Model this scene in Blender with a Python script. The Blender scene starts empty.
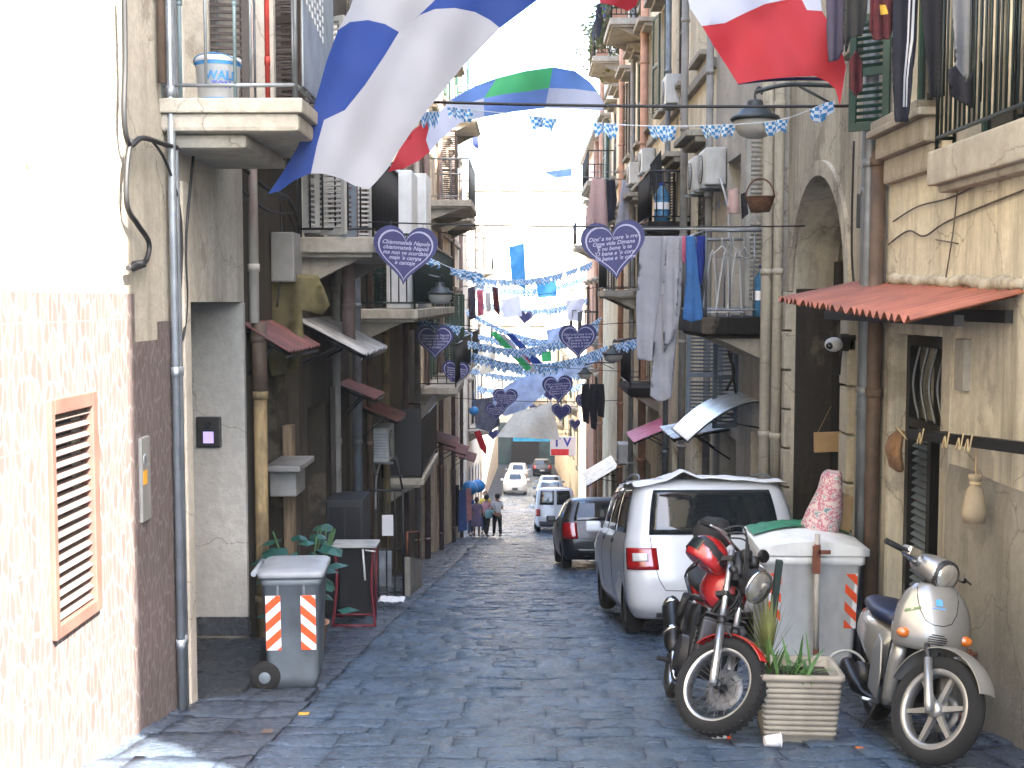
import bpy, bmesh, math, random
from mathutils import Vector, Matrix, noise, geometry
R = math.radians
random.seed(7)
S = bpy.context.scene
COL = S.collection

# ------------------------------------------------------------------ camera, sky, sun, exposure
F = 1200.0; PITCH = math.atan(82/F); YAW = math.atan(12/F)
cam_d = bpy.data.cameras.new("camera"); cam = bpy.data.objects.new("camera", cam_d); COL.objects.link(cam)
cam_d.sensor_width = 36; cam_d.lens = 36*F/1024; cam_d.clip_start = 0.1; cam_d.clip_end = 3000
CAMP = Vector((0, 0, 1.55)); cam.location = CAMP
cam.rotation_euler = (math.pi/2 - PITCH, 0, YAW)
S.camera = cam
SUN_AZ = R(138)      # where the sun stands, clockwise from +Y
SUN_EL = R(47)
W = bpy.data.worlds.new("World"); S.world = W; W.use_nodes = True
wn = W.node_tree; bgn = wn.nodes["Background"]
sky = wn.nodes.new("ShaderNodeTexSky"); sky.sky_type = 'NISHITA'; sky.sun_disc = False
sky.sun_elevation = SUN_EL; sky.sun_rotation = SUN_AZ; sky.dust_density = 2.5; sky.air_density = 1.0
wn.links.new(sky.outputs[0], bgn.inputs[0]); bgn.inputs[1].default_value = 0.15
sd = bpy.data.lights.new("sun", 'SUN'); so = bpy.data.objects.new("sun", sd); COL.objects.link(so)
sd.energy = 5.0; sd.angle = R(0.5); sd.color = (1, .95, .86)
sdir = Vector((math.sin(SUN_AZ)*math.cos(SUN_EL), math.cos(SUN_AZ)*math.cos(SUN_EL), math.sin(SUN_EL)))
so.rotation_euler = (-sdir).to_track_quat('-Z', 'Y').to_euler(); so.location = (20, -20, 30)
S.view_settings.view_transform = 'Standard'; S.view_settings.look = 'None'
S.view_settings.exposure = 3.65; S.view_settings.gamma = 1
try: S.view_settings.use_curve_mapping = False
except Exception: pass
S.cycles.use_denoising = True
try: S.cycles.denoiser = 'OPENIMAGEDENOISE'
except Exception: pass
S.cycles.max_bounces = 7; S.cycles.diffuse_bounces = 4; S.cycles.glossy_bounces = 3
S.cycles.transmission_bounces = 5; S.cycles.caustics_reflective = False; S.cycles.caustics_refractive = False
S.cycles.sample_clamp_indirect = 8

HAZE = .0003
S.cycles.volume_bounces = 1
# camera model: a pixel of the survey photograph at a depth Y gives a point of the street
_cr = cam.rotation_euler.to_matrix()
def at(u, v, Y):
    d = _cr @ Vector(((u-512)/F, -(v-384)/F, -1)); return CAMP + d*(Y/d.y)
GP = [(-42, 6.7), (0, 0), (13, -2.08), (45, -7.36), (50, -8.1), (83, -11.9), (125, -15.4), (160, -18)]
def gz(y):
    for (a, za), (b, zb) in zip(GP, GP[1:]):
        if y <= b: return za + (zb-za)*(y-a)/(b-a)
    return GP[-1][1]
def gslope(y): return math.atan2(gz(y+.5)-gz(y-.5), 1.0)

# ------------------------------------------------------------------ materials
MAT = {}
def _new(name):
    m = bpy.data.materials.new(name); m.use_nodes = True; MAT[name] = m
    return m, m.node_tree, m.node_tree.nodes["Principled BSDF"]
def _noise(t, scale, detail=4, mapping=None, rough=.55):
    tc = t.nodes.new("ShaderNodeTexCoord"); n = t.nodes.new("ShaderNodeTexNoise")
    n.inputs["Scale"].default_value = scale; n.inputs["Detail"].default_value = detail; n.inputs["Roughness"].default_value = rough
    if mapping:
        mp = t.nodes.new("ShaderNodeMapping"); mp.inputs["Scale"].default_value = mapping
        t.links.new(tc.outputs["Object"], mp.inputs[0]); t.links.new(mp.outputs[0], n.inputs["Vector"])
    else: t.links.new(tc.outputs["Object"], n.inputs["Vector"])
    return n
def _ramp(t, src, stops):
    r = t.nodes.new("ShaderNodeValToRGB"); e = r.color_ramp.elements
    while len(e) < len(stops): e.new(.5)
    for k, (p, c) in enumerate(stops):
        e[k].position = p; e[k].color = (c, c, c, 1) if not hasattr(c, '__len__') else (*c, 1)
    t.links.new(src, r.inputs[0]); return r
def _mix(t, fac, a, b, mode='MIX'):
    m = t.nodes.new("ShaderNodeMix"); m.data_type = 'RGBA'; m.blend_type = mode
    for sock, val in ((m.inputs[0], fac), (m.inputs[6], a), (m.inputs[7], b)):
        if hasattr(val, 'is_output'): t.links.new(val, sock)
        elif hasattr(val, '__len__'): sock.default_value = (*val, 1)
        else: sock.default_value = val
    return m.outputs[2]
def _bump(t, b, h, strength=.3, dist=.02):
    n = t.nodes.new("ShaderNodeBump"); n.inputs["Strength"].default_value = strength; n.inputs["Distance"].default_value = dist
    t.links.new(h, n.inputs["Height"]); t.links.new(n.outputs[0], b.inputs["Normal"])
def sc(c, k): return tuple(min(1, x*k) for x in c)
def mat(name, col, rough=.6, metal=0, var=.25, vs=5, bump=0, bs=60, dirt=0, dirtcol=(.03, .025, .02), transl=0, coat=0, stretch=None):
    if name in MAT: return MAT[name]
    m, t, b = _new(name)
    n = _noise(t, vs, 5, stretch)
    r = _ramp(t, n.outputs[0], [(.3, 0.), (.7, 1.)])
    c = _mix(t, r.outputs[0], sc(col, 1-var), sc(col, 1+var))
    if dirt:
        n2 = _noise(t, vs*.7, 8, (1, 1, .4)); r2 = _ramp(t, n2.outputs[0], [(.48, 0.), (.72, dirt)])
        c = _mix(t, r2.outputs[0], c, dirtcol)
    t.links.new(c, b.inputs["Base Color"])
    b.inputs["Roughness"].default_value = rough; b.inputs["Metallic"].default_value = metal
    b.inputs["Coat Weight"].default_value = coat; b.inputs["Coat Roughness"].default_value = .08
    if bump:
        _bump(t, b, _noise(t, bs, 4).outputs[0], bump, .01)
    if transl:
        tr = t.nodes.new("ShaderNodeBsdfTranslucent"); t.links.new(c, tr.inputs[0])
        mx = t.nodes.new("ShaderNodeMixShader"); mx.inputs[0].default_value = transl
        t.links.new(b.outputs[0], mx.inputs[1]); t.links.new(tr.outputs[0], mx.inputs[2])
        t.links.new(mx.outputs[0], t.nodes["Material Output"].inputs[0])
    return m
def plaster(name, col, stain=(.09, .075, .055), amount=.6, bare=(.16, .13, .10), bare_amt=.5, rough=.9):
    """old rendered wall: mottled tone, rain streaks, patches where the render has come off"""
    m, t, b = _new(name)
    n1 = _noise(t, .9, 9, None, .65); c = _mix(t, _ramp(t, n1.outputs[0], [(.3, 0.), (.7, 1.)]).outputs[0], sc(col, .72), sc(col, 1.15))
    n2 = _noise(t, 1.0, 8, (2.6, 2.6, .28), .7)
    c = _mix(t, _ramp(t, n2.outputs[0], [(.47, 0.), (.68, amount)]).outputs[0], c, stain)
    n3 = _noise(t, .75, 10, (1, 1, .8), .62)
    edge = _ramp(t, n3.outputs[0], [(.60, 0.), (.625, bare_amt)])
    c = _mix(t, edge.outputs[0], c, bare)
    n4 = _noise(t, 14, 6, None, .7)
    c = _mix(t, _ramp(t, n4.outputs[0], [(.35, .35), (.6, 0.)]).outputs[0], c, sc(col, .5))
    # thin cracks
    tc = t.nodes.new("ShaderNodeTexCoord"); vo = t.nodes.new("ShaderNodeTexVoronoi"); vo.feature = 'DISTANCE_TO_EDGE'; vo.inputs["Scale"].default_value = .8
    nd = _noise(t, 3.0, 4); ad = t.nodes.new("ShaderNodeVectorMath"); ad.operation = 'MULTIPLY_ADD'; ad.inputs[1].default_value = (.35, .35, .35)
    t.links.new(nd.outputs[1], ad.inputs[0]); t.links.new(tc.outputs["Object"], ad.inputs[2]); t.links.new(ad.outputs[0], vo.inputs["Vector"])
    c = _mix(t, _ramp(t, vo.outputs[0], [(.0, .5), (.006, 0.)]).outputs[0], c, (.05, .04, .03))
    t.links.new(c, b.inputs["Base Color"]); b.inputs["Roughness"].default_value = rough; b.inputs["Specular IOR Level"].default_value = .25
    h = t.nodes.new("ShaderNodeMath"); h.operation = 'SUBTRACT'
    t.links.new(_noise(t, 22, 7, None, .7).outputs[0], h.inputs[0]); t.links.new(edge.outputs[0], h.inputs[1])
    _bump(t, b, h.outputs[0], .5, .02)
    return m
def glass(name, col=(.01, .012, .014), rough=.06):
    if name in MAT: return MAT[name]
    m, t, b = _new(name); n = _noise(t, 3, 4)
    t.links.new(_mix(t, n.outputs[0], sc(col, .6), sc(col, 1.5)), b.inputs["Base Color"])
    b.inputs["Roughness"].default_value = rough; b.inputs["Specular IOR Level"].default_value = .6
    return m
def cloth(name, col, tr=.35, var=.12):
    return mat(name, col, .9, var=var, vs=9, bump=.15, bs=120, transl=tr)

# ------------------------------------------------------------------ objects
def tag(o, label=None, cat=None, group=None, kind=None):
    if label: o['label'] = label
    if cat: o['category'] = cat
    if group: o['group'] = group
    if kind: o['kind'] = kind
    return o
def thing(name, label, cat, loc=(0, 0, 0), rot=(0, 0, 0), group=None):
    o = bpy.data.objects.new(name, None); COL.objects.link(o); o.location = loc; o.rotation_euler = rot
    o.empty_display_size = .1
    return tag(o, label, cat, group)
def chain_loc(p):
    v = Vector((0, 0, 0))
    while p: v += p.location; p = p.parent
    return v
def copy_tree(o, parent=None):
    c = o.copy(); COL.objects.link(c)
    if parent: c.parent = parent
    for ch in list(o.children): copy_tree(ch, c)
    return c

class MB:
    def __init__(s): s.bm = bmesh.new(); s.mi = 0
    def face(s, pts, mi=None):
        f = s.bm.faces.new([s.bm.verts.new(p) for p in pts]); f.material_index = s.mi if mi is None else mi; return f
    def box(s, c, size, rot=None, bevel=0, seg=2):
        x, y, z = [k/2 for k in size]; M = Matrix.Translation(c) @ (rot.to_4x4() if rot else Matrix.Identity(4))
        vs = [s.bm.verts.new(M @ Vector(p)) for p in ((-x,-y,-z),(x,-y,-z),(x,y,-z),(-x,y,-z),(-x,-y,z),(x,-y,z),(x,y,z),(-x,y,z))]
        fs = [s.bm.faces.new([vs[i] for i in q]) for q in ((3,2,1,0),(4,5,6,7),(0,1,5,4),(1,2,6,5),(2,3,7,6),(3,0,4,7))]
        for f in fs: f.material_index = s.mi
        if bevel:
            es = list({e for f in fs for e in f.edges})
            r = bmesh.ops.bevel(s.bm, geom=es, offset=bevel, segments=seg, affect='EDGES', profile=.6)
            for f in r['faces']: f.material_index = s.mi
        return s
    def b2(s, a, b, **k):       # box by two corners
        a, b = Vector(a), Vector(b); d = b-a
        return s.box((a+b)/2, (abs(d.x), abs(d.y), abs(d.z)), **k)
    def ring(s, c, u, v, r, n): return [s.bm.verts.new(c + (u*math.cos(2*math.pi*k/n) + v*math.sin(2*math.pi*k/n))*r) for k in range(n)]
    def skin(s, A, B, smooth=True):
        n = len(A)
        for k in range(n):
            f = s.bm.faces.new((A[k], A[(k+1) % n], B[(k+1) % n], B[k])); f.smooth = smooth; f.material_index = s.mi
    def tube(s, pts, r, n=8, cap=True):
        pts = [Vector(p) for p in pts]; rs = r if hasattr(r, '__len__') else [r]*len(pts); prev = None; u = None
        for k, p in enumerate(pts):
            d = (pts[min(k+1, len(pts)-1)] - pts[max(k-1, 0)]).normalized()
            if u is None: u = d.orthogonal().normalized()
            else:
                u = (u - d*u.dot(d)); u = u.normalized() if u.length > 1e-6 else d.orthogonal().normalized()
            R_ = s.ring(p, u, d.cross(u), rs[k], n)
            if prev: s.skin(prev, R_)
            elif cap: f = s.bm.faces.new(R_[::-1]); f.material_index = s.mi
            prev = R_
        if cap: f = s.bm.faces.new(prev); f.material_index = s.mi
        return s
    def cyl(s, a, b, r0, r1=None, n=16, cap=True): return s.tube([a, b], [r0, r1 if r1 is not None else r0], n, cap)
    def lathe(s, prof, c, axis=(0, 0, 1), n=24, cap=False):   # prof: (radius, height) pairs
        ax = Vector(axis).normalized(); u = ax.orthogonal().normalized(); v = ax.cross(u); c = Vector(c); prev = None
        for r, h in prof:
            R_ = s.ring(c + ax*h, u, v, max(r, 1e-4), n)
            if prev: s.skin(prev, R_)
            elif cap: s.bm.faces.new(R_[::-1]).material_index = s.mi
            prev = R_
        if cap: s.bm.faces.new(prev).material_index = s.mi
        return s
    def loft(s, rings, cap=True, smooth=True, close=True):
        prev = None
        for rg in rings:
            vs = [s.bm.verts.new(p) for p in rg]
            if prev:
                n = len(vs)
                for k in range(n if close else n-1):
                    f = s.bm.faces.new((prev[k], prev[(k+1) % n], vs[(k+1) % n], vs[k])); f.smooth = smooth; f.material_index = s.mi
            elif cap: s.bm.faces.new(vs[::-1]).material_index = s.mi
            prev = vs
        if cap: s.bm.faces.new(prev).material_index = s.mi
        return s
    def prism(s, poly, d):      # poly: 3D points, d: extrusion vector
        d = Vector(d); poly = [Vector(p) for p in poly]
        A = [s.bm.verts.new(p) for p in poly]; B = [s.bm.verts.new(p+d) for p in poly]; n = len(A)
        for f in [s.bm.faces.new(A[::-1]), s.bm.faces.new(B)] + [s.bm.faces.new((A[k], A[(k+1) % n], B[(k+1) % n], B[k])) for k in range(n)]:
            f.material_index = s.mi
        return s
    def ball(s, c, r, sub=2, sq=(1, 1, 1)):
        ret = bmesh.ops.create_icosphere(s.bm, subdivisions=sub, radius=1.0, matrix=Matrix.Translation(c) @ Matrix.Diagonal((r*sq[0], r*sq[1], r*sq[2], 1)))
        for v in ret['verts']:
            for f in v.link_faces: f.smooth = True; f.material_index = s.mi
        return s
    def grid(s, fn, nu, nv, smooth=True, close=False):
        P = [[s.bm.verts.new(fn(i/nu, j/nv)) for j in range(nv+1)] for i in range(nu+1)]
        for i in range(nu):
            for j in range(nv):
                f = s.bm.faces.new((P[i][j], P[i+1][j], P[i+1][j+1], P[i][j+1])); f.smooth = smooth; f.material_index = s.mi
        return s
    def build(s, name, mats, parent=None, world=True, smooth=None):
        if not isinstance(mats, (list, tuple)): mats = [mats]
        me = bpy.data.meshes.new(name)
        if parent and world:
            off = chain_loc(parent)
            for v in s.bm.verts: v.co -= off
        bmesh.ops.recalc_face_normals(s.bm, faces=s.bm.faces)
        if smooth is not None:
            for f in s.bm.faces: f.smooth = smooth
        s.bm.to_mesh(me); s.bm.free()
        for m in mats: me.materials.append(MAT[m] if isinstance(m, str) else m)
        o = bpy.data.objects.new(name, me); COL.objects.link(o)
        if parent: o.parent = parent
        return o
def single(mb, name, mats, label, cat, origin, group=None, smooth=None):
    """a thing that is one mesh, its origin set at a point of it"""
    o = mb.build(name, mats, smooth=smooth); origin = Vector(origin)
    o.data.transform(Matrix.Translation(-origin)); o.location = origin
    return tag(o, label, cat, group)
def sag(a, b, drop, n=14):
    a, b = Vector(a), Vector(b)
    return [a.lerp(b, k/n) - Vector((0, 0, drop*4*(k/n)*(1-k/n))) for k in range(n+1)]
def smooth_path(pts, n=6):
    P = [Vector(p) for p in pts]; out = []
    for k in range(len(P)-1):
        p0, p1, p2, p3 = P[max(k-1, 0)], P[k], P[k+1], P[min(k+2, len(P)-1)]
        for j in range(n):
            t = j/n; out.append(.5*((2*p1) + (p2-p0)*t + (2*p0-5*p1+4*p2-p3)*t*t + (3*p1-p0-3*p2+p3)*t**3))
    return out + [P[-1]]
def inside(p, poly):
    x, y = p; c = False; n = len(poly)
    for i in range(n):
        (x1, y1), (x2, y2) = poly[i], poly[i-1]
        if (y1 > y) != (y2 > y) and x < (x2-x1)*(y-y1)/(y2-y1)+x1: c = not c
    return c
def sheet(regions, fn, step):
    """regions: [(2-D polygon, material index)]; fn lifts a 2-D point into space; crisp borders between regions"""
    V = []; E = []; idx = {}
    def add(p):
        k = (round(p[0], 4), round(p[1], 4))
        if k not in idx: idx[k] = len(V); V.append(Vector(p))
        return idx[k]
    for poly, _ in regions:
        n = len(poly)
        for k in range(n):
            a, b = Vector(poly[k]), Vector(poly[(k+1) % n]); m = max(1, int((b-a).length/step)); prev = add(a)
            for j in range(1, m+1):
                q = add(a.lerp(b, j/m))
                if q != prev: E.append((prev, q)); prev = q
    xs = [p[0] for r in regions for p in r[0]]; ys = [p[1] for r in regions for p in r[0]]
    i = 0; y = min(ys)
    while y < max(ys):
        x = min(xs) + (step/2 if i % 2 else 0)
        while x < max(xs):
            if any(inside((x, y), r[0]) for r in regions):
                if min((Vector((x, y))-v).length for v in V[:len(V)]) > step*.45: V.append(Vector((x, y)))
            x += step
        y += step*.87; i += 1
    vo, eo, fo, *_ = geometry.delaunay_2d_cdt(V, E, [], 0, 1e-5)
    mb = MB(); bv = [mb.bm.verts.new(fn(v.x, v.y)) for v in vo]
    for f in fo:
        c = sum((vo[k] for k in f), Vector((0, 0)))/len(f)
        for poly, mi in regions:
            if inside(c, poly):
                try: q = mb.bm.faces.new([bv[k] for k in f]); q.material_index = mi; q.smooth = True
                except ValueError: pass
                break
    for v in list(mb.bm.verts):
        if not v.link_faces: mb.bm.verts.remove(v)
    return mb
def text_mesh(body, size, shear=.0, align='CENTER', line=1.0, extrude=.001, bold=0):
    cu = bpy.data.curves.new("text", 'FONT'); cu.body = body; cu.size = size; cu.shear = shear; cu.align_x = align; cu.align_y = 'CENTER'
    cu.space_line = line; cu.extrude = extrude; cu.offset = bold; cu.resolution_u = 2
    o = bpy.data.objects.new("text", cu); COL.objects.link(o)
    dg = bpy.context.evaluated_depsgraph_get(); me = bpy.data.meshes.new_from_object(o.evaluated_get(dg))
    bpy.data.objects.remove(o); bpy.data.curves.remove(cu); return me
def text_obj(name, body, size, m, parent, M, **k):
    me = text_mesh(body, size, **k); me.transform(M); me.materials.clear(); me.materials.append(MAT[m])
    o = bpy.data.objects.new(name, me); COL.objects.link(o); o.parent = parent; return o
def basis(x, y, z, o=(0, 0, 0)):
    M = Matrix.Identity(4)
    for k, v in enumerate((x, y, z)):
        v = Vector(v).normalized()
        for r in range(3): M[r][k] = v[r]
    M.translation = Vector(o); return M
def skin_body(name, verts, edges, radii, mats, parent, sub=2, matfn=None):
    me = bpy.data.meshes.new(name); me.from_pydata([tuple(v) for v in verts], edges, [])
    o = bpy.data.objects.new(name, me); COL.objects.link(o)
    md = o.modifiers.new("skin", 'SKIN'); md.use_smooth_shade = True
    for k, r in enumerate(radii):
        sv = me.skin_vertices[0].data[k]; sv.radius = (r, r) if not hasattr(r, '__len__') else r; sv.use_root = (k == 0)
    ss = o.modifiers.new("sub", 'SUBSURF'); ss.levels = sub; ss.render_levels = sub
    dg = bpy.context.evaluated_depsgraph_get(); me2 = bpy.data.meshes.new_from_object(o.evaluated_get(dg))
    bpy.data.objects.remove(o); me2.materials.clear()
    for m in mats: me2.materials.append(MAT[m])
    for p in me2.polygons:
        p.use_smooth = True
        if matfn: p.material_index = matfn(p.center)
    o = bpy.data.objects.new(name, me2); COL.objects.link(o); o.parent = parent
    return o
def cut(o, cutters):
    """carve closed MB solids out of an object's mesh"""
    for mb in cutters:
        c = mb.build("cutter", [o.data.materials[0]]); c.parent = o.parent
        md = o.modifiers.new("b", 'BOOLEAN'); md.object = c; md.operation = 'DIFFERENCE'; md.solver = 'EXACT'
        bpy.context.view_layer.update(); dg = bpy.context.evaluated_depsgraph_get()
        me = bpy.data.meshes.new_from_object(o.evaluated_get(dg)); o.modifiers.remove(md); o.data = me
        bpy.data.objects.remove(c)
# ------------------------------------------------------------------ materials of the place
plaster('tan_plaster', (.47, .43, .35), amount=.45)
plaster('dim_plaster', (.052, .044, .034), amount=.7)
plaster('brown_plaster', (.05, .041, .03), amount=.7)
plaster('beige_plaster', (.66, .605, .475), amount=.7, bare_amt=.4)
plaster('grey_plaster', (.48, .435, .345), amount=.75)
plaster('ochre_plaster', (.80, .70, .51), amount=.35, bare_amt=.25)
plaster('peach_plaster', (.70, .58, .44), amount=.25, bare_amt=.2)
plaster('pink_plaster', (.55, .36, .29), amount=.3)
plaster('cream_plaster', (.52, .47, .39), amount=.3, bare_amt=.2)
plaster('mid_plaster', (.17, .145, .11), amount=.6)
plaster('rough_render', (.30, .28, .24), amount=.5, bare=(.15, .13, .11))
plaster('slab_plaster', (.40, .37, .31), amount=.35, bare_amt=.2)
plaster('white_panel', (.38, .365, .33), amount=.16, bare_amt=.06)
plaster('stone_trim', (.36, .325, .265), amount=.6)
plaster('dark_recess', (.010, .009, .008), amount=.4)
mat('shutter_green', (.012, .045, .032), .55, var=.3, dirt=.3)
mat('shutter_brown', (.035, .024, .018), .6, var=.3, dirt=.2)
mat('shutter_blue', (.13, .16, .19), .6, var=.2, dirt=.4)
mat('shutter_white', (.34, .335, .30), .6, var=.15, dirt=.4)
mat('frame_white', (.6, .58, .53), .5, dirt=.3)
mat('iron_black', (.006, .006, .007), .45, var=.4)
mat('iron_green', (.005, .014, .012), .5, var=.4)
mat('iron_grey', (.20, .215, .225), .45, metal=.3, var=.3, dirt=.4)
mat('iron_teal', (.12, .17, .18), .5, var=.3, dirt=.3)
mat('galvanised', (.32, .35, .38), .4, metal=.55, var=.25, dirt=.4)
mat('zinc', (.20, .22, .24), .5, metal=.3, var=.25, dirt=.35)
mat('cable_black', (.007, .007, .008), .6)
mat('pipe_brown', (.10, .065, .045), .7, var=.4, dirt=.4)
mat('pipe_pink', (.15, .105, .098), .7, var=.2, dirt=.4)
mat('pipe_yellow', (.24, .17, .08), .75, var=.4, dirt=.9, stretch=(3, 3, 1))
mat('pipe_terracotta', (.44, .24, .15), .75, var=.2, dirt=.2)
mat('pipe_white', (.26, .245, .22), .7, var=.2, dirt=.3)
mat('red_paint', (.45, .04, .025), .6, var=.3)
mat('salmon_frame', (.115, .055, .042), .6, var=.2)
mat('slat_cream', (.105, .076, .068), .6, var=.15)
mat('sheet_red', (.27, .088, .048), .55, var=.25, dirt=.35, vs=3)
mat('sheet_oldred', (.14, .05, .042), .7, var=.4, dirt=.6)
mat('sheet_grey', (.36, .35, .33), .6, var=.3, dirt=.5)
mat('poly_white', (.62, .66, .68), .25, var=.2, dirt=.4)
mat('sheet_magenta', (.50, .11, .19), .6, var=.2, dirt=.3)
mat('tarp_olive', (.12, .10, .04), .8, var=.3, dirt=.5)
mat('wood_old', (.20, .14, .085), .8, var=.4, stretch=(8, 8, .6))
mat('wood_pale', (.52, .46, .36), .75, var=.3, dirt=.4)
mat('white_plastic', (.58, .58, .56), .45, var=.1, dirt=.2)
mat('dirty_plastic', (.22, .215, .20), .5, var=.15, dirt=.35)
mat('rust', (.16, .055, .03), .85, var=.5)
mat('black_plastic', (.006, .006, .007), .5, var=.3)
mat('rubber', (.008, .008, .008), .95, var=.4)
mat('chrome', (.75, .75, .76), .12, metal=1, var=.1)
mat('alu', (.55, .56, .57), .3, metal=.9, var=.1)
mat('interior_dark', (.012, .011, .010), .9)
glass('window_glass')

def tile_material():
    m, t, b = _new('brown_tile')
    tc = t.nodes.new("ShaderNodeTexCoord"); mp = t.nodes.new("ShaderNodeMapping"); mp.inputs["Scale"].default_value = (1, 13, 4.5)
    nd = _noise(t, 2.5, 3); ad = t.nodes.new("ShaderNodeVectorMath"); ad.operation = 'MULTIPLY_ADD'; ad.inputs[1].default_value = (.5, .5, .5)
    t.links.new(tc.outputs["Object"], mp.inputs[0]); t.links.new(nd.outputs[1], ad.inputs[0]); t.links.new(mp.outputs[0], ad.inputs[2])
    vo = t.nodes.new("ShaderNodeTexVoronoi"); vo.feature = 'DISTANCE_TO_EDGE'; vo.inputs["Scale"].default_value = 1.35; t.links.new(ad.outputs[0], vo.inputs["Vector"])
    vc = t.nodes.new("ShaderNodeTexVoronoi"); vc.inputs["Scale"].default_value = 1.35; t.links.new(ad.outputs[0], vc.inputs["Vector"])
    cell = _ramp(t, vc.outputs["Color"], [(.2, (.104, .077, .070)), (.5, (.113, .085, .079)), (.8, (.125, .096, .089))])
    c = _mix(t, _ramp(t, vo.outputs[0], [(.02, 1.), (.09, 0.)]).outputs[0], cell.outputs[0], (.20, .17, .16))
    # grout: a tile is 0.62 m high and 0.42 m wide
    sx = t.nodes.new("ShaderNodeSeparateXYZ"); t.links.new(tc.outputs["Object"], sx.inputs[0])
    lines = []
    for ax, sz, off in (("Z", .62, .17), ("Y", .42, .1)):
        a = t.nodes.new("ShaderNodeMath"); a.operation = 'ADD'; a.inputs[1].default_value = 100*sz+off; t.links.new(sx.outputs[ax], a.inputs[0])
        d = t.nodes.new("ShaderNodeMath"); d.operation = 'MODULO'; d.inputs[1].default_value = sz; t.links.new(a.outputs[0], d.inputs[0])
        l = t.nodes.new("ShaderNodeMath"); l.operation = 'LESS_THAN'; l.inputs[1].default_value = .006; t.links.new(d.outputs[0], l.inputs[0]); lines.append(l)
    mx = t.nodes.new("ShaderNodeMath"); mx.operation = 'MAXIMUM'; t.links.new(lines[0].outputs[0], mx.inputs[0]); t.links.new(lines[1].outputs[0], mx.inputs[1])
    fr = t.nodes.new("ShaderNodeMath"); fr.operation = 'MULTIPLY'; fr.inputs[1].default_value = .7; t.links.new(mx.outputs[0], fr.inputs[0])
    c = _mix(t, fr.outputs[0], c, (.17, .145, .135))
    t.links.new(c, b.inputs["Base Color"]); b.inputs["Roughness"].default_value = .45
    _bump(t, b, vo.outputs[0], .15, .004)
    return m
tile_material()

def stone_material(name, base, slab_noise=True):
    m, t, b = _new(name)
    n1 = _noise(t, 1.3, 6); n2 = _noise(t, 16, 8, (1, 2.2, 1), .7)
    c = _mix(t, _ramp(t, n1.outputs[0], [(.3, 0.), (.7, 1.)]).outputs[0], sc(base, .5), sc(base, 1.5))
    c = _mix(t, _ramp(t, n2.outputs[0], [(.35, .55), (.6, 0.)]).outputs[0], c, sc(base, .4))
    sp_ = _noise(t, 38, 5, (1, 1.6, 1), .7); c = _mix(t, _ramp(t, sp_.outputs[0], [(.52, 0.), (.66, .55)]).outputs[0], c, sc(base, 2.6))
    n4 = _noise(t, .6, 4); c = _mix(t, _ramp(t, n4.outputs[0], [(.58, 0.), (.72, .25)]).outputs[0], c, (.11, .115, .12))
    t.links.new(c, b.inputs["Base Color"])
    r = _ramp(t, _noise(t, 9, 6).outputs[0], [(.3, .16), (.7, .42)]); t.links.new(r.outputs[0], b.inputs["Roughness"])
    b.inputs["Specular IOR Level"].default_value = .75; b.inputs["Specular Tint"].default_value = (.75, .89, 1, 1)
    h = t.nodes.new("ShaderNodeMath"); h.operation = 'ADD'
    t.links.new(_noise(t, 30, 6, (1, 2.4, 1), .65).outputs[0], h.inputs[0]); t.links.new(_noise(t, 11, 4, (1, 2.0, 1)).outputs[0], h.inputs[1])
    _bump(t, b, h.outputs[0], 1.0, .03)
    return m
stone_material('basalt', (.050, .080, .128))
stone_material('dark_stone', (.014, .015, .018))
stone_material('basalt_edge', (.05, .066, .095))
mat('joint_dirt', (.022, .03, .045), .95, var=.5, vs=8, bump=.5)
mat('earth', (.16, .14, .12), .95, var=.3, vs=.5)

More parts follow.
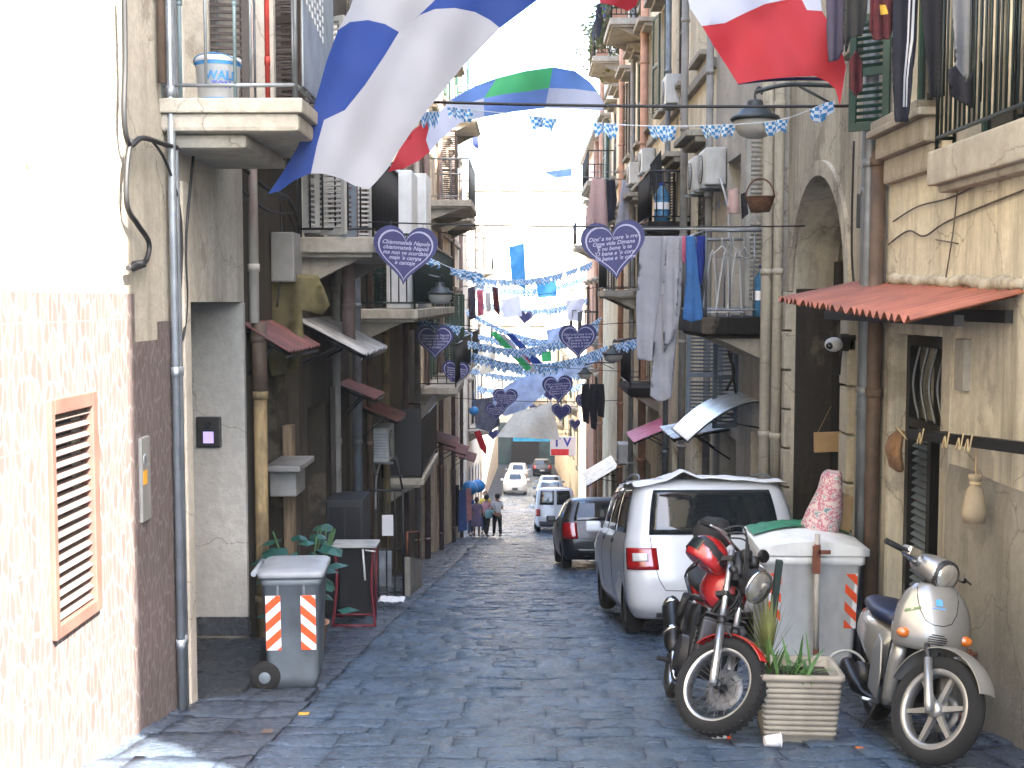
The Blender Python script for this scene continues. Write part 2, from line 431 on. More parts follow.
# ------------------------------------------------------------------ ground: terrain sheet, paving slabs of the street
mb = MB()
ys = [-40, -12, 0, 6.5, 13, 20, 30, 45, 50, 60, 70, 83, 100, 125, 158]; xs = [-60, -30, -6, -3, 0, 3.2, 6, 30, 60]
P = [[mb.bm.verts.new((x, y, gz(y)-.03)) for y in ys] for x in xs]
for i in range(len(xs)-1):
    for j in range(len(ys)-1): mb.bm.faces.new((P[i][j], P[i+1][j], P[i+1][j+1], P[i][j+1]))
tag(mb.build('ground', 'joint_dirt'), kind='structure')
def paving(name, x0, x1, y0, y1, m, row=.30, seed=1, rough=.013, gap=.0025):
    rnd = random.Random(seed); mb = MB(); y = y0
    while y < y1:
        h = row*rnd.uniform(.85, 1.15)*(1 if y < 22 else 1.6); x = x0 - rnd.uniform(0, .5)
        while x < x1:
            w = rnd.uniform(.28, .62)*(1 if y < 22 else 1.5); a, b = max(x, x0)+gap, min(x+w, x1)-gap
            if b-a > .08:
                tx, ty, dz = rnd.gauss(0, .005), rnd.gauss(0, .006), rnd.gauss(0, .002)
                n = 5 if y < 14 else 3; c, d = y-rnd.uniform(0, .045), y+h-gap*rnd.uniform(.6, 1.8)+rnd.uniform(-.03, .02)
                sk = rnd.gauss(0, .04)
                rows = []
                for j in range(n+1):
                    rr = []
                    for i in range(n+1):
                        fx, fy = i/n, j/n; px = a+(b-a)*fx; py = c+(d-c)*fy + sk*(fx-.5)
                        e = min(fx, 1-fx, fy, 1-fy)
                        z = gz(py)+.012+dz+(fx-.5)*tx+(fy-.5)*ty+noise.noise((px*2.2, py*2.2, 3))*rough*1.6+noise.noise((px*7, py*7, 9))*rough
                        if e < .01: z -= .003
                        rr.append(mb.bm.verts.new((px, py, z)))
                    rows.append(rr)
                for j in range(n):
                    for i in range(n):
                        f = mb.bm.faces.new((rows[j][i], rows[j][i+1], rows[j+1][i+1], rows[j+1][i])); f.smooth = True
                edge = rows[0] + [r[-1] for r in rows[1:]] + rows[-1][-2::-1] + [r[0] for r in rows[-2:0:-1]]
                low = [mb.bm.verts.new((v.co.x, v.co.y, v.co.z-.05)) for v in edge]
                for k in range(len(edge)):
                    mb.bm.faces.new((edge[k], low[k], low[(k+1) % len(edge)], edge[(k+1) % len(edge)]))
            x += w
        y += h
    return tag(mb.build(name, m), kind='structure')
paving('road', -1.55, 2.25, -6, 125, 'basalt', seed=4)
paving('pavement', -3.0, -1.56, -6, 60, 'basalt_edge', row=.62, seed=5)
paving('pavement', 2.26, 3.2, -6, 60, 'basalt_edge', row=.62, seed=6)

# ------------------------------------------------------------------ building kit (side -1: wall on the left of the street, +1: on the right)
def holes_grid(mb, X, y0, y1, z0, z1, holes, zfun=None):
    ys = sorted({y0, y1, *[min(max(k, y0), y1) for h in holes for k in h[:2]]}); zs = sorted({z0, z1, *[min(max(k, z0), z1) for h in holes for k in h[2:4]]})
    for a, b in zip(ys, ys[1:]):
        for c, d in zip(zs, zs[1:]):
            m = ((a+b)/2, (c+d)/2)
            if b-a < 1e-5 or d-c < 1e-5 or any(h[0] < m[0] < h[1] and h[2] < m[1] < h[3] for h in holes): continue
            mb.face([(X, a, c), (X, b, c), (X, b, d), (X, a, d)])
class Building:
    def __init__(s, name, label, side, X, Y0, Y1, zt, m, depth=6, group=None):
        s.side, s.X, s.Y0, s.Y1, s.zt, s.m, s.depth = side, X, Y0, Y1, zt, m, depth
        s.zb = gz(Y1)-.6; s.holes = []; s.root = thing(name, label, 'building', (X, Y0, gz(Y0)), group=group)
    def x(s, out): return s.X - s.side*out          # a distance out of the wall, into the street
    def hole(s, y0, y1, z0, z1, d=.25): s.holes.append((y0, y1, z0, z1, d))
    def finish(s, back='interior_dark'):
        mb = MB(); X, xb = s.X, s.X + s.side*s.depth
        holes_grid(mb, X, s.Y0, s.Y1, s.zb, s.zt, s.holes)
        for y0, y1, z0, z1, d in s.holes:
            xi = X + s.side*d
            for q in ([(X,y0,z0),(xi,y0,z0),(xi,y0,z1),(X,y0,z1)], [(X,y1,z0),(xi,y1,z0),(xi,y1,z1),(X,y1,z1)],
                      [(X,y0,z1),(xi,y0,z1),(xi,y1,z1),(X,y1,z1)], [(X,y0,z0),(xi,y0,z0),(xi,y1,z0),(X,y1,z0)]): mb.face(q)
            mb.face([(xi,y0,z0),(xi,y1,z0),(xi,y1,z1),(xi,y0,z1)], 1)
        for y in (s.Y0, s.Y1): mb.face([(X,y,s.zb),(xb,y,s.zb),(xb,y,s.zt),(X,y,s.zt)])
        mb.face([(xb,s.Y0,s.zb),(xb,s.Y1,s.zb),(xb,s.Y1,s.zt),(xb,s.Y0,s.zt)])
        mb.face([(X,s.Y0,s.zt),(X,s.Y1,s.zt),(xb,s.Y1,s.zt),(xb,s.Y0,s.zt)])
        return mb.build('wall', [s.m, back], s.root)
    def part(s, mb, name, m, parent=None, **k): return mb.build(name, m, parent or s.root, **k)
    def leaf(s, mb, hinge, tip, z0, z1, th=.04, slats=True):
        """a louvred shutter leaf from hinge to tip (plan points)"""
        h, t = Vector((*hinge, 0)), Vector((*tip, 0)); d = (t-h); L = d.length; d.normalize(); n = Vector((-d.y, d.x, 0)); fr = .055
        M = basis(d, n, (0, 0, 1), (h.x, h.y, 0))
        def bx(a, b, c, e, w=th, rot=None):
            mb.box(M @ Vector(((a+b)/2, 0, (c+e)/2)), (b-a, w, e-c), rot=M.to_3x3() @ (rot or Matrix.Identity(3)))
        bx(0, fr, z0, z1); bx(L-fr, L, z0, z1); mid = (z0+z1)/2
        for c in (z0, mid-fr/2, z1-fr): bx(fr, L-fr, c, c+fr*1.2 if c < z1-fr*1.1 else z1)
        if slats:
            z = z0+fr*1.6
            while z < z1-fr*1.2:
                if abs(z-mid) > fr: bx(fr, L-fr, z-.016, z+.016, .008, Matrix.Rotation(R(40), 3, 'X').inverted())
                z += .055
        else: bx(fr, L-fr, z0+fr, z1-fr, th*.4)
    def window(s, y0, y1, z0, z1, style='shut', sm='shutter_brown', hood=0, sill=.1, d=.25, door=False, frame='frame_white'):
        s.hole(y0, y1, z0, z1, d); xg = s.X + s.side*(d-.04); w = y1-y0
        mb = MB(); fr = .05
        for a, b, c, e in ((y0+.004, y0+fr, z0+.004, z1-.004), (y1-fr, y1-.004, z0+.004, z1-.004), ((y0+y1)/2-.025, (y0+y1)/2+.025, z0+fr, z1-fr),
                           (y0+fr, y1-fr, z0+.004, z0+fr), (y0+fr, y1-fr, z1-fr, z1-.004)):
            mb.b2((xg-.025, a, c), (xg+.025, b, e))
        win = s.part(mb, 'window', frame)
        mb = MB(); mb.face([(xg, y0+fr*.7, z0+fr*.7), (xg, y1-fr*.7, z0+fr*.7), (xg, y1-fr*.7, z1-fr*.7), (xg, y0+fr*.7, z1-fr*.7)]); s.part(mb, 'pane', 'window_glass', win)
        if style == 'shut':
            xs = s.X + s.side*.05
            for h, t in ((y0+.01, (y0+y1)/2-.006), (y1-.01, (y0+y1)/2+.006)):
                mb = MB(); s.leaf(mb, (xs, h), (xs, t), z0+.01, z1-.01); s.part(mb, 'shutter', sm, win)
        elif style in ('open', 'ajar'):
            for h, sg in ((y0, -1), (y1, 1)):
                a = R(172 if style == 'open' else random.uniform(95, 140)); L = w/2
                tip = (s.x(.04) - s.side*math.sin(a)*L, h - sg*math.cos(a)*L)
                mb = MB(); s.leaf(mb, (s.x(.04), h), tip, z0+.01, z1-.01); s.part(mb, 'shutter', sm, win)
        if sill:
            mb = MB(); mb.b2((s.x(-.05), y0-.1, z0-.09), (s.x(sill), y1+.1, z0-.004), bevel=.012); s.part(mb, 'sill', 'stone_trim', win)
        if hood:
            mb = MB(); mb.b2((s.x(-.02), y0-.22, z1+.14), (s.x(hood), y1+.22, z1+.24), bevel=.015); mb.b2((s.x(-.02), y0-.17, z1+.05), (s.x(hood*.6), y1+.17, z1+.138), bevel=.02)
            s.part(mb, 'hood', 'stone_trim', win)
        return win
    def balcony(s, y0, y1, z, out=.9, th=.16, slab='slab_plaster', rail='iron_black', h=1.0, bar=.011, gap=.11, brackets=True, infill=None):
        mb = MB(); mb.b2((s.x(-.02), y0, z-th), (s.x(out), y1, z), bevel=.015); mb.b2((s.x(-.02), y0+.05, z-th-.05), (s.x(out-.06), y1-.05, z-th+.004), bevel=.02)
        bal = s.part(mb, 'balcony', slab)
        mb = MB(); xo = s.x(out-.05); pts = [(s.x(.0), y0+.05), (xo, y0+.05), (xo, y1-.05), (s.x(.0), y1-.05)]
        for (ax, ay), (bx, by) in zip(pts, pts[1:]):
            L = math.hypot(bx-ax, by-ay); n = max(2, int(L/gap))
            for zz, r in ((z+.09, .014), (z+h, .02)): mb.cyl((ax, ay, zz), (bx, by, zz), r, n=6)
            for k in range(n+1):
                px, py = ax+(bx-ax)*k/n, ay+(by-ay)*k/n
                mb.cyl((px, py, z if k in (0, n) else z+.09), (px, py, z+h), bar*(1.5 if k in (0, n) else 1), n=5)
        s.part(mb, 'railing', rail, bal, smooth=True)
        if brackets:
            for y in (y0+.2, y1-.2):
                mb = MB(); mb.prism([(s.x(-.01), y-.06, z-th-.045), (s.x(out*.8), y-.06, z-th-.045), (s.x(out*.55), y-.06, z-th-.14), (s.x(.05), y-.06, z-th-.36), (s.x(-.01), y-.06, z-th-.36)], (0, .12, 0))
                s.part(mb, 'bracket', 'stone_trim', bal)
        return bal
    def drainpipe(s, y, z0, z1, r, m, out=.09, name='drainpipe'):
        mb = MB(); mb.tube([(s.x(out), y, z0), (s.x(out), y, z1)], r, 10)
        z = z0+.5
        while z < z1: mb.cyl((s.x(out), y, z-.035), (s.x(out), y, z+.035), r*1.2, n=10); z += 1.9
        return s.part(mb, name, m)
    def band(s, z, out, h, name='cornice', m='stone_trim', y0=None, y1=None):
        y0 = s.Y0+.01 if y0 is None else y0; y1 = s.Y1-.01 if y1 is None else y1
        mb = MB(); mb.b2((s.x(-.03), y0, z), (s.x(out), y1, z+h), bevel=min(.02, h*.2)); return s.part(mb, name, m)
    def corrugated(s, y0, y1, zw, ze, out, m, name='awning', pitch=.11, amp=.025, w0=0, ze2=None, brackets=True, zw2=None):
        """a sheet of corrugated metal sloping from the wall to its eave"""
        ze2 = ze if ze2 is None else ze2; mb = MB(); n = max(8, int((y1-y0)/pitch*6))
        def fn(u, v):
            y = y0+(y1-y0)*u; e = ze+(ze2-ze)*u; w = zw+((zw if zw2 is None else zw2)-zw)*u; z = w+(e-w)*v + amp*math.sin(2*math.pi*(y-y0)/pitch)
            jag = (.03*noise.noise((y*5, 1, 2)) if v > .99 else 0)
            return (s.x(w0+(out-w0)*v+jag), y, z)
        mb.grid(fn, n, 5); 
        mb.grid(lambda u, v: Vector(fn(u, v))-Vector((0, 0, .006)), n, 5)
        for v in (0, 1):
            mb.grid(lambda u, q: Vector(fn(u, v))-Vector((0, 0, .006*q)), n, 1)
        a = s.part(mb, name, m)
        if brackets:
            k = max(2, int((y1-y0)/1.1)+1)
            for i in range(k):
                mb = MB(); t = (i+.15)/(k-.7); y = y0+(y1-y0)*t; e = ze+(ze2-ze)*t
                mb.tube([(s.x(-.02), y, zw-.06), (s.x(out*.95), y, e-.05)], .018, 6); mb.tube([(s.x(-.02), y, zw-.5), (s.x(out*.6), y, zw+(e-zw)*.6-.05)], .014, 6)
                s.part(mb, 'bracket', 'iron_black', a)
            mb = MB(); mb.tube([(s.x(out*.95), y0+.03, ze-.05), (s.x(out*.95), y1-.03, ze2-.05)], .016, 6)
            s.part(mb, 'eave_bar', 'iron_black', a)
        return a
# ------------------------------------------------------------------ LEFT SIDE
plaster('dark_reveal_plaster', (.03, .027, .023), amount=.7)
# haze: the air over the whole street
mb = MB(); mb.b2((-62, -41, -20), (62, 160, 16.6)); hz = mb.build('haze', []); hm = bpy.data.materials.new('haze'); hm.use_nodes = True; ht = hm.node_tree; ht.nodes.remove(ht.nodes['Principled BSDF'])
hv = ht.nodes.new('ShaderNodeVolumePrincipled'); hv.inputs['Color'].default_value = (.93, .96, 1, 1); hv.inputs['Density'].default_value = HAZE; hv.inputs['Anisotropy'].default_value = .2
ht.links.new(hv.outputs[0], ht.nodes['Material Output'].inputs['Volume']); hz.data.materials.append(hm); tag(hz, kind='stuff'); hz.display_type = 'WIRE'
# corner building with the tiled dado
A = Building('corner_building', 'near left building with brown tiled dado and salmon louvred vent, half in the sun', -1, -2.45, -14, 10.5, 15, 'tan_plaster')
A.hole(6.11, 6.70, -.145, 1.0, .10); A.hole(8.67, 10.46, -1.395, 1.55, .55)
A.window(-6, -4.8, 3, 5.2, 'shut'); A.window(-1, .2, 3, 5.2, 'shut'); A.window(8.3, 9.45, 2.95, 5.2, 'glass', sill=0)
A.window(3.2, 4.3, 8, 10, 'shut', hood=.2); A.window(8.2, 9.3, 7.4, 9.8, 'shut', hood=.2)
wall = A.finish()
mb = MB()
def dado_strip(y0, y1, zt, hole=None):
    n = max(1, int((y1-y0)/1.0)); X = A.x(.014)
    holes_grid(mb, X, y0, y1, -1.6, zt, [hole] if hole else [])
    mb.face([(X, y0, zt), (X, y1, zt), (A.x(-.01), y1, zt), (A.x(-.01), y0, zt)]); mb.face([(X, y1, -1.6), (X, y1, zt), (A.x(-.01), y1, zt), (A.x(-.01), y1, -1.6)])
dado_strip(-14, 7.5, 1.6, (6.11, 6.70, -.145, 1.0)); dado_strip(7.5, 7.98, 1.30); dado_strip(7.98, 8.45, 1.42)
A.part(mb, 'tile_dado', 'brown_tile')
# vent: frame, slats
mb = MB(); X = A.x(.014)
for a, b, c, d in ((6.07, 6.12, -.2, 1.05), (6.66, 6.74, -.2, 1.05), (6.12, 6.66, .97, 1.05), (6.12, 6.66, -.2, -.13)): mb.b2((X-.05, a, c), (X+.028, b, d), bevel=.006)
mb.b2((X-.03, 6.745, .1), (X+.02, 6.775, .32), bevel=.004); mb.b2((X-.03, 6.745, .62), (X+.02, 6.775, .8), bevel=.004)
vent = A.part(mb, 'vent', 'salmon_frame')
mb = MB(); z = -.1
while z < .96: mb.box((X-.012, 6.39, z), (.05, .535, .010), rot=Matrix.Rotation(R(38), 3, 'Y')); z += .0615
A.part(mb, 'slats', 'slat_cream', vent)
# doorway: plastered reveal panel on the far side, dark door, threshold slab
mb = MB(); mb.b2((-3.0, 10.38, -1.39+.17), (-2.43, 10.455, 1.545), bevel=.01); A.part(mb, 'reveal_panel', 'white_panel')
mb = MB(); mb.b2((-3.0, 10.37, -1.385), (-2.42, 10.455, -1.39+.17), bevel=.008); A.part(mb, 'plinth', 'dark_stone')
mb = MB(); mb.b2((-2.985, 8.7, -1.39), (-2.93, 10.36, 1.5)); 
for y in (9.1, 9.5, 9.9): mb.b2((-2.94, y, -1.3), (-2.92, y+.03, 1.4))
A.part(mb, 'door', 'shutter_brown')
mb = MB(); mb.b2((-2.46, 8.50, -1.5), (-2.405, 8.66, 2.4), bevel=.01); A.part(mb, 'door_jamb', 'cream_plaster')
mb = MB(); mb.b2((-3.0, 8.62, -1.75), (-2.13, 10.35, -1.39), bevel=.015); A.part(mb, 'doorstep', 'dark_stone')
# first balcony
bal = A.balcony(8.15, 9.75, 2.92, .96, th=.10, rail='iron_grey', h=1.05, gap=.24, brackets=False)
mb = MB(); mb.b2((A.x(-.02), 8.18, 2.70), (A.x(.93), 9.72, 2.822), bevel=.03); mb.b2((A.x(-.02), 8.3, 2.60), (A.x(.55), 9.6, 2.70), bevel=.04); A.part(mb, 'balcony_soffit', 'slab_plaster', bal)
for x in (-2.32, -1.95):
    mb = MB(); mb.tube([(x, 8.2, 2.93), (x, 8.2, 4.0)], .014, 6)
    for k in range(5): mb.ball((x, 8.2, 3.55+k*.028), .023, 1)
    A.part(mb, 'baluster', 'iron_teal', bal)
mb = MB(); mb.b2((-1.515, 8.3, 3.02), (-1.505, 9.62, 4.1))
perf = A.part(mb, 'side_screen', 'zinc', bal)
mb = MB()
for i in range(7):
    for j in range(5):
        y = 8.42+i*.11; z = 3.9 - j*.075 - i*.02; mb.b2((-1.5048, y, z), (-1.5015, y+.05, z+.045))
A.part(mb, 'screen_squares', 'white_plastic', perf)
mb = MB(); A.leaf(mb, (-2.5, 9.5), (-2.16, 9.55), 2.95, 5.0); A.part(mb, 'shutter', 'shutter_brown')
mb = MB(); mb.b2((-2.12, 9.62, 2.93), (-1.98, 9.70, 5.0)); A.part(mb, 'partition', 'cream_plaster')
A.drainpipe(9.62, 2.95, 5.5, .02, 'red_paint', out=.42)
A.drainpipe(8.2, -1.33, 7, .028, 'galvanised', out=.06); A.drainpipe(8.33, -1.33, 6, .022, 'zinc', out=.05)
mb = MB(); mb.tube([(A.x(.05), 8.05, z) for z in (3, 5, 7)], .03, 8); A.part(mb, 'drainpipe', 'pipe_brown')

# narrow house with the yellow pipe
B = Building('narrow_house', 'narrow grimy left house with the yellow pipe and a small rusty awning', -1, -2.55, 10.5, 13, 11, 'brown_plaster')
B.hole(11.25, 12.75, -2.05, 1.05, .7); B.window(11.2, 12.3, 3.0, 5.2, 'ajar'); B.window(11.2, 12.3, 7, 9.2, 'shut', hood=.2)
B.finish('dark_recess')
B.drainpipe(10.95, -1.7, .72, .062, 'pipe_yellow', out=.13); B.drainpipe(10.95, .72, 1.36, .07, 'pipe_brown', out=.13)
mat('pipe_redstain', (.50, .46, .40), .7, var=.15, dirt=.85, dirtcol=(.42, .05, .03), vs=3)
B.drainpipe(10.9, 1.36, 6, .045, 'pipe_redstain', out=.10)
B.corrugated(10.85, 12.5, 1.36, 1.10, .42, 'sheet_oldred', pitch=.09, amp=.014)
mb = MB(); mb.b2((-2.75, 11.3, -2.0), (-2.7, 12.0, .9), bevel=.01); mb.b2((-2.77, 11.36, -.4), (-2.68, 11.94, -.36)); B.part(mb, 'door', 'shutter_brown')
mb = MB(); mb.b2((-2.545, 12.55, -1.95), (-2.44, 12.72, .25), bevel=.01); B.part(mb, 'door_post', 'wood_old')
mb = MB(); mb.b2((-2.55, 11.7, -.12), (-2.2, 12.5, -.06), bevel=.01); mb.b2((-2.55, 11.9, -.4), (-2.28, 12.4, -.12), bevel=.02); B.part(mb, 'wall_shelf', 'dirty_plastic')
mb = MB(); mb.tube(smooth_path([(-2.5, 10.7, 2.75), (-2.42, 11.3, 2.62), (-2.4, 12.3, 2.6), (-2.42, 12.95, 2.4)]), .018, 6)
mb.tube(smooth_path([(-2.5, 10.6, 2.55), (-2.45, 11.6, 2.42), (-2.44, 12.9, 2.5)]), .013, 6); mb.tube(smooth_path([(-2.47, 12.6, 2.5), (-2.4, 12.75, 2.2), (-2.46, 12.9, 1.5)]), .012, 6)
mb.tube(smooth_path([(-2.46, 12.2, 2.6), (-2.43, 12.1, 2.0), (-2.48, 12.05, 1.5)]), .011, 6); B.part(mb, 'cabling', 'cable_black')
mb = MB(); mb.b2((-2.54, 12.05, 1.75), (-2.3, 12.4, 2.25), bevel=.02); mb.b2((-2.54, 12.5, 1.7), (-2.36, 12.8, 2.1), bevel=.02); B.part(mb, 'junction_box', 'dirty_plastic')

# balcony house
Cc = Building('balcony_house', 'dingy left house with the pale first-floor balcony above a grey sheet awning', -1, -2.45, 13, 16.8, 11, 'dim_plaster')
Cc.window(13.3, 14.5, 2.27, 4.6, 'ajar', sill=0, sm='shutter_white'); Cc.window(15.2, 16.2, 2.0, 4.2, 'glass'); Cc.window(13.5, 14.6, 6.6, 8.8, 'open'); Cc.window(15.3, 16.3, 6.6, 8.8, 'shut')
Cc.hole(13.5, 14.7, -2.45, .35, .3); Cc.hole(15.3, 16.4, -2.7, .1, .3); Cc.finish('dark_recess')
bal = Cc.balcony(13, 15.6, 2.25, .87, th=.17, rail='iron_black', h=.95, gap=.13)
mb = MB(); Cc.leaf(mb, (-2.40, 13.1), (-2.22, 13.12), 2.3, 3.4, th=.03); Cc.part(mb, 'shutter', 'shutter_white')
mb = MB(); Cc.leaf(mb, (-2.1, 13.9), (-1.93, 13.9), 2.3, 3.3, th=.03); Cc.part(mb, 'shutter', 'shutter_blue')
mb = MB(); mb.b2((-1.92, 14.8, 2.3), (-1.70, 15.4, 3.35), bevel=.02); Cc.part(mb, 'balcony_screen', 'shutter_white', bal)
mb = MB(); mb.b2((-2.06, 14.2, 2.28), (-1.96, 14.26, 3.5)); Cc.part(mb, 'clothes_post', 'pipe_pink', bal)
Cc.corrugated(13.0, 15.2, 1.36, .98, .72, 'sheet_grey', pitch=.15, amp=.018)
Cc.corrugated(15.7, 16.75, .48, .28, .5, 'sheet_oldred', pitch=.12, amp=.012)
Cc.drainpipe(13.9, 1.0, 2.1, .075, 'pipe_pink', out=.42); Cc.drainpipe(15.0, -2.6, 5, .05, 'pipe_white', out=.1); Cc.drainpipe(16.7, -2.8, 8, .06, 'zinc', out=.12)
mb = MB(); mb.b2((-2.42, 14.9, -2.6), (-2.36, 15.25, .5), bevel=.008); Cc.part(mb, 'door', 'shutter_brown')

# long dark house
D = Building('long_house', 'long dark left house with the green railed balcony holding two white lockers', -1, -2.45, 16.8, 27, 11.8, 'mid_plaster')
for k, y in enumerate((17.4, 19.6, 21.8, 24.2)):
    D.window(y, y+1.1, 1.5, 3.8, ['glass', 'ajar', 'glass', 'open'][k], sill=0, sm='shutter_green'); D.window(y, y+1.1, 5.6, 7.7, ['open', 'shut'][k % 2], hood=.22); D.window(y, y+1.1, 9.4, 11.4, 'shut', hood=.22)
    D.hole(y-.2, y+1.2, gz(y)-.1, gz(y)+2.3, .35)
D.finish('dark_recess')
bal = D.balcony(17, 26, 1.45, .95, th=.14, rail='iron_green', h=1.05, gap=.10, slab='grey_plaster')
mb = MB()
for k in range(16): mb.b2((D.x(.875), 17.2+k*.55, 1.56), (D.x(.89), 17.2+k*.55+.4, 2.35))
D.part(mb, 'railing_screen', 'shutter_green', bal)
mb = MB(); D.leaf(mb, (-2.42, 17.25), (-1.95, 17.22), 2.1, 3.6); D.part(mb, 'shutter', 'shutter_brown')
for y, x0, x1, zt in ((17.45, -2.0, -1.62, 3.45), (19.3, -1.95, -1.56, 3.6)):
    mb = MB(); mb.b2((x0, y, 1.46), (x1, y+.95, zt), bevel=.015); mb.b2((x0+.04, y-.012, 1.52), (x1-.04, y, zt-.06), bevel=.006); mb.b2((x1-.07, y-.03, 2.4), (x1-.05, y-.01, 2.6))
    D.part(mb, 'locker', 'white_plastic', bal)
bal = D.balcony(20.6, 24.2, -1.5, .72, th=.12, rail='iron_black', h=1.0, slab='grey_plaster')
mb = MB(); mb.b2((D.x(.02), 20.62, -1.45), (D.x(.66), 20.645, -.3)); mb.b2((D.x(.66), 20.62, -1.45), (D.x(.675), 24.1, -.3)); D.part(mb, 'balcony_screen', 'iron_black', bal)
D.corrugated(18.0, 19.4, -.02, -.25, .55, 'sheet_oldred', pitch=.14, amp=.01)
D.drainpipe(18.2, -3, 6, .05, 'pipe_brown', out=.1); D.drainpipe(20.2, -3.3, 9, .06, 'pipe_yellow', out=.12); D.drainpipe(23.6, -3.8, 9, .06, 'pipe_pink', out=.12); D.drainpipe(26.2, -4.2, 11.5, .07, 'pipe_white', out=.12)

E_ = Building('peach_house', 'tall peach left house with sunlit upper balconies beyond the lockers', -1, -2.45, 27, 45, 11.2, 'peach_plaster')
for k in range(6):
    y = 27.8+k*2.9
    for j, z in enumerate((-.4, 4.1, 7.7)):
        E_.window(y, y+1.1, z, z+2.2, ['glass', 'open', 'shut', 'ajar'][(k+j) % 4], hood=.25, sm=['shutter_brown', 'shutter_green'][k % 2])
    E_.hole(y, y+1.6, gz(y)-.3, gz(y)+2.4, .4)
E_.finish('dark_recess')
for y0, y1, z, o in ((29.6, 33.2, 4.05, 1.15), (35, 39, 4.05, .9), (29.6, 32, 7.65, .9), (40, 43.5, 7.65, .9), (28, 31, -.45, .9), (33, 38, -.45, .8), (40, 44, -.45, .8)): E_.balcony(y0, y1, z, o, rail='iron_grey' if z > 3 else 'iron_black', gap=.2)
for y in (28.8, 33.6, 39.4, 44.5): E_.drainpipe(y, gz(y), 10.8, .07, 'pipe_pink', out=.12)
E_.band(3.5, .12, .18); E_.band(10.9, .35, .25)
for y in (29, 34, 40): E_.corrugated(y, y+2, gz(y)+3.0, gz(y)+2.75, .8, 'sheet_oldred', pitch=.2, amp=.02)

G_ = Building('white_house', 'whitewashed left house in full sun past the side street', -1, -2.5, 52, 76, 7, 'cream_plaster')
for k in range(6):
    y = 53.5+k*3.7
    for j, z in enumerate((-4.2, -.6, 3.2)): G_.window(y, y+1.1, z, z+2.1, ['shut', 'open', 'glass'][(k+j) % 3], hood=.2)
    G_.hole(y, y+1.8, gz(y)-.4, gz(y)+2.5, .4)
G_.finish()
for y0, z in ((54, -4.25), (60, -.65), (66, -4.25), (61, 3.15)): G_.balcony(y0, y0+3.4, z, .9, gap=.25)
H_ = Building('far_house', 'farthest pale left house, low in the street end', -1, -2.6, 76, 120, 6, 'cream_plaster')
for k in range(10):
    y = 77.5+k*4.2
    for z in (-9, -5.4, -1.8, 1.8): H_.window(y, y+1.2, z, z+2.0, 'shut' if k % 2 else 'glass', hood=.2)
H_.finish()
for k in range(5): H_.balcony(78+k*8, 81+k*8, (-5.45, -1.85)[k % 2], .9, gap=.3)

# ------------------------------------------------------------------ RIGHT SIDE
M_ = Building('beige_house', 'near right beige house with red corrugated awning over a black iron door', 1, 3.0, 1.35, 10.2, 15, 'beige_plaster')
M_.hole(8.62, 9.82, -1.6, 1.30, .35); M_.window(5.2, 8.5, 2.6, 5.0, 'glass', sill=0, sm='shutter_green', frame='shutter_green')
M_.window(8.95, 9.9, 3.02, 4.9, 'glass', sill=.16, frame='shutter_green'); M_.window(3, 4.1, 3, 5, 'shut', sm='shutter_green'); M_.window(6.2, 7.3, 7.5, 9.6, 'shut', hood=.25, sm='shutter_green')
M_.finish()
bal = M_.balcony(4.6, 8.55, 2.60, .17, th=.24, rail='iron_green', h=1.15, gap=.085, bar=.009, brackets=False)
mb = MB(); k = 0; y = 5.0
while y < 8.4: mb.tube([(M_.x(.095), y, 2.70), (M_.x(.095), y, 3.72)], .019, 6); y += .135
M_.part(mb, 'rail_bars', 'wood_pale', bal)
mb = MB(); M_.leaf(mb, (2.97, 9.92), (2.70, 10.12), 2.96, 3.9); M_.part(mb, 'shutter', 'shutter_green')
mb = MB(); M_.leaf(mb, (2.97, 8.93), (2.86, 8.62), 3.02, 4.6); M_.part(mb, 'shutter', 'shutter_brown')
mb = MB(); mb.b2((2.80, 8.66, 2.88), (3.02, 9.98, 2.935), bevel=.012); mb.b2((2.86, 8.72, 2.70), (3.02, 9.94, 2.88), bevel=.03); mb.b2((2.92, 8.76, 2.5), (3.02, 9.9, 2.70), bevel=.03); M_.part(mb, 'window_cornice', 'stone_trim')
M_.corrugated(7.25, 10.95, 1.61, 1.445, .68, 'sheet_red', pitch=.16, amp=.027, ze2=1.575, zw2=1.72, brackets=False)
mb = MB(); mb.b2((M_.x(.30), 7.4, 1.40), (M_.x(.36), 10.6, 1.47)); M_.part(mb, 'awning_beam', 'iron_black'); mb = MB(); mb.b2((M_.x(-.01), 7.4, 1.42), (M_.x(.05), 10.0, 1.50)); M_.part(mb, 'awning_ledge', 'iron_black')
mb = MB(); y = 7.3
while y < 9.9:
    mb.ball((2.995, y, 1.655+.03*(y-7.3)+.03*noise.noise((y*3, 0, 0))), .05+.025*random.random(), 1, (.8, 1.5, .8)); y += .085
M_.part(mb, 'mortar_fillet', 'grey_plaster')
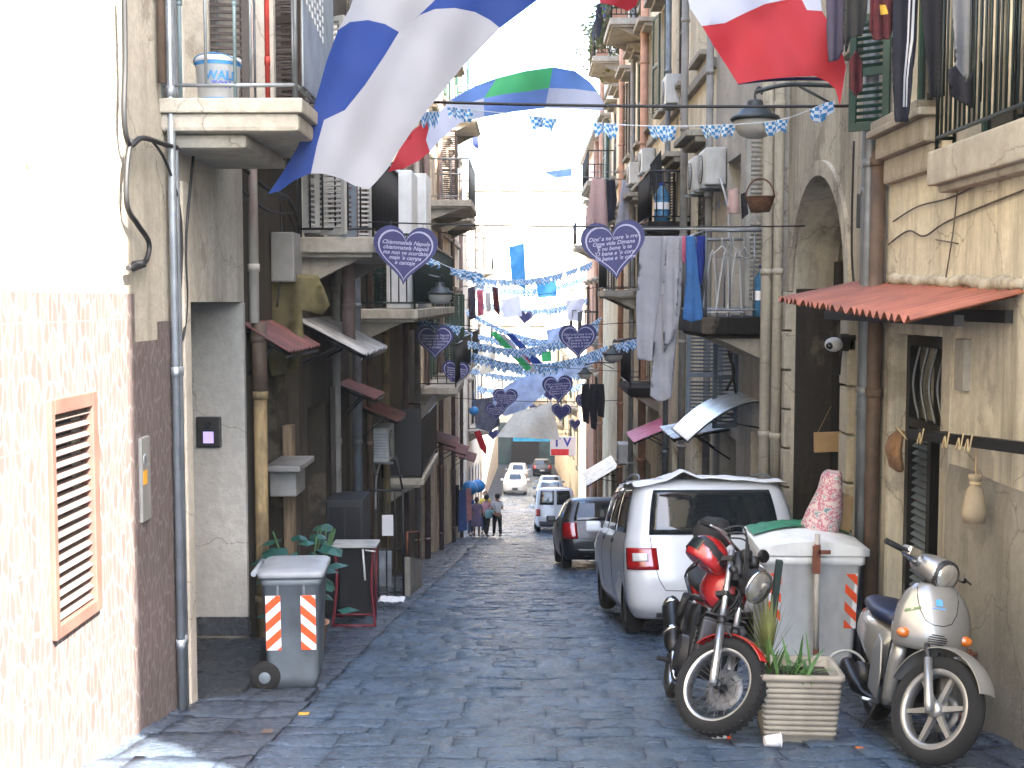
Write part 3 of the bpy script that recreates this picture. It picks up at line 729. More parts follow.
# door: iron frame, louvred leaf, bars over the fanlight
mb = MB()
for a, b, c, d in ((8.64, 8.72, -1.5, 1.28), (9.72, 9.80, -1.5, 1.28), (8.72, 9.72, 1.2, 1.28), (8.72, 9.72, .55, .62), (9.18, 9.26, -1.5, .55)): mb.b2((3.12, a, c), (3.2, b, d))
door = M_.part(mb, 'door', 'iron_black')
mb = MB(); z = -1.4
while z < .5: mb.box((3.17, 9.49, z), (.05, .44, .01), rot=Matrix.Rotation(R(-40), 3, 'Y')); z += .06
M_.part(mb, 'slats', 'shutter_blue', door)
mb = MB()
for k in range(5): mb.tube(smooth_path([(3.15, 8.8+.19*k, .62), (3.13, 8.9+.19*k, .9), (3.15, 8.8+.19*k, 1.2)]), .012, 5)
M_.part(mb, 'fanlight_grille', 'iron_grey', door)
mb = MB(); mb.b2((2.985, 8.42, -1.5), (3.06, 8.60, 1.42), bevel=.01); mb.b2((2.985, 9.84, -1.6), (3.06, 10.0, 1.42), bevel=.01); M_.part(mb, 'door_jamb', 'grey_plaster')
mb = MB()
mb.grid(lambda u, v: (M_.x(.035+.012*noise.noise((u*20, v*12, 5)) - .03*max(0, v*8-7.3)), 1.9+6.5*u, -1.5+(.42+1.5+.05*noise.noise((u*9, 3, 1)))*v), 80, 24); M_.part(mb, 'rough_dado', 'rough_render')
M_.drainpipe(10.12, -1.6, 7, .055, 'zinc', out=.12); M_.drainpipe(9.98, -1.6, 2.8, .06, 'pipe_brown', out=.09)
mb = MB(); mb.tube(smooth_path([(2.985, 9.8, 2.2), (2.98, 9.2, 2.27), (2.985, 8.5, 2.28), (2.985, 7.8, 2.33), (2.985, 6.9, 2.35)]), .006, 6); mb.tube(smooth_path([(2.98, 9.9, 2.02), (2.98, 9.4, 2.10), (2.975, 9.0, 2.04), (2.98, 8.5, 2.12), (2.98, 7.2, 2.22)]), .007, 6)
mb.tube(smooth_path([(2.98, 8.35, 2.35), (2.975, 8.4, 2.05), (2.98, 8.55, 1.7)]), .005, 6); mb.tube([(2.975, 8.3, 1.95), (2.975, 8.75, 2.0)], .005, 5); M_.part(mb, 'cabling', mat('cable_grey', (.07, .06, .05), .8))
mb = MB(); mb.b2((2.95, 8.08, .95), (3.01, 8.25, 1.3), bevel=.008); M_.part(mb, 'meter_box', 'slab_plaster')

N_ = Building('arch_house', 'grey right house with the tall dark archway and a round security camera', 1, 3.05, 10.2, 14, 14.5, 'grey_plaster')
N_.hole(11.35, 13.7, -2.5, 2.85, .8); N_.window(12, 13.1, 5.6, 7.8, 'shut', hood=.25); N_.finish('dark_recess')
cy, rr = 12.525, 1.175; zs = 2.85-rr
arc = [(cy+rr*math.cos(a), zs+rr*math.sin(a)) for a in [math.pi*k/18 for k in range(19)]]
mb = MB()
for sgn in (0, 1):
    pts = [p for p in arc if (p[0] >= cy-.001) == (sgn == 0)] if sgn == 0 else [p for p in arc if p[0] <= cy+.001]
    cor = (cy+rr, 2.853) if sgn == 0 else (cy-rr, 2.853)
    poly = pts + ([cor] if sgn == 0 else [cor])
    mb.prism([(3.046, y, z) for y, z in poly], (.5, 0, 0))
N_.part(mb, 'arch_spandrel', 'grey_plaster')
mb = MB()
for k in range(18):
    (y0, z0), (y1, z1) = arc[k], arc[k+1]; o = 1.13
    q = [(y0, z0), (y1, z1), (cy+(y1-cy)*o, zs+(z1-zs)*o), (cy+(y0-cy)*o, zs+(z0-zs)*o)]; mb.prism([(3.06, y, z) for y, z in q], (-.055, 0, 0))
for y0, y1 in ((11.05, 11.345), (13.705, 14.0-.02)):
    z = zs
    while z > -2.6: mb.b2((2.975+random.uniform(-.01, .01), y0, z-.44), (3.06, y1, z-.012), bevel=.015); z -= .45
N_.part(mb, 'arch_moulding', 'grey_plaster')
mb = MB(); mb.b2((3.09, 13.66, -2.45), (3.82, 13.697, 1.7), bevel=.004); N_.part(mb, 'dark_reveal', 'dark_reveal_plaster')  # near-black plaster panel over the far reveal, to match the dark archway
mb = MB(); mb.b2((3.5, 11.4, -2.4), (3.56, 13.65, 2.0)); 
for y in (11.9, 12.5, 13.1): mb.b2((3.46, y, -2.3), (3.5, y+.06, 1.9))
N_.part(mb, 'door', 'dark_recess')
N_.drainpipe(10.45, -1.8, 8, .05, 'zinc', out=.1); N_.drainpipe(13.9, -2.4, 9, .06, 'grey_plaster', out=.13)
N_.window(10.6, 11.4, 3.9, 5.2, 'glass', sill=.1)
mb = MB(); mb.tube(smooth_path([(2.99, 10.6, 2.7), (2.98, 10.7, 1.6), (2.98, 10.5, .9), (2.98, 10.55, -.6)]), .013, 6); mb.tube(smooth_path([(2.98, 11.0, 3.0), (2.98, 11.0, 2.0), (2.98, 10.75, 1.4)]), .01, 6); mb.b2((2.93, 10.55, 2.2), (3.04, 10.7, 2.5), bevel=.01)
N_.part(mb, 'cabling', 'cable_black')

O_ = Building('washing_house', 'cream right house with a laundry balcony and a clear curved door canopy', 1, 3.0, 14, 19, 12.8, 'cream_plaster')
O_.window(14.5, 15.6, 1.37, 3.8, 'glass', sill=0); O_.window(16.8, 17.9, 1.4, 3.6, 'glass'); O_.window(14.6, 15.7, 6.2, 8.4, 'shut', hood=.25); O_.window(17, 18.1, 6.2, 8.4, 'open', hood=.25)
O_.hole(14.7, 15.8, -2.6, -.15, .3); O_.hole(16.9, 18.3, -3.0, -.4, .3); O_.finish('dark_recess')
bal = O_.balcony(14.2, 16.4, 1.37, .90, th=.20, slab='dark_recess', rail='iron_grey', h=1.02, gap=.25)
mb = MB()
for s_ in (0, .06): mb.tube([(1.35+s_, 14.27+s_, 2.42), (2.95, 14.27+s_, 2.42)], .018, 6)
mb.tube([(1.35, 14.2, 2.42), (1.35, 14.5, 2.42)], .018, 6); O_.part(mb, 'clothes_rail', 'white_plastic', bal)
mb = MB(); O_.leaf(mb, (2.95, 14.62), (2.66, 14.56), 1.5, 3.6, th=.05); O_.part(mb, 'shutter', 'shutter_white')
mb = MB(); mb.grid(lambda u, v: (O_.x(.92*u), 15.2+1.6*v, .30-.52*u**1.9), 12, 6); mb.grid(lambda u, v: (O_.x(.92*u), 15.2+1.6*v, .292-.52*u**1.9), 12, 6); can = O_.part(mb, 'canopy', 'poly_white')
mb = MB()
for y in (15.22, 16.78): mb.tube([(O_.x(.92*u/8), y, .285-.52*(u/8)**1.9) for u in range(9)], .014, 6); mb.tube([(O_.x(0), y, -.05), (O_.x(.6), y, .06)], .012, 6)
mb.tube([(O_.x(.92), 15.2, -.225), (O_.x(.92), 16.8, -.225)], .014, 6); O_.part(mb, 'bracket', 'iron_black', can)
O_.corrugated(17.3, 18.9, -.25, -.42, .85, 'poly_white', pitch=.3, amp=.01)
mb = MB(); O_.leaf(mb, (2.98, 16.75), (2.62, 16.6), -.2, 1.2); O_.part(mb, 'shutter', 'shutter_blue')
mb = MB(); O_.leaf(mb, (2.98, 18.0), (2.45, 18.1), -.4, 1.3); O_.part(mb, 'shutter', 'shutter_blue')
O_.drainpipe(14.12, -2.4, 9, .07, 'grey_plaster', out=.16); O_.drainpipe(18.9, -3, 9, .06, 'pipe_white', out=.12)
mb = MB(); mb.tube(smooth_path([(2.97, 16.5, 1.3), (2.8, 16.4, .9), (2.85, 16.3, .6), (2.75, 16.3, .35)]), .02, 6); mb.tube(smooth_path([(2.97, 16.6, 1.3), (2.85, 16.5, .8), (2.9, 16.4, .3)]), .015, 6); O_.part(mb, 'cabling', 'cable_black')

Q_ = Building('ochre_house', 'long ochre right house with terracotta pipes and dark window hoods', 1, 3.0, 19, 46, 13.6, 'ochre_plaster')
for k in range(5):
    y = 19.9+k*5.6
    for j, z in enumerate((1.9, 5.65, 9.4)):
        Q_.window(y, y+1.2, z, z+2.2, ['shut', 'glass', 'open'][(k+j) % 3], hood=.38, sm=['shutter_brown', 'shutter_green'][j % 2], sill=.16)
        if k < 4: Q_.window(y+2.8, y+4.0, z, z+2.2, ['open', 'shut', 'glass'][(k+j) % 3], hood=.38, sill=.16)
    Q_.hole(y, y+1.6, gz(y)-.3, gz(y)+2.5, .4); Q_.hole(y+2.7, y+4.2, gz(y+2.7)-.3, gz(y+2.7)+2.3, .4)
Q_.finish('dark_recess')
for y, m, r in ((21.7, 'pipe_white', .07), (24.2, 'zinc', .06), (29, 'pipe_terracotta', .10), (32, 'pipe_white', .07), (35.6, 'pipe_terracotta', .09), (44.8, 'pipe_terracotta', .09)): Q_.drainpipe(y, gz(y)+.05, 13.2, r, m, out=.14)
Q_.band(5.2, .10, .16); Q_.band(13.3, .4, .3); Q_.band(9.0, .08, .14)
b1 = Q_.balcony(21.8, 24.0, 3.0, .78, th=.22, slab='dark_recess', rail='iron_black', h=.9); b2_ = Q_.balcony(36.5, 39, 8.9, .95, rail='iron_black'); b3 = Q_.balcony(29.3, 31.6, 8.35, .95, rail='iron_black'); Q_.balcony(40.5, 44.6, 5.6, .9, rail='iron_black', gap=.2)
Q_.balcony(31.5, 34.5, 1.85, .9, rail='iron_black', gap=.2); Q_.balcony(26.5, 29, -.35, .7, slab='dark_recess', gap=.2)
Q_.corrugated(24.5, 26.4, -1.0, -1.32, .75, 'sheet_magenta', pitch=.4, amp=.008)
Q_.corrugated(38, 41, -3.7, -4.3, 1.0, 'poly_white', pitch=.5, amp=.02)
S_ = Building('terracotta_house', 'far right house of faded terracotta render before the sunlit gap', 1, 3.1, 46, 60, 8.6, 'pink_plaster')
for k in range(4):
    y = 47+k*3.3
    for z in (-3.6, .2, 4): S_.window(y, y+1.1, z, z+2.1, ['shut', 'open'][k % 2], hood=.3)
    S_.hole(y, y+1.6, gz(y)-.4, gz(y)+2.4, .4)
S_.finish('dark_recess')
for y0, z in ((47, .15), (52, 4), (56, .15)): S_.balcony(y0, y0+3, z, .9, gap=.25)
S_.drainpipe(50.5, gz(50), 8.2, .1, 'pipe_terracotta'); S_.band(8.3, .35, .25)
T_ = Building('distant_house', 'distant right house beyond the sunlit gap with faded green shutters', 1, 3.1, 67, 120, -1.5, 'peach_plaster')
for k in range(11):
    y = 68.5+k*4.6
    for z in (-8, -4.6): T_.window(y, y+1.2, z, z+2.1, ['shut', 'glass', 'open'][k % 3], hood=.3, sm='shutter_green')
T_.finish()
for k in range(6): T_.balcony(70+k*8, 73+k*8, (-4.65, -8.05)[k % 2], .95, gap=.3)
# building that closes the view
mb = MB(); U = thing('end_building', 'pale building closing the far end of the street', 'building', (0, 124, gz(124)))
holes = []
mb.b2((-16, 124, gz(124)-1), (16, 134, 13.2)); U_w = mb.build('wall', 'cream_plaster', U)
for i, x in enumerate((-7.5, -4.5, -1.5, 1.5, 4.5, 7.5)):
    for z in (-8.6, -4.6, -.8, 3, 6.8, 10.2):
        mb = MB(); mb.b2((x-.65, 123.9, z), (x+.65, 123.98, z+2.3)); w = mb.build('window', ['frame_white', 'cream_plaster', 'slab_plaster'][(i+int(z*3)) % 3], U)
        mb = MB(); mb.b2((x-.8, 123.7, z-.15), (x+.8, 123.98, z-.004)); mb.build('sill', 'stone_trim', w); mb = MB(); mb.b2((x-.8, 123.7, z+2.34), (x+.8, 123.98, z+2.5)); mb.build('hood', 'stone_trim', w)
mat('shade_teal', (.02, .045, .05), .5, var=.5, vs=1.2)  # dark teal with the shade of the far street put into its colour
mb = MB(); mb.b2((-3.2, 123.88, gz(124)), (4.4, 123.98, gz(124)+4.4)); mb.build('shade_slab', 'shade_teal', U)  # slab standing in for shade along the foot of the end building
mb = MB(); mb.b2((-1.3, 123.8, gz(124)), (1.6, 123.878, gz(124)+3.0)); mb.build('shade_core', 'iron_black', U)  # black slab added in front to deepen that painted shade
mb = MB(); mb.b2((-16.2, 123.6, 12.9), (16.2, 123.99, 13.3)); mb.build('cornice', 'stone_trim', U)
# ------------------------------------------------------------------ things hung across and along the street
mat('heart_navy', (.022, .025, .115), .55, var=.15)
mat('heart_line', (.36, .36, .50), .5, var=.05)
mat('string_grey', (.10, .11, .12), .6)
def cable(name, a, b, drop, r, m, label, cat='cable'):
    mb = MB(); mb.tube(sag(a, b, drop), r, 6); return single(mb, name, m, label, cat, a)
def heart_curve(w, n=48):
    pts = []
    for k in range(n):
        t = 2*math.pi*k/n; x = 16*math.sin(t)**3; y = 13*math.cos(t)-5*math.cos(2*t)-2*math.cos(3*t)-math.cos(4*t)
        pts.append((x/32*w, (y+2.5)/32*w*1.02))
    return pts
HEART_TEXT = ["Chiammatela Napule\nchiammatela Napoli\nma nun ve scurdate\nmaje 'e campa\ne cantaje",
              "Dint' a nu core 'e rre\nOgge vide Dimane\n'E nu bene 'e te\n'O bene e 'o core\n'O bene e 'o core"]
def heart(px, py, wpx, Y, tilt, label, text=0, zc=None, yaw=0):
    c = at(px, py, Y); w = wpx*Y/F
    h = thing('heart_sign', label, 'heart sign', c, (0, R(tilt), R(yaw)), 'navy heart signs hung across the street')
    mb = MB(); P = heart_curve(w); mb.prism([(x, .012, z) for x, z in P], (0, -.024, 0)); mb.build('board', 'heart_navy', h, world=False)
    mb = MB(); a = [(x*.86, z*.86) for x, z in P]; b = [(x*.81, z*.805) for x, z in P]; n = len(P)
    for k in range(n):
        q = [a[k], a[(k+1) % n], b[(k+1) % n], b[k]]; mb.prism([(x, -.0125, z) for x, z in q], (0, -.003, 0))
    mb.build('outline', 'heart_line', h, world=False)
    if wpx > 20:
        M = basis((1, 0, 0), (0, 0, 1), (0, -1, 0), (0, -.0135, .03*w/.65))
        text_obj('lettering', HEART_TEXT[text], w*.088, 'heart_line', h, M, shear=.35, line=.88, bold=.0015*w)
    mb = MB()
    for s_ in (-1, 1): mb.tube([(s_*w*.25, 0, w*.44), (s_*w*.25, 0, w*.44+.06)], .004, 4)
    mb.build('hanger', 'string_grey', h, world=False)
    return h
H = [(405, 256, 64, 12.9, 4, 'large navy heart with five script lines hung on the left below the big flag', 0, 4), (614, 251, 64, 12.9, -6, 'large navy heart with white script beside the grey laundry on the right', 1, -4),
     (435, 343, 38, 22, 0, 'mid-size navy heart hanging left over the black balcony box', 0, 6), (578, 342, 38, 22, -2, 'mid-size navy heart hanging right beside the small wall lantern', 1, -5),
     (455, 374, 28, 30, 8, 'navy heart just below and right of the left mid-size heart', 0, 10), (558, 390, 31, 28, -4, 'navy heart over the pale blue cloth, lower right', 1, 0),
     (587, 404, 23, 38, -2, 'small navy heart in front of the black washing on the right', 1, 0), (505, 400, 25, 34, 3, 'navy heart at the left end of the pale blue cloth', 0, 0),
     (496, 412, 21, 40, -6, 'navy heart overlapped by the one at the left end of the blue cloth', 0, 8), (561, 413, 20, 40, 6, 'navy heart directly below the one over the pale blue cloth', 1, 0),
     (537, 411, 15, 52, 0, 'tiny faded heart in the middle of the street over the canvas', 1, 0), (493, 435, 12, 62, 0, 'tiniest pale heart beside the white sunlit wall', 0, 0),
     (519, 417, 13, 56, 4, 'tiny faded heart left of the middle one over the canvas', 0, 0), (550, 396, 12, 60, -4, 'tiny heart peeping out left of the heart over the blue cloth', 0, 0), (575, 425, 12, 58, 0, 'tiny heart above the white T V sign', 0, 0), (525, 318, 15, 55, 5, 'small heart high in the middle among the bunting', 0, 0)]
for k, (x, y, w, Y, t, l, tx, yw) in enumerate(H): heart(x, y, w, Y, t, l, tx, yaw=yw)
cable('hanging_cable', at(368, 222, 12.9), at(805, 226, 12.9), .03, .008, 'cable_black', 'thin black cable carrying the two large heart signs')
cable('hanging_cable', at(428, 102, 11.8), at(850, 106, 11.0), .02, .014, 'cable_black', 'thick black cable crossing in front of the big street lantern')
for x0, y0, x1, y1, Y, l in ((395, 322, 640, 322, 22, 'thin wire carrying the two mid-size hearts'), (430, 352, 640, 372, 29.4, 'thin wire over the pale blue cloth'), (440, 262, 470, 272, 21, 'short wire near the left lantern'), (455, 398, 625, 400, 38, 'thin wire carrying the small hearts'),
                             (440, 232, 600, 246, 33, 'slack wire crossing high over the middle of the street'), (462, 300, 612, 285, 42, 'wire strung between the far upper balconies')):
    cable('hanging_cable', at(x0, y0, Y), at(x1, y1, Y), .08, .007 if Y < 30 else .011, 'cable_black', l)

# blue and white bunting
mat('bunting_blue', (.06, .28, .58), .6, var=.15, transl=.35); mat('bunting_white', (.72, .78, .82), .6, var=.05, transl=.35)
def bunting(name_label, pts, pos, w, h, seed=1, group='blue and white bunting strings'):
    """a string through points, with ruffled chequered pennants at fractions of its length"""
    rnd = random.Random(seed); path = smooth_path(pts, 8); root = thing('bunting', name_label, 'bunting', path[0], group=group)
    mb = MB(); mb.tube(path, .005 if w < .5 else .009, 5); mb.build('string', 'bunting_white', root)
    for f in pos:
        i = min(len(path)-2, int(f*(len(path)-1))); c = path[i].lerp(path[i+1], f*(len(path)-1)-i); d = (path[i+1]-path[i]).normalized(); n = d.cross(Vector((0, 0, 1))).normalized()
        mb = MB(); ww = w*rnd.uniform(.8, 1.15); hh = h*rnd.uniform(.75, 1.1); ph = rnd.random()*6; nu, nv = 12, 4
        mb.grid(lambda u, v: c + d*ww*(u-.5)*(1-.25*v) + n*(.06*w/.35*math.sin(u*14+ph)*(.4+v)) - Vector((0, 0, v*hh*(.55+.45*abs(math.sin(u*9.4+ph)))+.02*w*math.sin(u*11+ph))), nu, nv)
        for q, f_ in enumerate(mb.bm.faces): f_.material_index = ((q % nv) + (q // nv)) % 2
        mb.build('pennant', ['bunting_blue', 'bunting_white'], root)
bunting('blue and white chequered bunting strung in front of the big lantern', [at(455, 108, 11.8), at(530, 116, 11.6), at(597, 123, 11.4), at(655, 126, 11.2), at(720, 125, 11), at(780, 120, 10.8), at(826, 103, 10.4)], (.02, .2, .36, .52, .66, .82, .97), .30, .13, 3)
bunting('short blue bunting at the edge of the large white flag', [at(424, 112, 10.4), at(440, 112, 10.4)], (.4,), .2, .13, 8)
bunting('light blue bunting beside the left lantern', [at(430, 258, 17), at(452, 268, 17.3), at(476, 272, 17.6)], (.1, .6, .95), .34, .13, 4)
bunting('pale blue bunting just under the mid-size hearts', [at(420, 320, 24), at(500, 332, 24), at(600, 344, 24), at(642, 338, 24)], (.05, .15, .8, .9, .98), .45, .2, 5)
for k, (x0, y0, x1, y1, Y, l) in enumerate(((448, 270, 592, 262, 44, 'far bunting string high between the sunlit balconies'), (470, 352, 606, 346, 40, 'far bunting string above the pale blue cloth'), (462, 330, 600, 326, 48, 'far bunting string sagging behind the hearts'),
                                            (478, 300, 588, 298, 58, 'faint far bunting string across the bright street end'), (470, 368, 596, 362, 54, 'lowest far bunting string over the canvas'), (476, 282, 586, 276, 62, 'faint far bunting string below the blue cloth'), (474, 342, 600, 318, 36, 'slanting far bunting string behind the right mid-size heart'), (478, 386, 592, 380, 64, 'farthest low bunting string over the end of the street'), (470, 312, 592, 340, 50, 'far bunting string slanting down to the right'), (480, 352, 588, 372, 58, 'far bunting string slanting down over the pale blue cloth'))):
    a, b = at(x0, y0, Y), at(x1, y1, Y); bunting(l, sag(a, b, .5, 4), [i/11+.03 for i in range(11)], .6+.1*(k % 3), .3+.12*(k % 2), 20+k)

# flags
mat('flag_blue', (.010, .045, .23), .75, var=.10, vs=2, transl=.5); mat('flag_white', (.42, .42, .45), .75, var=.05, vs=2, transl=.55); mat('flag_pale', (.55, .58, .70), .75, var=.05, vs=2, transl=.55); mat('flag_green2', (.09, .52, .20), .75, var=.08, vs=2, transl=.55); mat('flag_sky2', (.14, .27, .62), .75, var=.1, vs=2, transl=.55); mat('flag_red', (.33, .011, .02), .75, var=.1, vs=2, transl=.3)
mat('flag_green', (.05, .42, .14), .75, var=.1, vs=2, transl=.35); mat('flag_navy', (.02, .03, .12), .7, transl=.2); mat('flag_sky', (.16, .27, .62), .75, var=.1, vs=2, transl=.4)
def ripple(Y0, a, kx, ky, tx=0, ty=0, cx=0, cy=0):
    return lambda u, v: at(u, v, Y0 + a*math.sin(u*kx+v*ky) + .35*a*math.sin(u*kx*2.3-v*ky*1.4+1) + tx*(u-cx) + ty*(v-cy))
FL = [(268, 194), (283, 172), (297, 148), (311, 118), (318, 92), (327, 60), (338, 30)]; FT = [(338, 30), (350, 22), (368, 20), (385, 24), (399, 32)]
FB = [(399, 32), (385, 55), (365, 85), (345, 110), (324, 120), (317, 145), (311, 173)]; FW = [(413, 21), (420, 15), (435, 9), (455, 8), (475, 12), (490, 20), (500, 28)]
regs = [(FL + FT[1:] + FB[1:] + [(295, 180), (280, 191)], 0),
        ([(338, 30), (350, 8), (360, -20), (455, -20), (432, 3), (413, 21), (399, 32)] + FT[::-1][1:-1], 1),
        ([(413, 21), (432, 3), (455, -20), (562, -20), (540, -2), (520, 13), (500, 28)] + FW[::-1][1:-1], 0),
        ([(399, 32)] + FW + [(480, 49), (462, 67), (442, 92), (426, 112), (412, 131), (399, 150), (388, 168), (377, 181), (369, 189), (355, 186), (340, 178), (325, 174)] + FB[::-1][:-1], 1)]
o = single(sheet(regs, ripple(9.2, .07, .045, -.033, .004, -.003, 400, 90), 7), 'flag', ['flag_blue', 'flag_white'], 'huge blue and white flag billowing across the upper left of the street', 'flag', at(400, 5, 9.2), 'flags strung over the street')
T1 = [(497, 78), (525, 71), (553, 67)]; M1 = [(484, 98), (505, 94), (530, 91), (549, 88)]
regs = [([(430, 123), (450, 100), (466, 104), (484, 98), (484, 117), (460, 123), (440, 140), (430, 152), (426, 140)], 1), ([(450, 100), (475, 86), (497, 78), (484, 98), (466, 104)], 0),
        (T1 + M1[::-1], 2), ([(553, 67), (575, 71), (590, 82), (598, 92), (575, 89), (549, 88)], 0), ([(549, 88), (575, 89), (598, 92), (604, 103), (603, 111), (575, 109), (545, 108)], 1),
        (M1 + [(545, 108), (512, 112), (484, 117)], 4), ([(428, 119), (430, 123), (426, 140), (430, 152), (420, 160), (405, 168), (388, 172), (399, 150), (412, 131)], 3)]
single(sheet(regs, ripple(14.5, .12, .05, .05, .006, 0, 500, 90), 6), 'flag', ['flag_sky2', 'flag_pale', 'flag_green2', 'flag_red', 'flag_sky'], 'long arched flag of blue, white and green with one red end', 'flag', at(520, 75, 14.5), 'flags strung over the street')
RB = [(702, 26), (725, 23), (745, 13), (765, 4), (790, -1), (802, 0), (807, 10), (822, 11)]
regs = [([(684, -20), (690, 8)] + RB + [(818, -20)], 1), (RB[::-1] + [(715, 48), (728, 68), (738, 84), (760, 80), (790, 77), (815, 76), (828, 82), (836, 90), (840, 106), (843, 86), (846, 66), (840, 45), (832, 28)], 0)]
single(sheet(regs, ripple(9.6, .07, .05, .04, -.002, -.004, 760, 40), 7), 'flag', ['flag_red', 'flag_pale'], 'red and white flag hanging over the upper right of the street', 'flag', at(760, 0, 9.6), 'flags strung over the street')
mb = MB(); mb.tube(sag(at(738, 83, 9.75), at(838, 80, 9.75), -.02), .014, 8); single(mb, 'flag_pole', 'flag_navy', 'dark slim pole along the lower hem of the red and white flag', 'pole', at(738, 83, 9.75))
single(sheet([([(598, -12), (642, -12), (636, 6), (628, 11), (612, 5), (600, 3)], 0)], ripple(26, .1, .1, .1), 5), 'flag', ['flag_red'], 'small red flag at the very top beside the planted balconies', 'flag', at(620, -10, 26), 'flags strung over the street')
mat('cloth_paleblue', (.42, .52, .75), .8, var=.2, vs=3, transl=.45); mat('canvas_cream', (.72, .66, .55), .8, var=.1, transl=.4)
single(sheet([([(493, 396), (510, 383), (540, 371), (575, 360), (598, 351), (603, 357), (572, 376), (546, 392), (526, 409), (506, 416), (493, 411)], 0)], ripple(44, .3, .12, .2, .02, 0, 550, 0), 5), 'cloth_banner', ['cloth_paleblue'], 'pale blue printed cloth stretched diagonally across the middle street', 'banner', at(545, 375, 44))
single(sheet([([(496, 437), (515, 412), (552, 402), (560, 440), (530, 438)], 0)], ripple(49, .3, .1, .1, 0, .05, 0, 420), 5), 'street_canvas', ['canvas_cream'], 'cream canvas sheet slung across the street below the hearts', 'canvas', at(530, 420, 49))
single(sheet([([(472, 400), (498, 396), (500, 425), (490, 432), (476, 428)], 0)], ripple(44, .15, .3, .1), 4), 'cloth_banner', [mat('cloth_slate', (.13, .14, .19), .8, transl=.2)], 'slate grey cloth hanging on the left below the hearts', 'banner', at(485, 398, 44))
single(sheet([([(474, 432), (480, 430), (487, 448), (486, 455), (480, 448)], 0)], ripple(44, .1, .3, .1), 3), 'cloth_banner', ['flag_red'], 'narrow red cloth hanging beside the sunlit white wall', 'banner', at(480, 431, 44))
for k, (q, m, l) in enumerate((([(490, 333), (496, 331), (532, 368), (526, 371)], 'flag_green', 'green ribbon slanting down in the distance'), ([(497, 333), (505, 335), (538, 372), (531, 372)], 'flag_white', 'white ribbon slanting beside the green one'), ([(506, 334), (513, 334), (546, 366), (538, 370)], 'flag_blue', 'blue ribbon slanting right of the white one'),
                               ([(521, 352), (532, 351), (533, 363), (522, 363)], 'flag_red', 'small red cloth square over the pale blue cloth'), ([(541, 351), (551, 351), (552, 361), (542, 362)], 'flag_green', 'small green cloth square beside the red square'), ([(509, 247), (524, 243), (526, 290), (512, 282)], 'bunting_blue', 'far light blue cloth high in the bright gap'), ([(544, 172), (572, 168), (572, 176), (556, 178)], 'flag_sky', 'far blue flag edge in the sky gap'), ([(470, 120), (477, 118), (479, 150), (473, 146)], 'flag_navy', 'dark cloth hanging at the sunlit left balcony'))):
    single(sheet([(q, 0)], ripple(37+2*k, .1, .2, .2), 4), 'ribbon' if k < 3 else 'cloth', [m], l, 'cloth', at(*q[0], 37+2*k))
for k, (q, m, l, Y) in enumerate((([(500, 300), (520, 296), (522, 316), (503, 318)], 'flag_pale', 'pale cloth hanging from the far bunting on the left half', 52), ([(546, 330), (566, 326), (570, 344), (549, 348)], 'cloth_paleblue', 'pale blue cloth hung just left of the right mid-size heart', 47), ([(478, 352), (496, 350), (494, 372), (480, 374)], 'canvas_cream', 'cream cloth hanging above the slate grey cloth', 50), ([(536, 282), (556, 280), (557, 296), (538, 298)], 'bunting_blue', 'light blue cloth under the right half of the faint bunting', 60), ([(566, 300), (584, 298), (582, 322), (568, 320)], 'flag_pale', 'pale cloth by the far right balconies', 56))):
    single(sheet([(q, 0)], ripple(Y, .15, .3, .2), 4), 'cloth', [m], l, 'cloth', at(*q[0], Y))
# white notice with T V lettering, blue shop banner
mat('sign_white', (.75, .74, .72), .5, var=.05); mat('sign_blue', (.04, .07, .35), .5); mat('sign_red', (.7, .04, .04), .5); mat('sign_teal', (.05, .30, .45), .5, var=.5, vs=1.5)
c = at(563, 446, 62); t = thing('shop_sign', 'white hanging sign with blue T V letters above a red block', 'sign', c)
mb = MB(); mb.box((0, 0, 0), (1.35, .06, 1.0), bevel=.01); mb.build('board', 'sign_white', t, world=False)
text_obj('lettering', 'T V', .62, 'sign_blue', t, basis((1, 0, 0), (0, 0, 1), (0, -1, 0), (-.05, -.034, .18)), bold=.02)
mb = MB(); mb.b2((-.62, -.036, -.48), (.3, -.031, -.16)); mb.build('red_block', 'sign_red', t, world=False)
mb = MB(); mb.tube([(-.6, 0, .49), (-.6, 0, 1.1)], .01, 5); mb.tube([(.6, 0, .49), (.6, 0, 1.1)], .01, 5); mb.build('hanger', 'string_grey', t, world=False)
mb = MB(); a, b = at(513, 436, 66), at(553, 436, 66); mb.b2((a.x, a.y, a.z-.3), (b.x, b.y+.05, b.z+.3)); single(mb, 'shop_banner', 'sign_teal', 'blue and teal banner across the far street', 'banner', a)

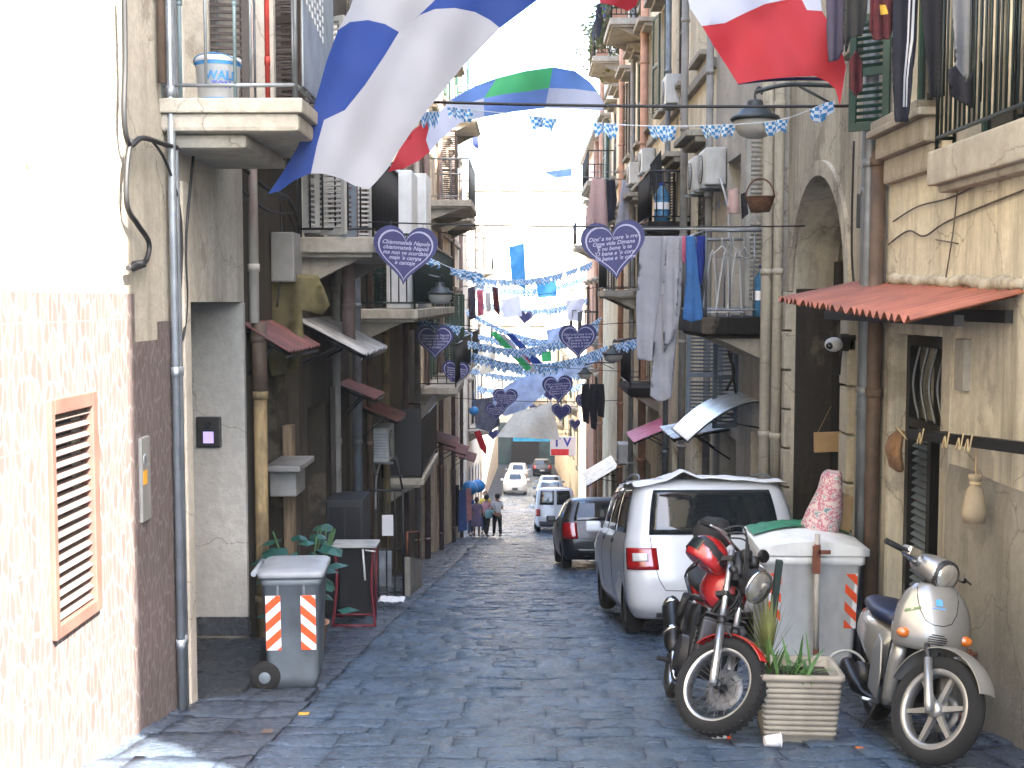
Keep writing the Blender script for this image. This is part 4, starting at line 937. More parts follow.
# lanterns
mat('lamp_iron', (.016, .022, .025), .5, var=.3); mat('lamp_glass', (.72, .72, .68), .25, var=.04, transl=.5); mat('lamp_cap', (.30, .27, .23), .6, var=.3, dirt=.5)
def lantern(c, r, label, wall_x, rise=.35):
    t = thing('street_lantern', label, 'street lantern', c, group='hanging street lanterns')
    mb = MB(); mb.lathe([(.001, .62*r), (.30*r, .60*r), (.34*r, .50*r), (.34*r, .30*r), (.62*r, .22*r), (.70*r, .05*r), (1.0*r, -.08*r), (1.04*r, -.16*r), (1.0*r, -.24*r), (.92*r, -.26*r), (.90*r, -.18*r), (.001, -.12*r)], (0, 0, 0), n=28); mb.build('hood', 'lamp_iron', t, world=False)
    mb = MB(); mb.lathe([(.88*r, -.25*r), (.84*r, -.55*r), (.66*r, -.82*r), (.35*r, -.95*r), (.001, -.98*r)], (0, 0, 0), n=28); mb.build('globe', 'lamp_glass', t, world=False)
    mb = MB(); mb.tube(smooth_path([(0, 0, .58*r), (0, 0, .9*r), (.14*r, 0, 1.15*r), (.3*r, 0, 1.0*r), (.25*r, 0, .85*r)]), .05*r, 8); mb.build('hook', 'lamp_iron', t, world=False)
    mb = MB(); d = wall_x - c[0]; mb.tube(smooth_path([(0, 0, .95*r), (d*.4, 0, 1.25*r), (d, 0, 1.2*r)]), .022, 8); mb.tube([(d*.55, 0, 1.2*r), (d, 0, .4*r)], .014, 6); mb.build('arm', 'lamp_iron', t, world=False)
lantern(at(755, 115, 12), .235, 'big street lantern with frosted bowl on the right, near the arch house', 3.05)
lantern(at(440, 291, 19.5), .225, 'left street lantern with white bowl beside the green balcony', -2.45)
lantern(at(613, 352, 25.5), .23, 'small right lantern next to a mid-size navy heart', 3.0)
lantern(at(585, 372, 40), .25, 'distant right lantern above the black washing', 3.0)

# air conditioners
mat('ac_white', (.50, .49, .45), .5, var=.1, dirt=.35)
def ac(c, side, label, w=.8, h=.55, d=.3):
    """outdoor unit fixed to a wall, fan towards the street; side -1 left wall, +1 right"""
    t = thing('air_conditioner', label, 'air conditioner', c, (0, 0, 0 if side < 0 else math.pi), 'air conditioner units on the facades')
    mb = MB(); mb.b2((0, -w/2, 0), (d, w/2, h), bevel=.025); mb.build('casing', 'ac_white', t, world=False)
    mb = MB(); mb.cyl((d-.01, -.12, h/2), (d+.012, -.12, h/2), h*.4, n=24); fan = mb.build('fan_grille', 'black_plastic', t, world=False)
    mb = MB()
    for r in (.1, .2, .3, .39): mb.lathe([(r*h, .014), (r*h+.012, .02), (r*h+.012, .014)], (d, -.12, h/2), (1, 0, 0), 24)
    for k in range(6): a = k*math.pi/3; mb.tube([(d+.016, -.12, h/2), (d+.016, -.12+math.cos(a)*h*.4, h/2+math.sin(a)*h*.4)], .004, 4)
    mb.build('guard', 'ac_white', fan, world=False)
    mb = MB()
    for k in range(9): mb.b2((.04, -w/2-.006, .07+k*(h-.14)/9), (d-.04, -w/2+.001, .07+(k+.55)*(h-.14)/9))
    mb.build('louvre', 'galvanised', t, world=False)
    for y in (-w*.35, w*.35):
        mb = MB(); mb.b2((-.05, y-.02, -.04), (d+.05, y+.02, -.002)); mb.prism([(-.05, y-.01, -.04), (.03, y-.01, -.3), (-.05, y-.01, -.3)], (0, .02, 0)); mb.build('bracket', 'iron_grey', t, world=False)
    mb = MB(); mb.tube(smooth_path([(.1, w/2-.02, .1), (.08, w/2+.1, .0), (-.02, w/2+.12, -.4), (-.03, w/2+.1, -.9)]), .016, 6); mb.build('hose', 'white_plastic', t, world=False)
ac((2.98, 18.3, 3.28), 1, 'outdoor unit high above the laundry balcony, nearer of a pair'); ac((2.98, 19.5, 3.30), 1, 'outdoor unit high above the laundry balcony, farther of a pair')
ac((-2.43, 19.2, -.98), -1, 'white outdoor unit on the dark left wall beside the black balcony box'); ac((-2.43, 26.3, 3.4), -1, 'unit above the white lockers, in the sun'); ac((2.98, 31.2, 4.55), 1, 'unit on the ochre wall over the pink sheet'); ac((2.98, 28.0, 4.5), 1, 'unit on the ochre wall nearer than the pink sheet')
ac((2.98, 34.0, -3.0), 1, 'dirty low unit under the black washing'); ac((2.98, 23.4, 5.3), 1, 'unit on the ochre wall high over the bottle balcony')

# laundry
mat('cl_lilac', (.46, .455, .49), .9, var=.1, transl=.3, bump=.1); mat('cl_grey', (.40, .395, .42), .9, var=.15, transl=.25); mat('cl_dark', (.007, .007, .011), .9, var=.4); mat('cl_purple', (.06, .052, .085), .9, var=.2, transl=.15)
mat('cl_charcoal', (.022, .022, .022), .9, var=.3); mat('cl_navy', (.006, .007, .016), .9, var=.3); mat('cl_blue', (.06, .19, .46), .9, var=.15, transl=.3); mat('cl_deepblue', (.010, .03, .22), .9, transl=.2); mat('cl_pink', (.62, .16, .25), .9, transl=.3)
mat('cl_palepink', (.62, .46, .44), .9, var=.08, transl=.35); mat('cl_maroon', (.07, .010, .015), .9, var=.5, vs=12); mat('cl_white', (.66, .66, .68), .9, var=.08, transl=.35); mat('cl_midgrey', (.20, .20, .21), .9, var=.2, vs=3, transl=.2); mat('cl_yellow', (.6, .38, .05), .9)
def garment(name, poly, Y, m, label, cat='laundry', amp=.03, kx=None, th=.012, extra=(), group=None, step=None, tx=0):
    xs = [p[0] for p in poly]; ys = [p[1] for p in poly]; w = max(xs)-min(xs); top = min(ys); hh = max(ys)-top; kx = kx or 2*math.pi/max(8, w*.45); ph = random.random()*6
    ms = [m] + [e[1] for e in extra]; regs = [(e[0], k+1) for k, e in enumerate(extra)] + [(poly, 0)]
    fn = lambda u, v: at(u, v, Y + amp*(.25+.75*(v-top)/hh)*(math.sin(u*kx+ph)+.4*math.sin(u*kx*2.1+v*.03+ph)) + tx*(u-xs[0]))
    o = single(sheet(regs, fn, step or max(2.5, min(w, hh)/9)), name, ms, label, cat, at(sum(xs)/len(xs), top, Y), group)
    md = o.modifiers.new("thickness", 'SOLIDIFY'); md.thickness = th; md.offset = 0
    return o
LG = 'washing on the right laundry balcony'
garment('bed_sheet', [(641, 236), (668, 236), (665, 290), (661, 340), (657, 362), (637, 359), (636, 300)], 14.33, 'cl_lilac', 'pale lilac sheet on the outer end of the laundry rail', group=LG)
garment('trousers', [(662, 236), (683, 236), (681, 300), (676, 345), (671, 398), (660, 402), (650, 396), (654, 340), (660, 290)], 14.27, 'cl_grey', 'long grey trousers reaching far below the laundry rail', group=LG)
garment('shirt', [(668, 236), (680, 236), (679, 262), (676, 330), (664, 352), (662, 290)], 14.20, 'cl_lilac', 'lilac shirt overlapping the long grey trousers', group=LG)
garment('sock', [(682, 236), (688, 236), (687, 258), (684, 264), (682, 258)], 14.27, 'cl_pink', 'small bright pink item between grey trousers and blue towel', group=LG)
garment('towel', [(686, 236), (695, 236), (699, 280), (704, 319), (691, 322), (683, 319), (686, 280)], 14.24, 'cl_blue', 'light blue towel on the laundry rail', group=LG)
garment('shirt', [(697, 236), (706, 236), (705, 262), (701, 286), (698, 296), (696, 270)], 14.27, 'cl_deepblue', 'deep blue shirt at the wall end of the washing', group=LG)
FG = 'dark washing by the near right window'
mb = MB(); mb.tube(sag(at(820, -4, 9.0), at(955, -8, 8.3), .03), .006, 5); single(mb, 'clothes_line', 'cable_black', 'clothes line carrying the dark washing at top right', 'clothes line', at(820, -4, 9))
garment('jacket', [(826, -12), (848, -12), (848, 20), (843, 50), (838, 60), (829, 62), (827, 30)], 8.95, 'cl_purple', 'purple grey jacket next to the red flag', group=FG)
garment('sweater', [(846, -12), (868, -12), (866, 18), (862, 36), (850, 38), (846, 52), (843, 30)], 8.85, 'cl_charcoal', 'charcoal sweater between purple jacket and maroon top', group=FG)
garment('shirt', [(871, -12), (893, -12), (892, 28), (889, 39), (874, 40), (870, 30)], 8.75, 'cl_maroon', 'maroon patterned top with a yellow patch', group=FG, extra=[([(879, 5), (886, 5), (888, 14), (880, 15)], 'cl_yellow')])
garment('trousers', [(894, -12), (918, -12), (916, 40), (911, 90), (908, 122), (895, 122), (892, 60)], 8.6, 'cl_navy', 'navy track trousers with white side stripes', group=FG, amp=.02, extra=[([(913, -12), (915, -12), (913, 40), (908, 80), (907, 107), (905, 107), (906, 78), (911, 40)], 'cl_white'), ([(909, -12), (911, -12), (909, 40), (905, 78), (904, 107), (902, 107), (903, 76), (907, 40)], 'cl_white')])
garment('trousers', [(919, -12), (950, -12), (950, 60), (946, 96), (930, 98), (927, 60)], 8.5, 'cl_dark', 'black trousers right of the striped ones', group=FG, amp=.02)
garment('trousers', [(952, -12), (984, -12), (982, 45), (975, 70), (966, 82), (955, 66)], 7.95, 'cl_midgrey', 'mid grey washing over the near balcony rail', group=FG)
garment('shirt', [(955, 66), (966, 82), (980, 55), (985, 75), (983, 100), (972, 108), (950, 95), (948, 70)], 7.9, 'cl_dark', 'black shirt under the grey washing', group=FG)
garment('scarf', [(850, 60), (856, 50), (862, 62), (862, 90), (856, 96), (850, 88)], 9.3, 'cl_maroon', 'dark red scarf below the charcoal sweater', group=FG)
mb = MB(); mb.tube([at(583, 177, 32), at(634, 180, 32)], .015, 5); mb.tube([at(590, 172, 32), at(636, 172, 33.5)], .012, 5); single(mb, 'clothes_line', 'iron_grey', 'far clothes rod with the pale pink sheet on the ochre house', 'clothes line', at(583, 177, 32))
FF = 'washing on the far rod of the ochre house'
garment('bed_sheet', [(592, 178), (605, 178), (607, 205), (608, 226), (585, 226), (588, 205)], 32, 'cl_palepink', 'pale pink sheet flaring out over the ochre house', group=FF, amp=.08)
garment('shirt', [(606, 180), (615, 180), (617, 200), (614, 220), (608, 222), (607, 200)], 32, 'cl_navy', 'navy shirt between pink and lilac sheets', group=FF, amp=.06)
garment('towel', [(622, 180), (631, 180), (631, 200), (628, 226), (615, 226), (619, 205)], 32, 'cl_lilac', 'lilac towel at the wall end of the far rod', group=FF, amp=.08)
garment('trousers', [(633, 179), (639, 179), (640, 190), (634, 190)], 32, 'cl_dark', 'small black item at the wall end of the far rod', group=FF, amp=.04)
garment('net', [(650, 165), (661, 150), (663, 190), (654, 200), (652, 185)], 22.5, 'cl_charcoal', 'charcoal cloth hung above the bottle balcony', 'laundry', amp=.06)
for k, (x0, x1, y1, l) in enumerate(((582, 589, 424, 'first black garment above the low dirty air conditioner'), (590, 596, 430, 'long black garment, middle of the three over the low unit'), (597, 604, 418, 'black garment at the wall side over the low unit'))):
    garment('trousers', [(x0, 384), (x1, 384), (x1+1, 400), (x1, y1), (x0+1, y1-2), (x0-1, 400)], 36, 'cl_dark', l, group='black washing on the far right', amp=.05)
garment('shirt', [(597, 4), (602, 2), (603, 20), (600, 36), (596, 40), (595, 20)], 33, 'cl_navy', 'navy shirt hanging beside the top planted balcony', amp=.05); garment('towel', [(603, 5), (613, 8), (611, 20), (604, 18)], 32.8, 'cl_deepblue', 'blue towel hanging at the top planted balcony', amp=.05)
for k, (q, m, l) in enumerate((([(468, 288), (475, 286), (476, 318), (469, 320)], 'cl_purple', 'purple garment on the far left washing line'), ([(477, 290), (483, 290), (484, 315), (478, 316)], 'cl_pink', 'pink garment on the far left washing line'), ([(485, 292), (490, 292), (491, 312), (486, 312)], 'cl_white', 'white garment on the far left washing line'), ([(492, 286), (498, 288), (500, 316), (494, 310)], 'cl_maroon', 'maroon garment on the far left washing line'))):
    garment('shirt', q, 40, m, l, group='far left washing', amp=.06)
mb = MB(); mb.tube([at(462, 286, 40), at(502, 288, 40)], .016, 5); single(mb, 'clothes_line', 'iron_grey', 'far left clothes rod with four coloured garments', 'clothes line', at(462, 286, 40))
# coat hangers on the laundry rail
for k, (x, l) in enumerate(((722, 'white plastic hanger nearest the blue shirt on the rail'), (733, 'white plastic hanger in the middle of the empty rail'), (744, 'white plastic hanger nearest the water bottle'))):
    c = at(x, 239, 14.3); mb = MB(); a = R(20+15*k)
    d = Vector((math.cos(a), math.sin(a), 0)); mb.tube(smooth_path([c+Vector((0, 0, .02)), c-Vector((0, 0, .08))], 2), .006, 5); mb.tube([c-Vector((0, 0, .08)), c-d*.17-Vector((0, 0, .22)), c+d*.17-Vector((0, 0, .22)), c-Vector((0, 0, .08))], .008, 5)
    single(mb, 'coat_hanger', 'white_plastic', l, 'hanger', c, 'hangers on the laundry rail')
# drying rack folded on the balcony, water bottles
c = Vector((2.42, 14.5, 1.375)); mb = MB()
for s_ in (-.16, .0, .14): mb.tube(smooth_path([c+Vector((s_-.12, 0, 0)), c+Vector((s_, 0, .8)), c+Vector((s_+.08, .1, 0))]), .011, 6)
mb.tube([c+Vector((-.3, 0, .05)), c+Vector((.25, .05, .05))], .01, 6); single(mb, 'drying_rack', 'white_plastic', 'white wire drying rack folded on the laundry balcony', 'drying rack', c)
mat('bottle_blue', (.08, .24, .40), .15, var=.2, transl=.4)
def bottle(c, h, label):
    t = thing('water_bottle', label, 'water bottle', c, group='blue water bottles left on balconies')
    r = h*.2; mb = MB(); mb.lathe([(.001, 0), (r, .005), (r, h*.25), (r*.93, h*.27), (r, h*.29), (r, h*.55), (r*.93, h*.57), (r, h*.6), (r*.9, h*.72), (r*.35, h*.9), (r*.35, h*.94)], (0, 0, 0), n=18); mb.build('body', 'bottle_blue', t, world=False)
    mb = MB(); mb.cyl((0, 0, h*.94), (0, 0, h), r*.42, n=12); mb.build('cap', 'cl_deepblue', t, world=False)
    mb = MB(); mb.lathe([(r*1.01, h*.32), (r*1.01, h*.5)], (0, 0, 0), n=18); mb.build('wrap_label', 'sign_white', t, world=False)
bottle((2.84, 14.32, 1.372), .62, 'big blue water bottle on the laundry balcony'); bottle((2.5, 22.0, 3.0), .7, 'blue water bottle on the small dark balcony of the ochre house')
# basket hung on a rope from a window
mat('wicker', (.12, .055, .03), .8, var=.4, vs=30, bump=.6, bs=90); mat('rope', (.45, .35, .2), .9, var=.2)
c = at(760, 212, 12.8); t = thing('wicker_basket', 'brown wicker basket hung on a string beside the white shutters', 'basket', c)
mb = MB(); mb.lathe([(.001, 0), (.10, 0), (.135, .10), (.15, .155), (.158, .16), (.14, .15), (.125, .1), (.09, .015), (.001, .015)], (0, 0, 0), n=24); mb.build('bowl', 'wicker', t, world=False)
mb = MB(); mb.tube([(.15*math.cos(a), 0, .15+.2*math.sin(a)) for a in [math.pi*k/14 for k in range(15)]], .009, 6); mb.build('handle', 'wicker', t, world=False)
mb = MB(); mb.tube([(0, 0, .35), (.02, 0, 1.5)], .004, 4); mb.build('cord', 'rope', t, world=False)
garment('towel', [(729, 190), (737, 188), (740, 213), (727, 214)], 13.4, 'cl_palepink', 'small pale pink cloth beside the wicker basket', amp=.02); garment('sock', [(741, 194), (746, 192), (748, 214), (742, 219)], 13.4, 'cl_dark', 'small black cloth beside the wicker basket', amp=.02)
# greenery on the high balconies
mat('leaf_olive', (.12, .13, .035), .6, var=.4, vs=3, transl=.3); mat('leaf_green', (.035, .10, .03), .5, var=.45, vs=6, transl=.25); mat('leaf_bright', (.09, .19, .05), .5, var=.35, vs=5, transl=.3); mat('leaf_teal', (.010, .065, .048), .45, var=.4, vs=6, transl=.2); mat('leaf_dry', (.33, .34, .12), .6, var=.25, vs=9, transl=.35)
def leaf_cloud(mb, c, rad, n, size, rnd, droop=0):
    c = Vector(c)
    for _ in range(n):
        d = Vector((rnd.gauss(0, .45), rnd.gauss(0, .45), rnd.gauss(0, .45))); p = c + Vector((d.x*rad[0], d.y*rad[1], d.z*rad[2]))
        a, b = rnd.uniform(0, 6.28), rnd.uniform(-.6, .9); u = Vector((math.cos(a)*math.cos(b), math.sin(a)*math.cos(b), math.sin(b)-droop)).normalized(); v = u.orthogonal().normalized(); v = Matrix.Rotation(rnd.uniform(0, 3), 3, u) @ v
        s_ = size*rnd.uniform(.5, 1.3); mb.face([p, p+u*s_*.5+v*s_*.28, p+u*s_, p+u*s_*.5-v*s_*.28])
rnd = random.Random(3)
for (c, rad, l) in (((2.35, 37.6, 9.7), (.5, 1.0, .95), 'olive trailing plant over the higher far balcony'), ((2.3, 30.3, 9.3), (.45, .9, .6), 'green balcony plant under the small red flag')):
    t = thing('balcony_plant', l, 'plant', (c[0], c[1], c[2]-.75 if 'olive' in l else 8.36)); mb = MB(); leaf_cloud(mb, c, rad, 900, .16, rnd, .5); mb.build('foliage', 'leaf_olive' if 'olive' in l else 'leaf_green', t)
    mb = MB(); z0 = 8.905 if 'olive' in l else 8.355; mb.b2((c[0]-.15, c[1]-.6, z0), (c[0]+.2, c[1]+.6, z0+.3), bevel=.02); mb.build('trough', 'pipe_terracotta', t)
# ------------------------------------------------------------------ vehicles
def xf(mb, M): bmesh.ops.transform(mb.bm, matrix=M, verts=mb.bm.verts[:]); return mb
mat('car_white', (.60, .62, .64), .28, var=.03, coat=.8, dirt=.06); mat('car_dark', (.004, .005, .008), .4, var=.2, coat=.35); mat('car_silver', (.36, .38, .42), .3, metal=.5, var=.05, coat=.8); mat('car_blue', (.16, .25, .38), .3, metal=.3, var=.05, coat=.8)
mat('bumper_grey', (.05, .05, .055), .6); mat('lamp_red', (.30, .008, .010), .15, var=.3, coat=1); mat('lamp_clear', (.55, .55, .55), .1, var=.2, coat=1); mat('lamp_orange', (.50, .13, .015), .2, var=.2, coat=1)
mat('plate_white', (.7, .7, .68), .4); mat('gap_black', (.012, .012, .012), .8); mat('steel_rim', (.16, .165, .175), .4, metal=.6, var=.3)
glass('car_glass', (.012, .016, .018), .03)
def tyre_wheel(parent, M, Rr, b, Ri, name='wheel', spokes=0, rimmat='steel_rim', side=1, world=False):
    """wheel about the local y axis at the origin of M; side = the face with the rim"""
    mb = MB(); d = Rr-Ri
    mb.lathe([(Ri, -b*.8), (Ri+.25*d, -b), (Rr-.4*d, -b*1.02), (Rr-.12*d, -b*.78), (Rr, -b*.35), (Rr, b*.35), (Rr-.12*d, b*.78), (Rr-.4*d, b*1.02), (Ri+.25*d, b), (Ri, b*.8)], (0, 0, 0), (0, 1, 0), 40)
    w = xf(mb, M).build(name, 'rubber', parent, world=world)
    mb = MB(); mb.lathe([(.001, side*b*.35), (Ri*.3, side*b*.55), (Ri*.55, side*b*.25), (Ri*.85, side*b*.45), (Ri*.97, side*b*.85), (Ri*1.01, side*b*.8), (Ri*1.0, -side*b*.5)], (0, 0, 0), (0, 1, 0), 32)
    mb.mi = 1
    for k in range(10): a = k*math.pi/5; mb.box((math.cos(a)*Ri*.72, side*b*.37, math.sin(a)*Ri*.72), (Ri*.16, .012, Ri*.16))
    xf(mb, M).build('rim', [rimmat, 'gap_black'], w, world=world); return w
class Car:
    """body surface: levels from sill to roof, each a rounded plan curve from rear centre round the left side to front centre"""
    def __init__(s, name, label, levels, paint, loc, heading, slope=True, group='cars along the street'):
        s.L = levels; f = Vector((math.sin(heading), math.cos(heading), 0)); f.z = math.tan(gslope(loc[1]))*f.y; f.normalize(); l = Vector((0, 0, 1)).cross(f).normalized(); u = f.cross(l)
        M = basis(f, l, u); s.root = thing(name, label, 'car', (loc[0], loc[1], gz(loc[1])+.03), M.to_euler(), group); s.paint = paint
    def lev(s, h):
        n = len(s.L)-1; h = min(max(h, 0), n); i = min(int(h), n-1); t = h-i; out = []
        for q in range(len(s.L[0])):
            p0, p1, p2, p3 = s.L[max(i-1, 0)][q], s.L[i][q], s.L[i+1][q], s.L[min(i+2, n)][q]
            m1, m2 = (p2-p0)/2, (p3-p1)/2
            if (p2-p1)*m1 <= 0: m1 = 0
            if (p2-p1)*m2 <= 0: m2 = 0
            c = abs(p2-p1)*1.5; m1 = max(-c, min(c, m1)); m2 = max(-c, min(c, m2))
            out.append((2*t**3-3*t*t+1)*p1+(t**3-2*t*t+t)*m1+(-2*t**3+3*t*t)*p2+(t**3-t*t)*m2)
        return out
    def P(s, w, h, sg=1):
        z, xr, xf_, hw, rr, rf = s.lev(h); rr = min(rr, hw*.9); rf = min(rf, hw*.9)
        if w < 1: y = (hw-rr)*w; x = xr - .035*(1-(y/hw)**2) + .035*(1-((hw-rr)/hw)**2)
        elif w < 2: a = (w-1)*math.pi/2; x = xr+rr-rr*math.cos(a); y = hw-rr+rr*math.sin(a)
        elif w < 3: t = w-2; x = xr+rr+(xf_-rf-xr-rr)*t; y = hw+.012*math.sin(math.pi*t)
        elif w < 4: a = (w-3)*math.pi/2; x = xf_-rf+rf*math.sin(a); y = hw-rf+rf*math.cos(a)
        else: y = (hw-rf)*(5-w); x = xf_ + .06*(1-(y/hw)**2) - .06*(1-((hw-rf)/hw)**2)
        return Vector((x, y*sg, z))
    def body(s, arches, r):
        ws = [k/4 for k in range(4)]+[1+k/6 for k in range(6)]+[2+k/14 for k in range(14)]+[3+k/6 for k in range(6)]+[4+k/4 for k in range(5)]; n = (len(s.L)-1)*4
        mb = MB(); G = []
        for j in range(n+1):
            h = j/4; a = [mb.bm.verts.new(s.P(w, h)) for w in ws]; b = [a[0]] + [mb.bm.verts.new(s.P(w, h, -1)) for w in ws[1:-1]] + [a[-1]]; G.append((a, b))
        for j in range(n):
            for q in (0, 1):
                for i in range(len(ws)-1): f = mb.bm.faces.new((G[j][q][i], G[j][q][i+1], G[j+1][q][i+1], G[j+1][q][i])); f.smooth = True
        for a, b in (G[0], G[-1]):
            for i in range(len(ws)-1):
                vs = [a[i], a[i+1], b[i+1], b[i]]; vs = [v for k, v in enumerate(vs) if v not in vs[:k]]; f = mb.bm.faces.new(vs); f.smooth = True
        o = mb.build('body', [s.paint, 'gap_black'], s.root, world=False)
        cs = []
        for x in arches:
            for sg in (-1, 1):
                c = MB(); hw = s.lev(1)[3]; c.cyl((x, sg*(hw-.24), r*.86), (x, sg*(hw+.3), r*.86), r*1.14, n=32); c.bm.faces.ensure_lookup_table(); cs.append(c)
        try: cut(o, cs)
        except Exception as e: print('arch', e)
        s.b = o; return o
    def panel(s, name, m, w0, w1, h0, h1, parent=None, sg=1, off=.006, nu=10, nv=6, round_=0):
        mb = MB()
        def fn(u, v):
            w, h = w0+(w1-w0)*u, h0+(h1-h0)*v; p = s.P(w, h, sg); e = .01
            if w < .01 and w0 < 0: pass
            n = (s.P(min(w+e, 5), h, sg)-s.P(max(w-e, 0), h, sg)).cross(s.P(w, h+e, sg)-s.P(w, h-e, sg))
            if n.length < 1e-9: n = Vector((-1, 0, 0))
            n.normalize(); c = s.P(2.5, 2, 1); c.y = 0; c.z = p.z*.9
            if n.dot(p-c) < 0: n = -n
            return p+n*off
        mb.grid(fn, nu, nv); o = mb.build(name, m, parent or s.root, world=False); md = o.modifiers.new("t", 'SOLIDIFY'); md.thickness = .012; md.offset = -.6
        return o
    def rear_panel(s, name, m, y, h0, h1, parent=None, off=.006):      # a panel across the rear centre
        mb = MB()
        def fn(u, v):
            w = (u*2-1)*y; p = s.P(abs(w), h0+(h1-h0)*v, 1 if w >= 0 else -1); return p+Vector((-off, 0, 0))
        mb.grid(fn, 16, 6); o = mb.build(name, m, parent or s.root, world=False); md = o.modifiers.new("t", 'SOLIDIFY'); md.thickness = .012; md.offset = 0; return o
    def front_panel(s, name, m, y, h0, h1, parent=None, off=.008):
        mb = MB()
        def fn(u, v):
            w = (u*2-1)*y; p = s.P(5-abs(w), h0+(h1-h0)*v, 1 if w >= 0 else -1); return p+Vector((off, 0, off*.6))
        mb.grid(fn, 16, 6); o = mb.build(name, m, parent or s.root, world=False); md = o.modifiers.new("t", 'SOLIDIFY'); md.thickness = .012; md.offset = 0; return o
    def wheels(s, xs, r, hw):
        for x in xs:
            for sg in (1, -1): tyre_wheel(s.root, Matrix.Translation((x, sg*(hw-.11), r)), r, .095, r*.66, side=sg)
    def seam(s, pts, parent=None, name='door_seam', sg=1, m='gap_black', r=.004):
        mb = MB(); mb.tube([s.P(w, h, sg) for w, h in pts], r, 5); return mb.build(name, m, parent or s.root, world=False)
    def mirror(s, x, z, hw):
        for sg in (1, -1):
            mb = MB(); mb.box((x, sg*(hw+.11), z), (.09, .2, .14), bevel=.035, seg=3); mb.tube([(x, sg*(hw-.02), z-.05), (x, sg*(hw+.06), z-.03)], .025, 6); mb.build('mirror', s.paint, s.root, world=False)

# levels: z, x rear, x front, half width, rear corner radius, front corner radius
WV = [(.20, .14, 3.85, .82, .20, .3), (.34, .01, 3.98, .895, .26, .4), (.62, .0, 4.0, .925, .24, .4), (.86, .05, 3.92, .93, .22, .4), (1.0, .085, 3.6, .915, .20, .4), (1.06, .105, 3.15, .90, .19, .35), (1.38, .20, 2.75, .84, .17, .3), (1.57, .28, 2.5, .775, .16, .3), (1.645, .42, 2.3, .68, .2, .3), (1.665, .62, 2.1, .48, .2, .2)]
mp = Car('family_car', 'white tall family car parked on the right with a crumpled sheet on its roof', WV, 'car_white', (2.0, 12.15), R(-2.0))
mp.body((.72, 3.38), .31); mp.wheels((.72, 3.38), .31, .90)
mp.rear_panel('rear_window', 'car_glass', .97, 5.05, 6.75)
for sg in (1, -1):
    mp.panel('side_window', 'car_glass', 2.03, 2.36, 5.1, 6.9, sg=sg); mp.panel('side_window', 'car_glass', 2.385, 2.68, 5.1, 6.9, sg=sg); mp.panel('side_window', 'car_glass', 2.70, 2.93, 5.1, 6.9, sg=sg)
    tl = mp.panel('tail_light', 'lamp_red', .86, 1.72, 2.35, 3.45, sg=sg, off=.012)
    mp.panel('reverse_lens', 'lamp_clear', 1.0, 1.45, 2.7, 3.1, parent=tl, sg=sg, off=.019)
    for w in (2.02, 2.37, 2.69): mp.seam([(w, h/2) for h in range(2, 14)], sg=sg)
    for w in (2.32, 2.63): mp.panel('door_handle', 'bumper_grey', w, w+.035, 3.55, 3.95, sg=sg, off=.02)
mp.rear_panel('bumper_step', 'bumper_grey', 1.0, .25, .62); mp.rear_panel('number_plate', 'plate_white', .32, 1.35, 1.75, off=.012)
mb = MB(); mb.tube([mp.P(abs(w), h, 1 if w >= 0 else -1)+Vector((-.004, 0, 0)) for w, h in [(-.95, 4.9), (-.93, 3), (-.88, 2), (-.8, 1.6), (0, 1.55), (.8, 1.6), (.88, 2), (.93, 3), (.95, 4.9)]], .004, 5); mb.build('tailgate_seam', 'bumper_grey', mp.root, world=False)
mb = MB(); mb.box((-.02, 0, .92), (.04, .36, .05), bevel=.012); mb.build('tailgate_handle', mp.paint, mp.root, world=False)
mb = MB(); mb.tube([(.19, .02, 1.10), (.13, -.25, 1.13), (.2, -.5, 1.3)], .008, 6); mb.build('wiper', 'black_plastic', mp.root, world=False)
mp.mirror(2.95, 1.08, .9)
for sg in (1, -1):
    mb = MB(); mb.tube(smooth_path([mp.P(1.9, 7.5, sg)+Vector((0, 0, -.01)), mp.P(2.1, 7.8, sg)+Vector((0, 0, .06)), mp.P(2.6, 7.8, sg)+Vector((0, 0, .065)), mp.P(2.9, 7.6, sg)]), .014, 6); mb.build('roof_rail', 'steel_rim', mp.root, world=False)
# crumpled sheet on the roof
mb = MB(); Mw = mp.root.rotation_euler.to_matrix()
def sheet_pt(u, v):
    x = .24+1.5*v; y = (u-.5)*1.62; z = 1.685-.085*abs(u-.5)**2*4 + .09*max(0, 1-abs(u-.68)*9)*(1-v) + .05*max(0, 1-abs(u-.02)*8)*(1-v) + .02*noise.noise((u*7, v*6, 2)) + (.012 if v < .05 else 0) - .05*(1-min(1, v*6))
    return mp.root.location + Mw @ Vector((x, y, z+.01))
mb.grid(sheet_pt, 60, 30)
o = single(mb, 'roof_sheet', mat('sheet_white', (.74, .74, .73), .8, var=.08, vs=8), 'crumpled white sheet lying on the roof of the white family car', 'sheet', sheet_pt(.5, .5)); md = o.modifiers.new("t", 'SOLIDIFY'); md.thickness = .008

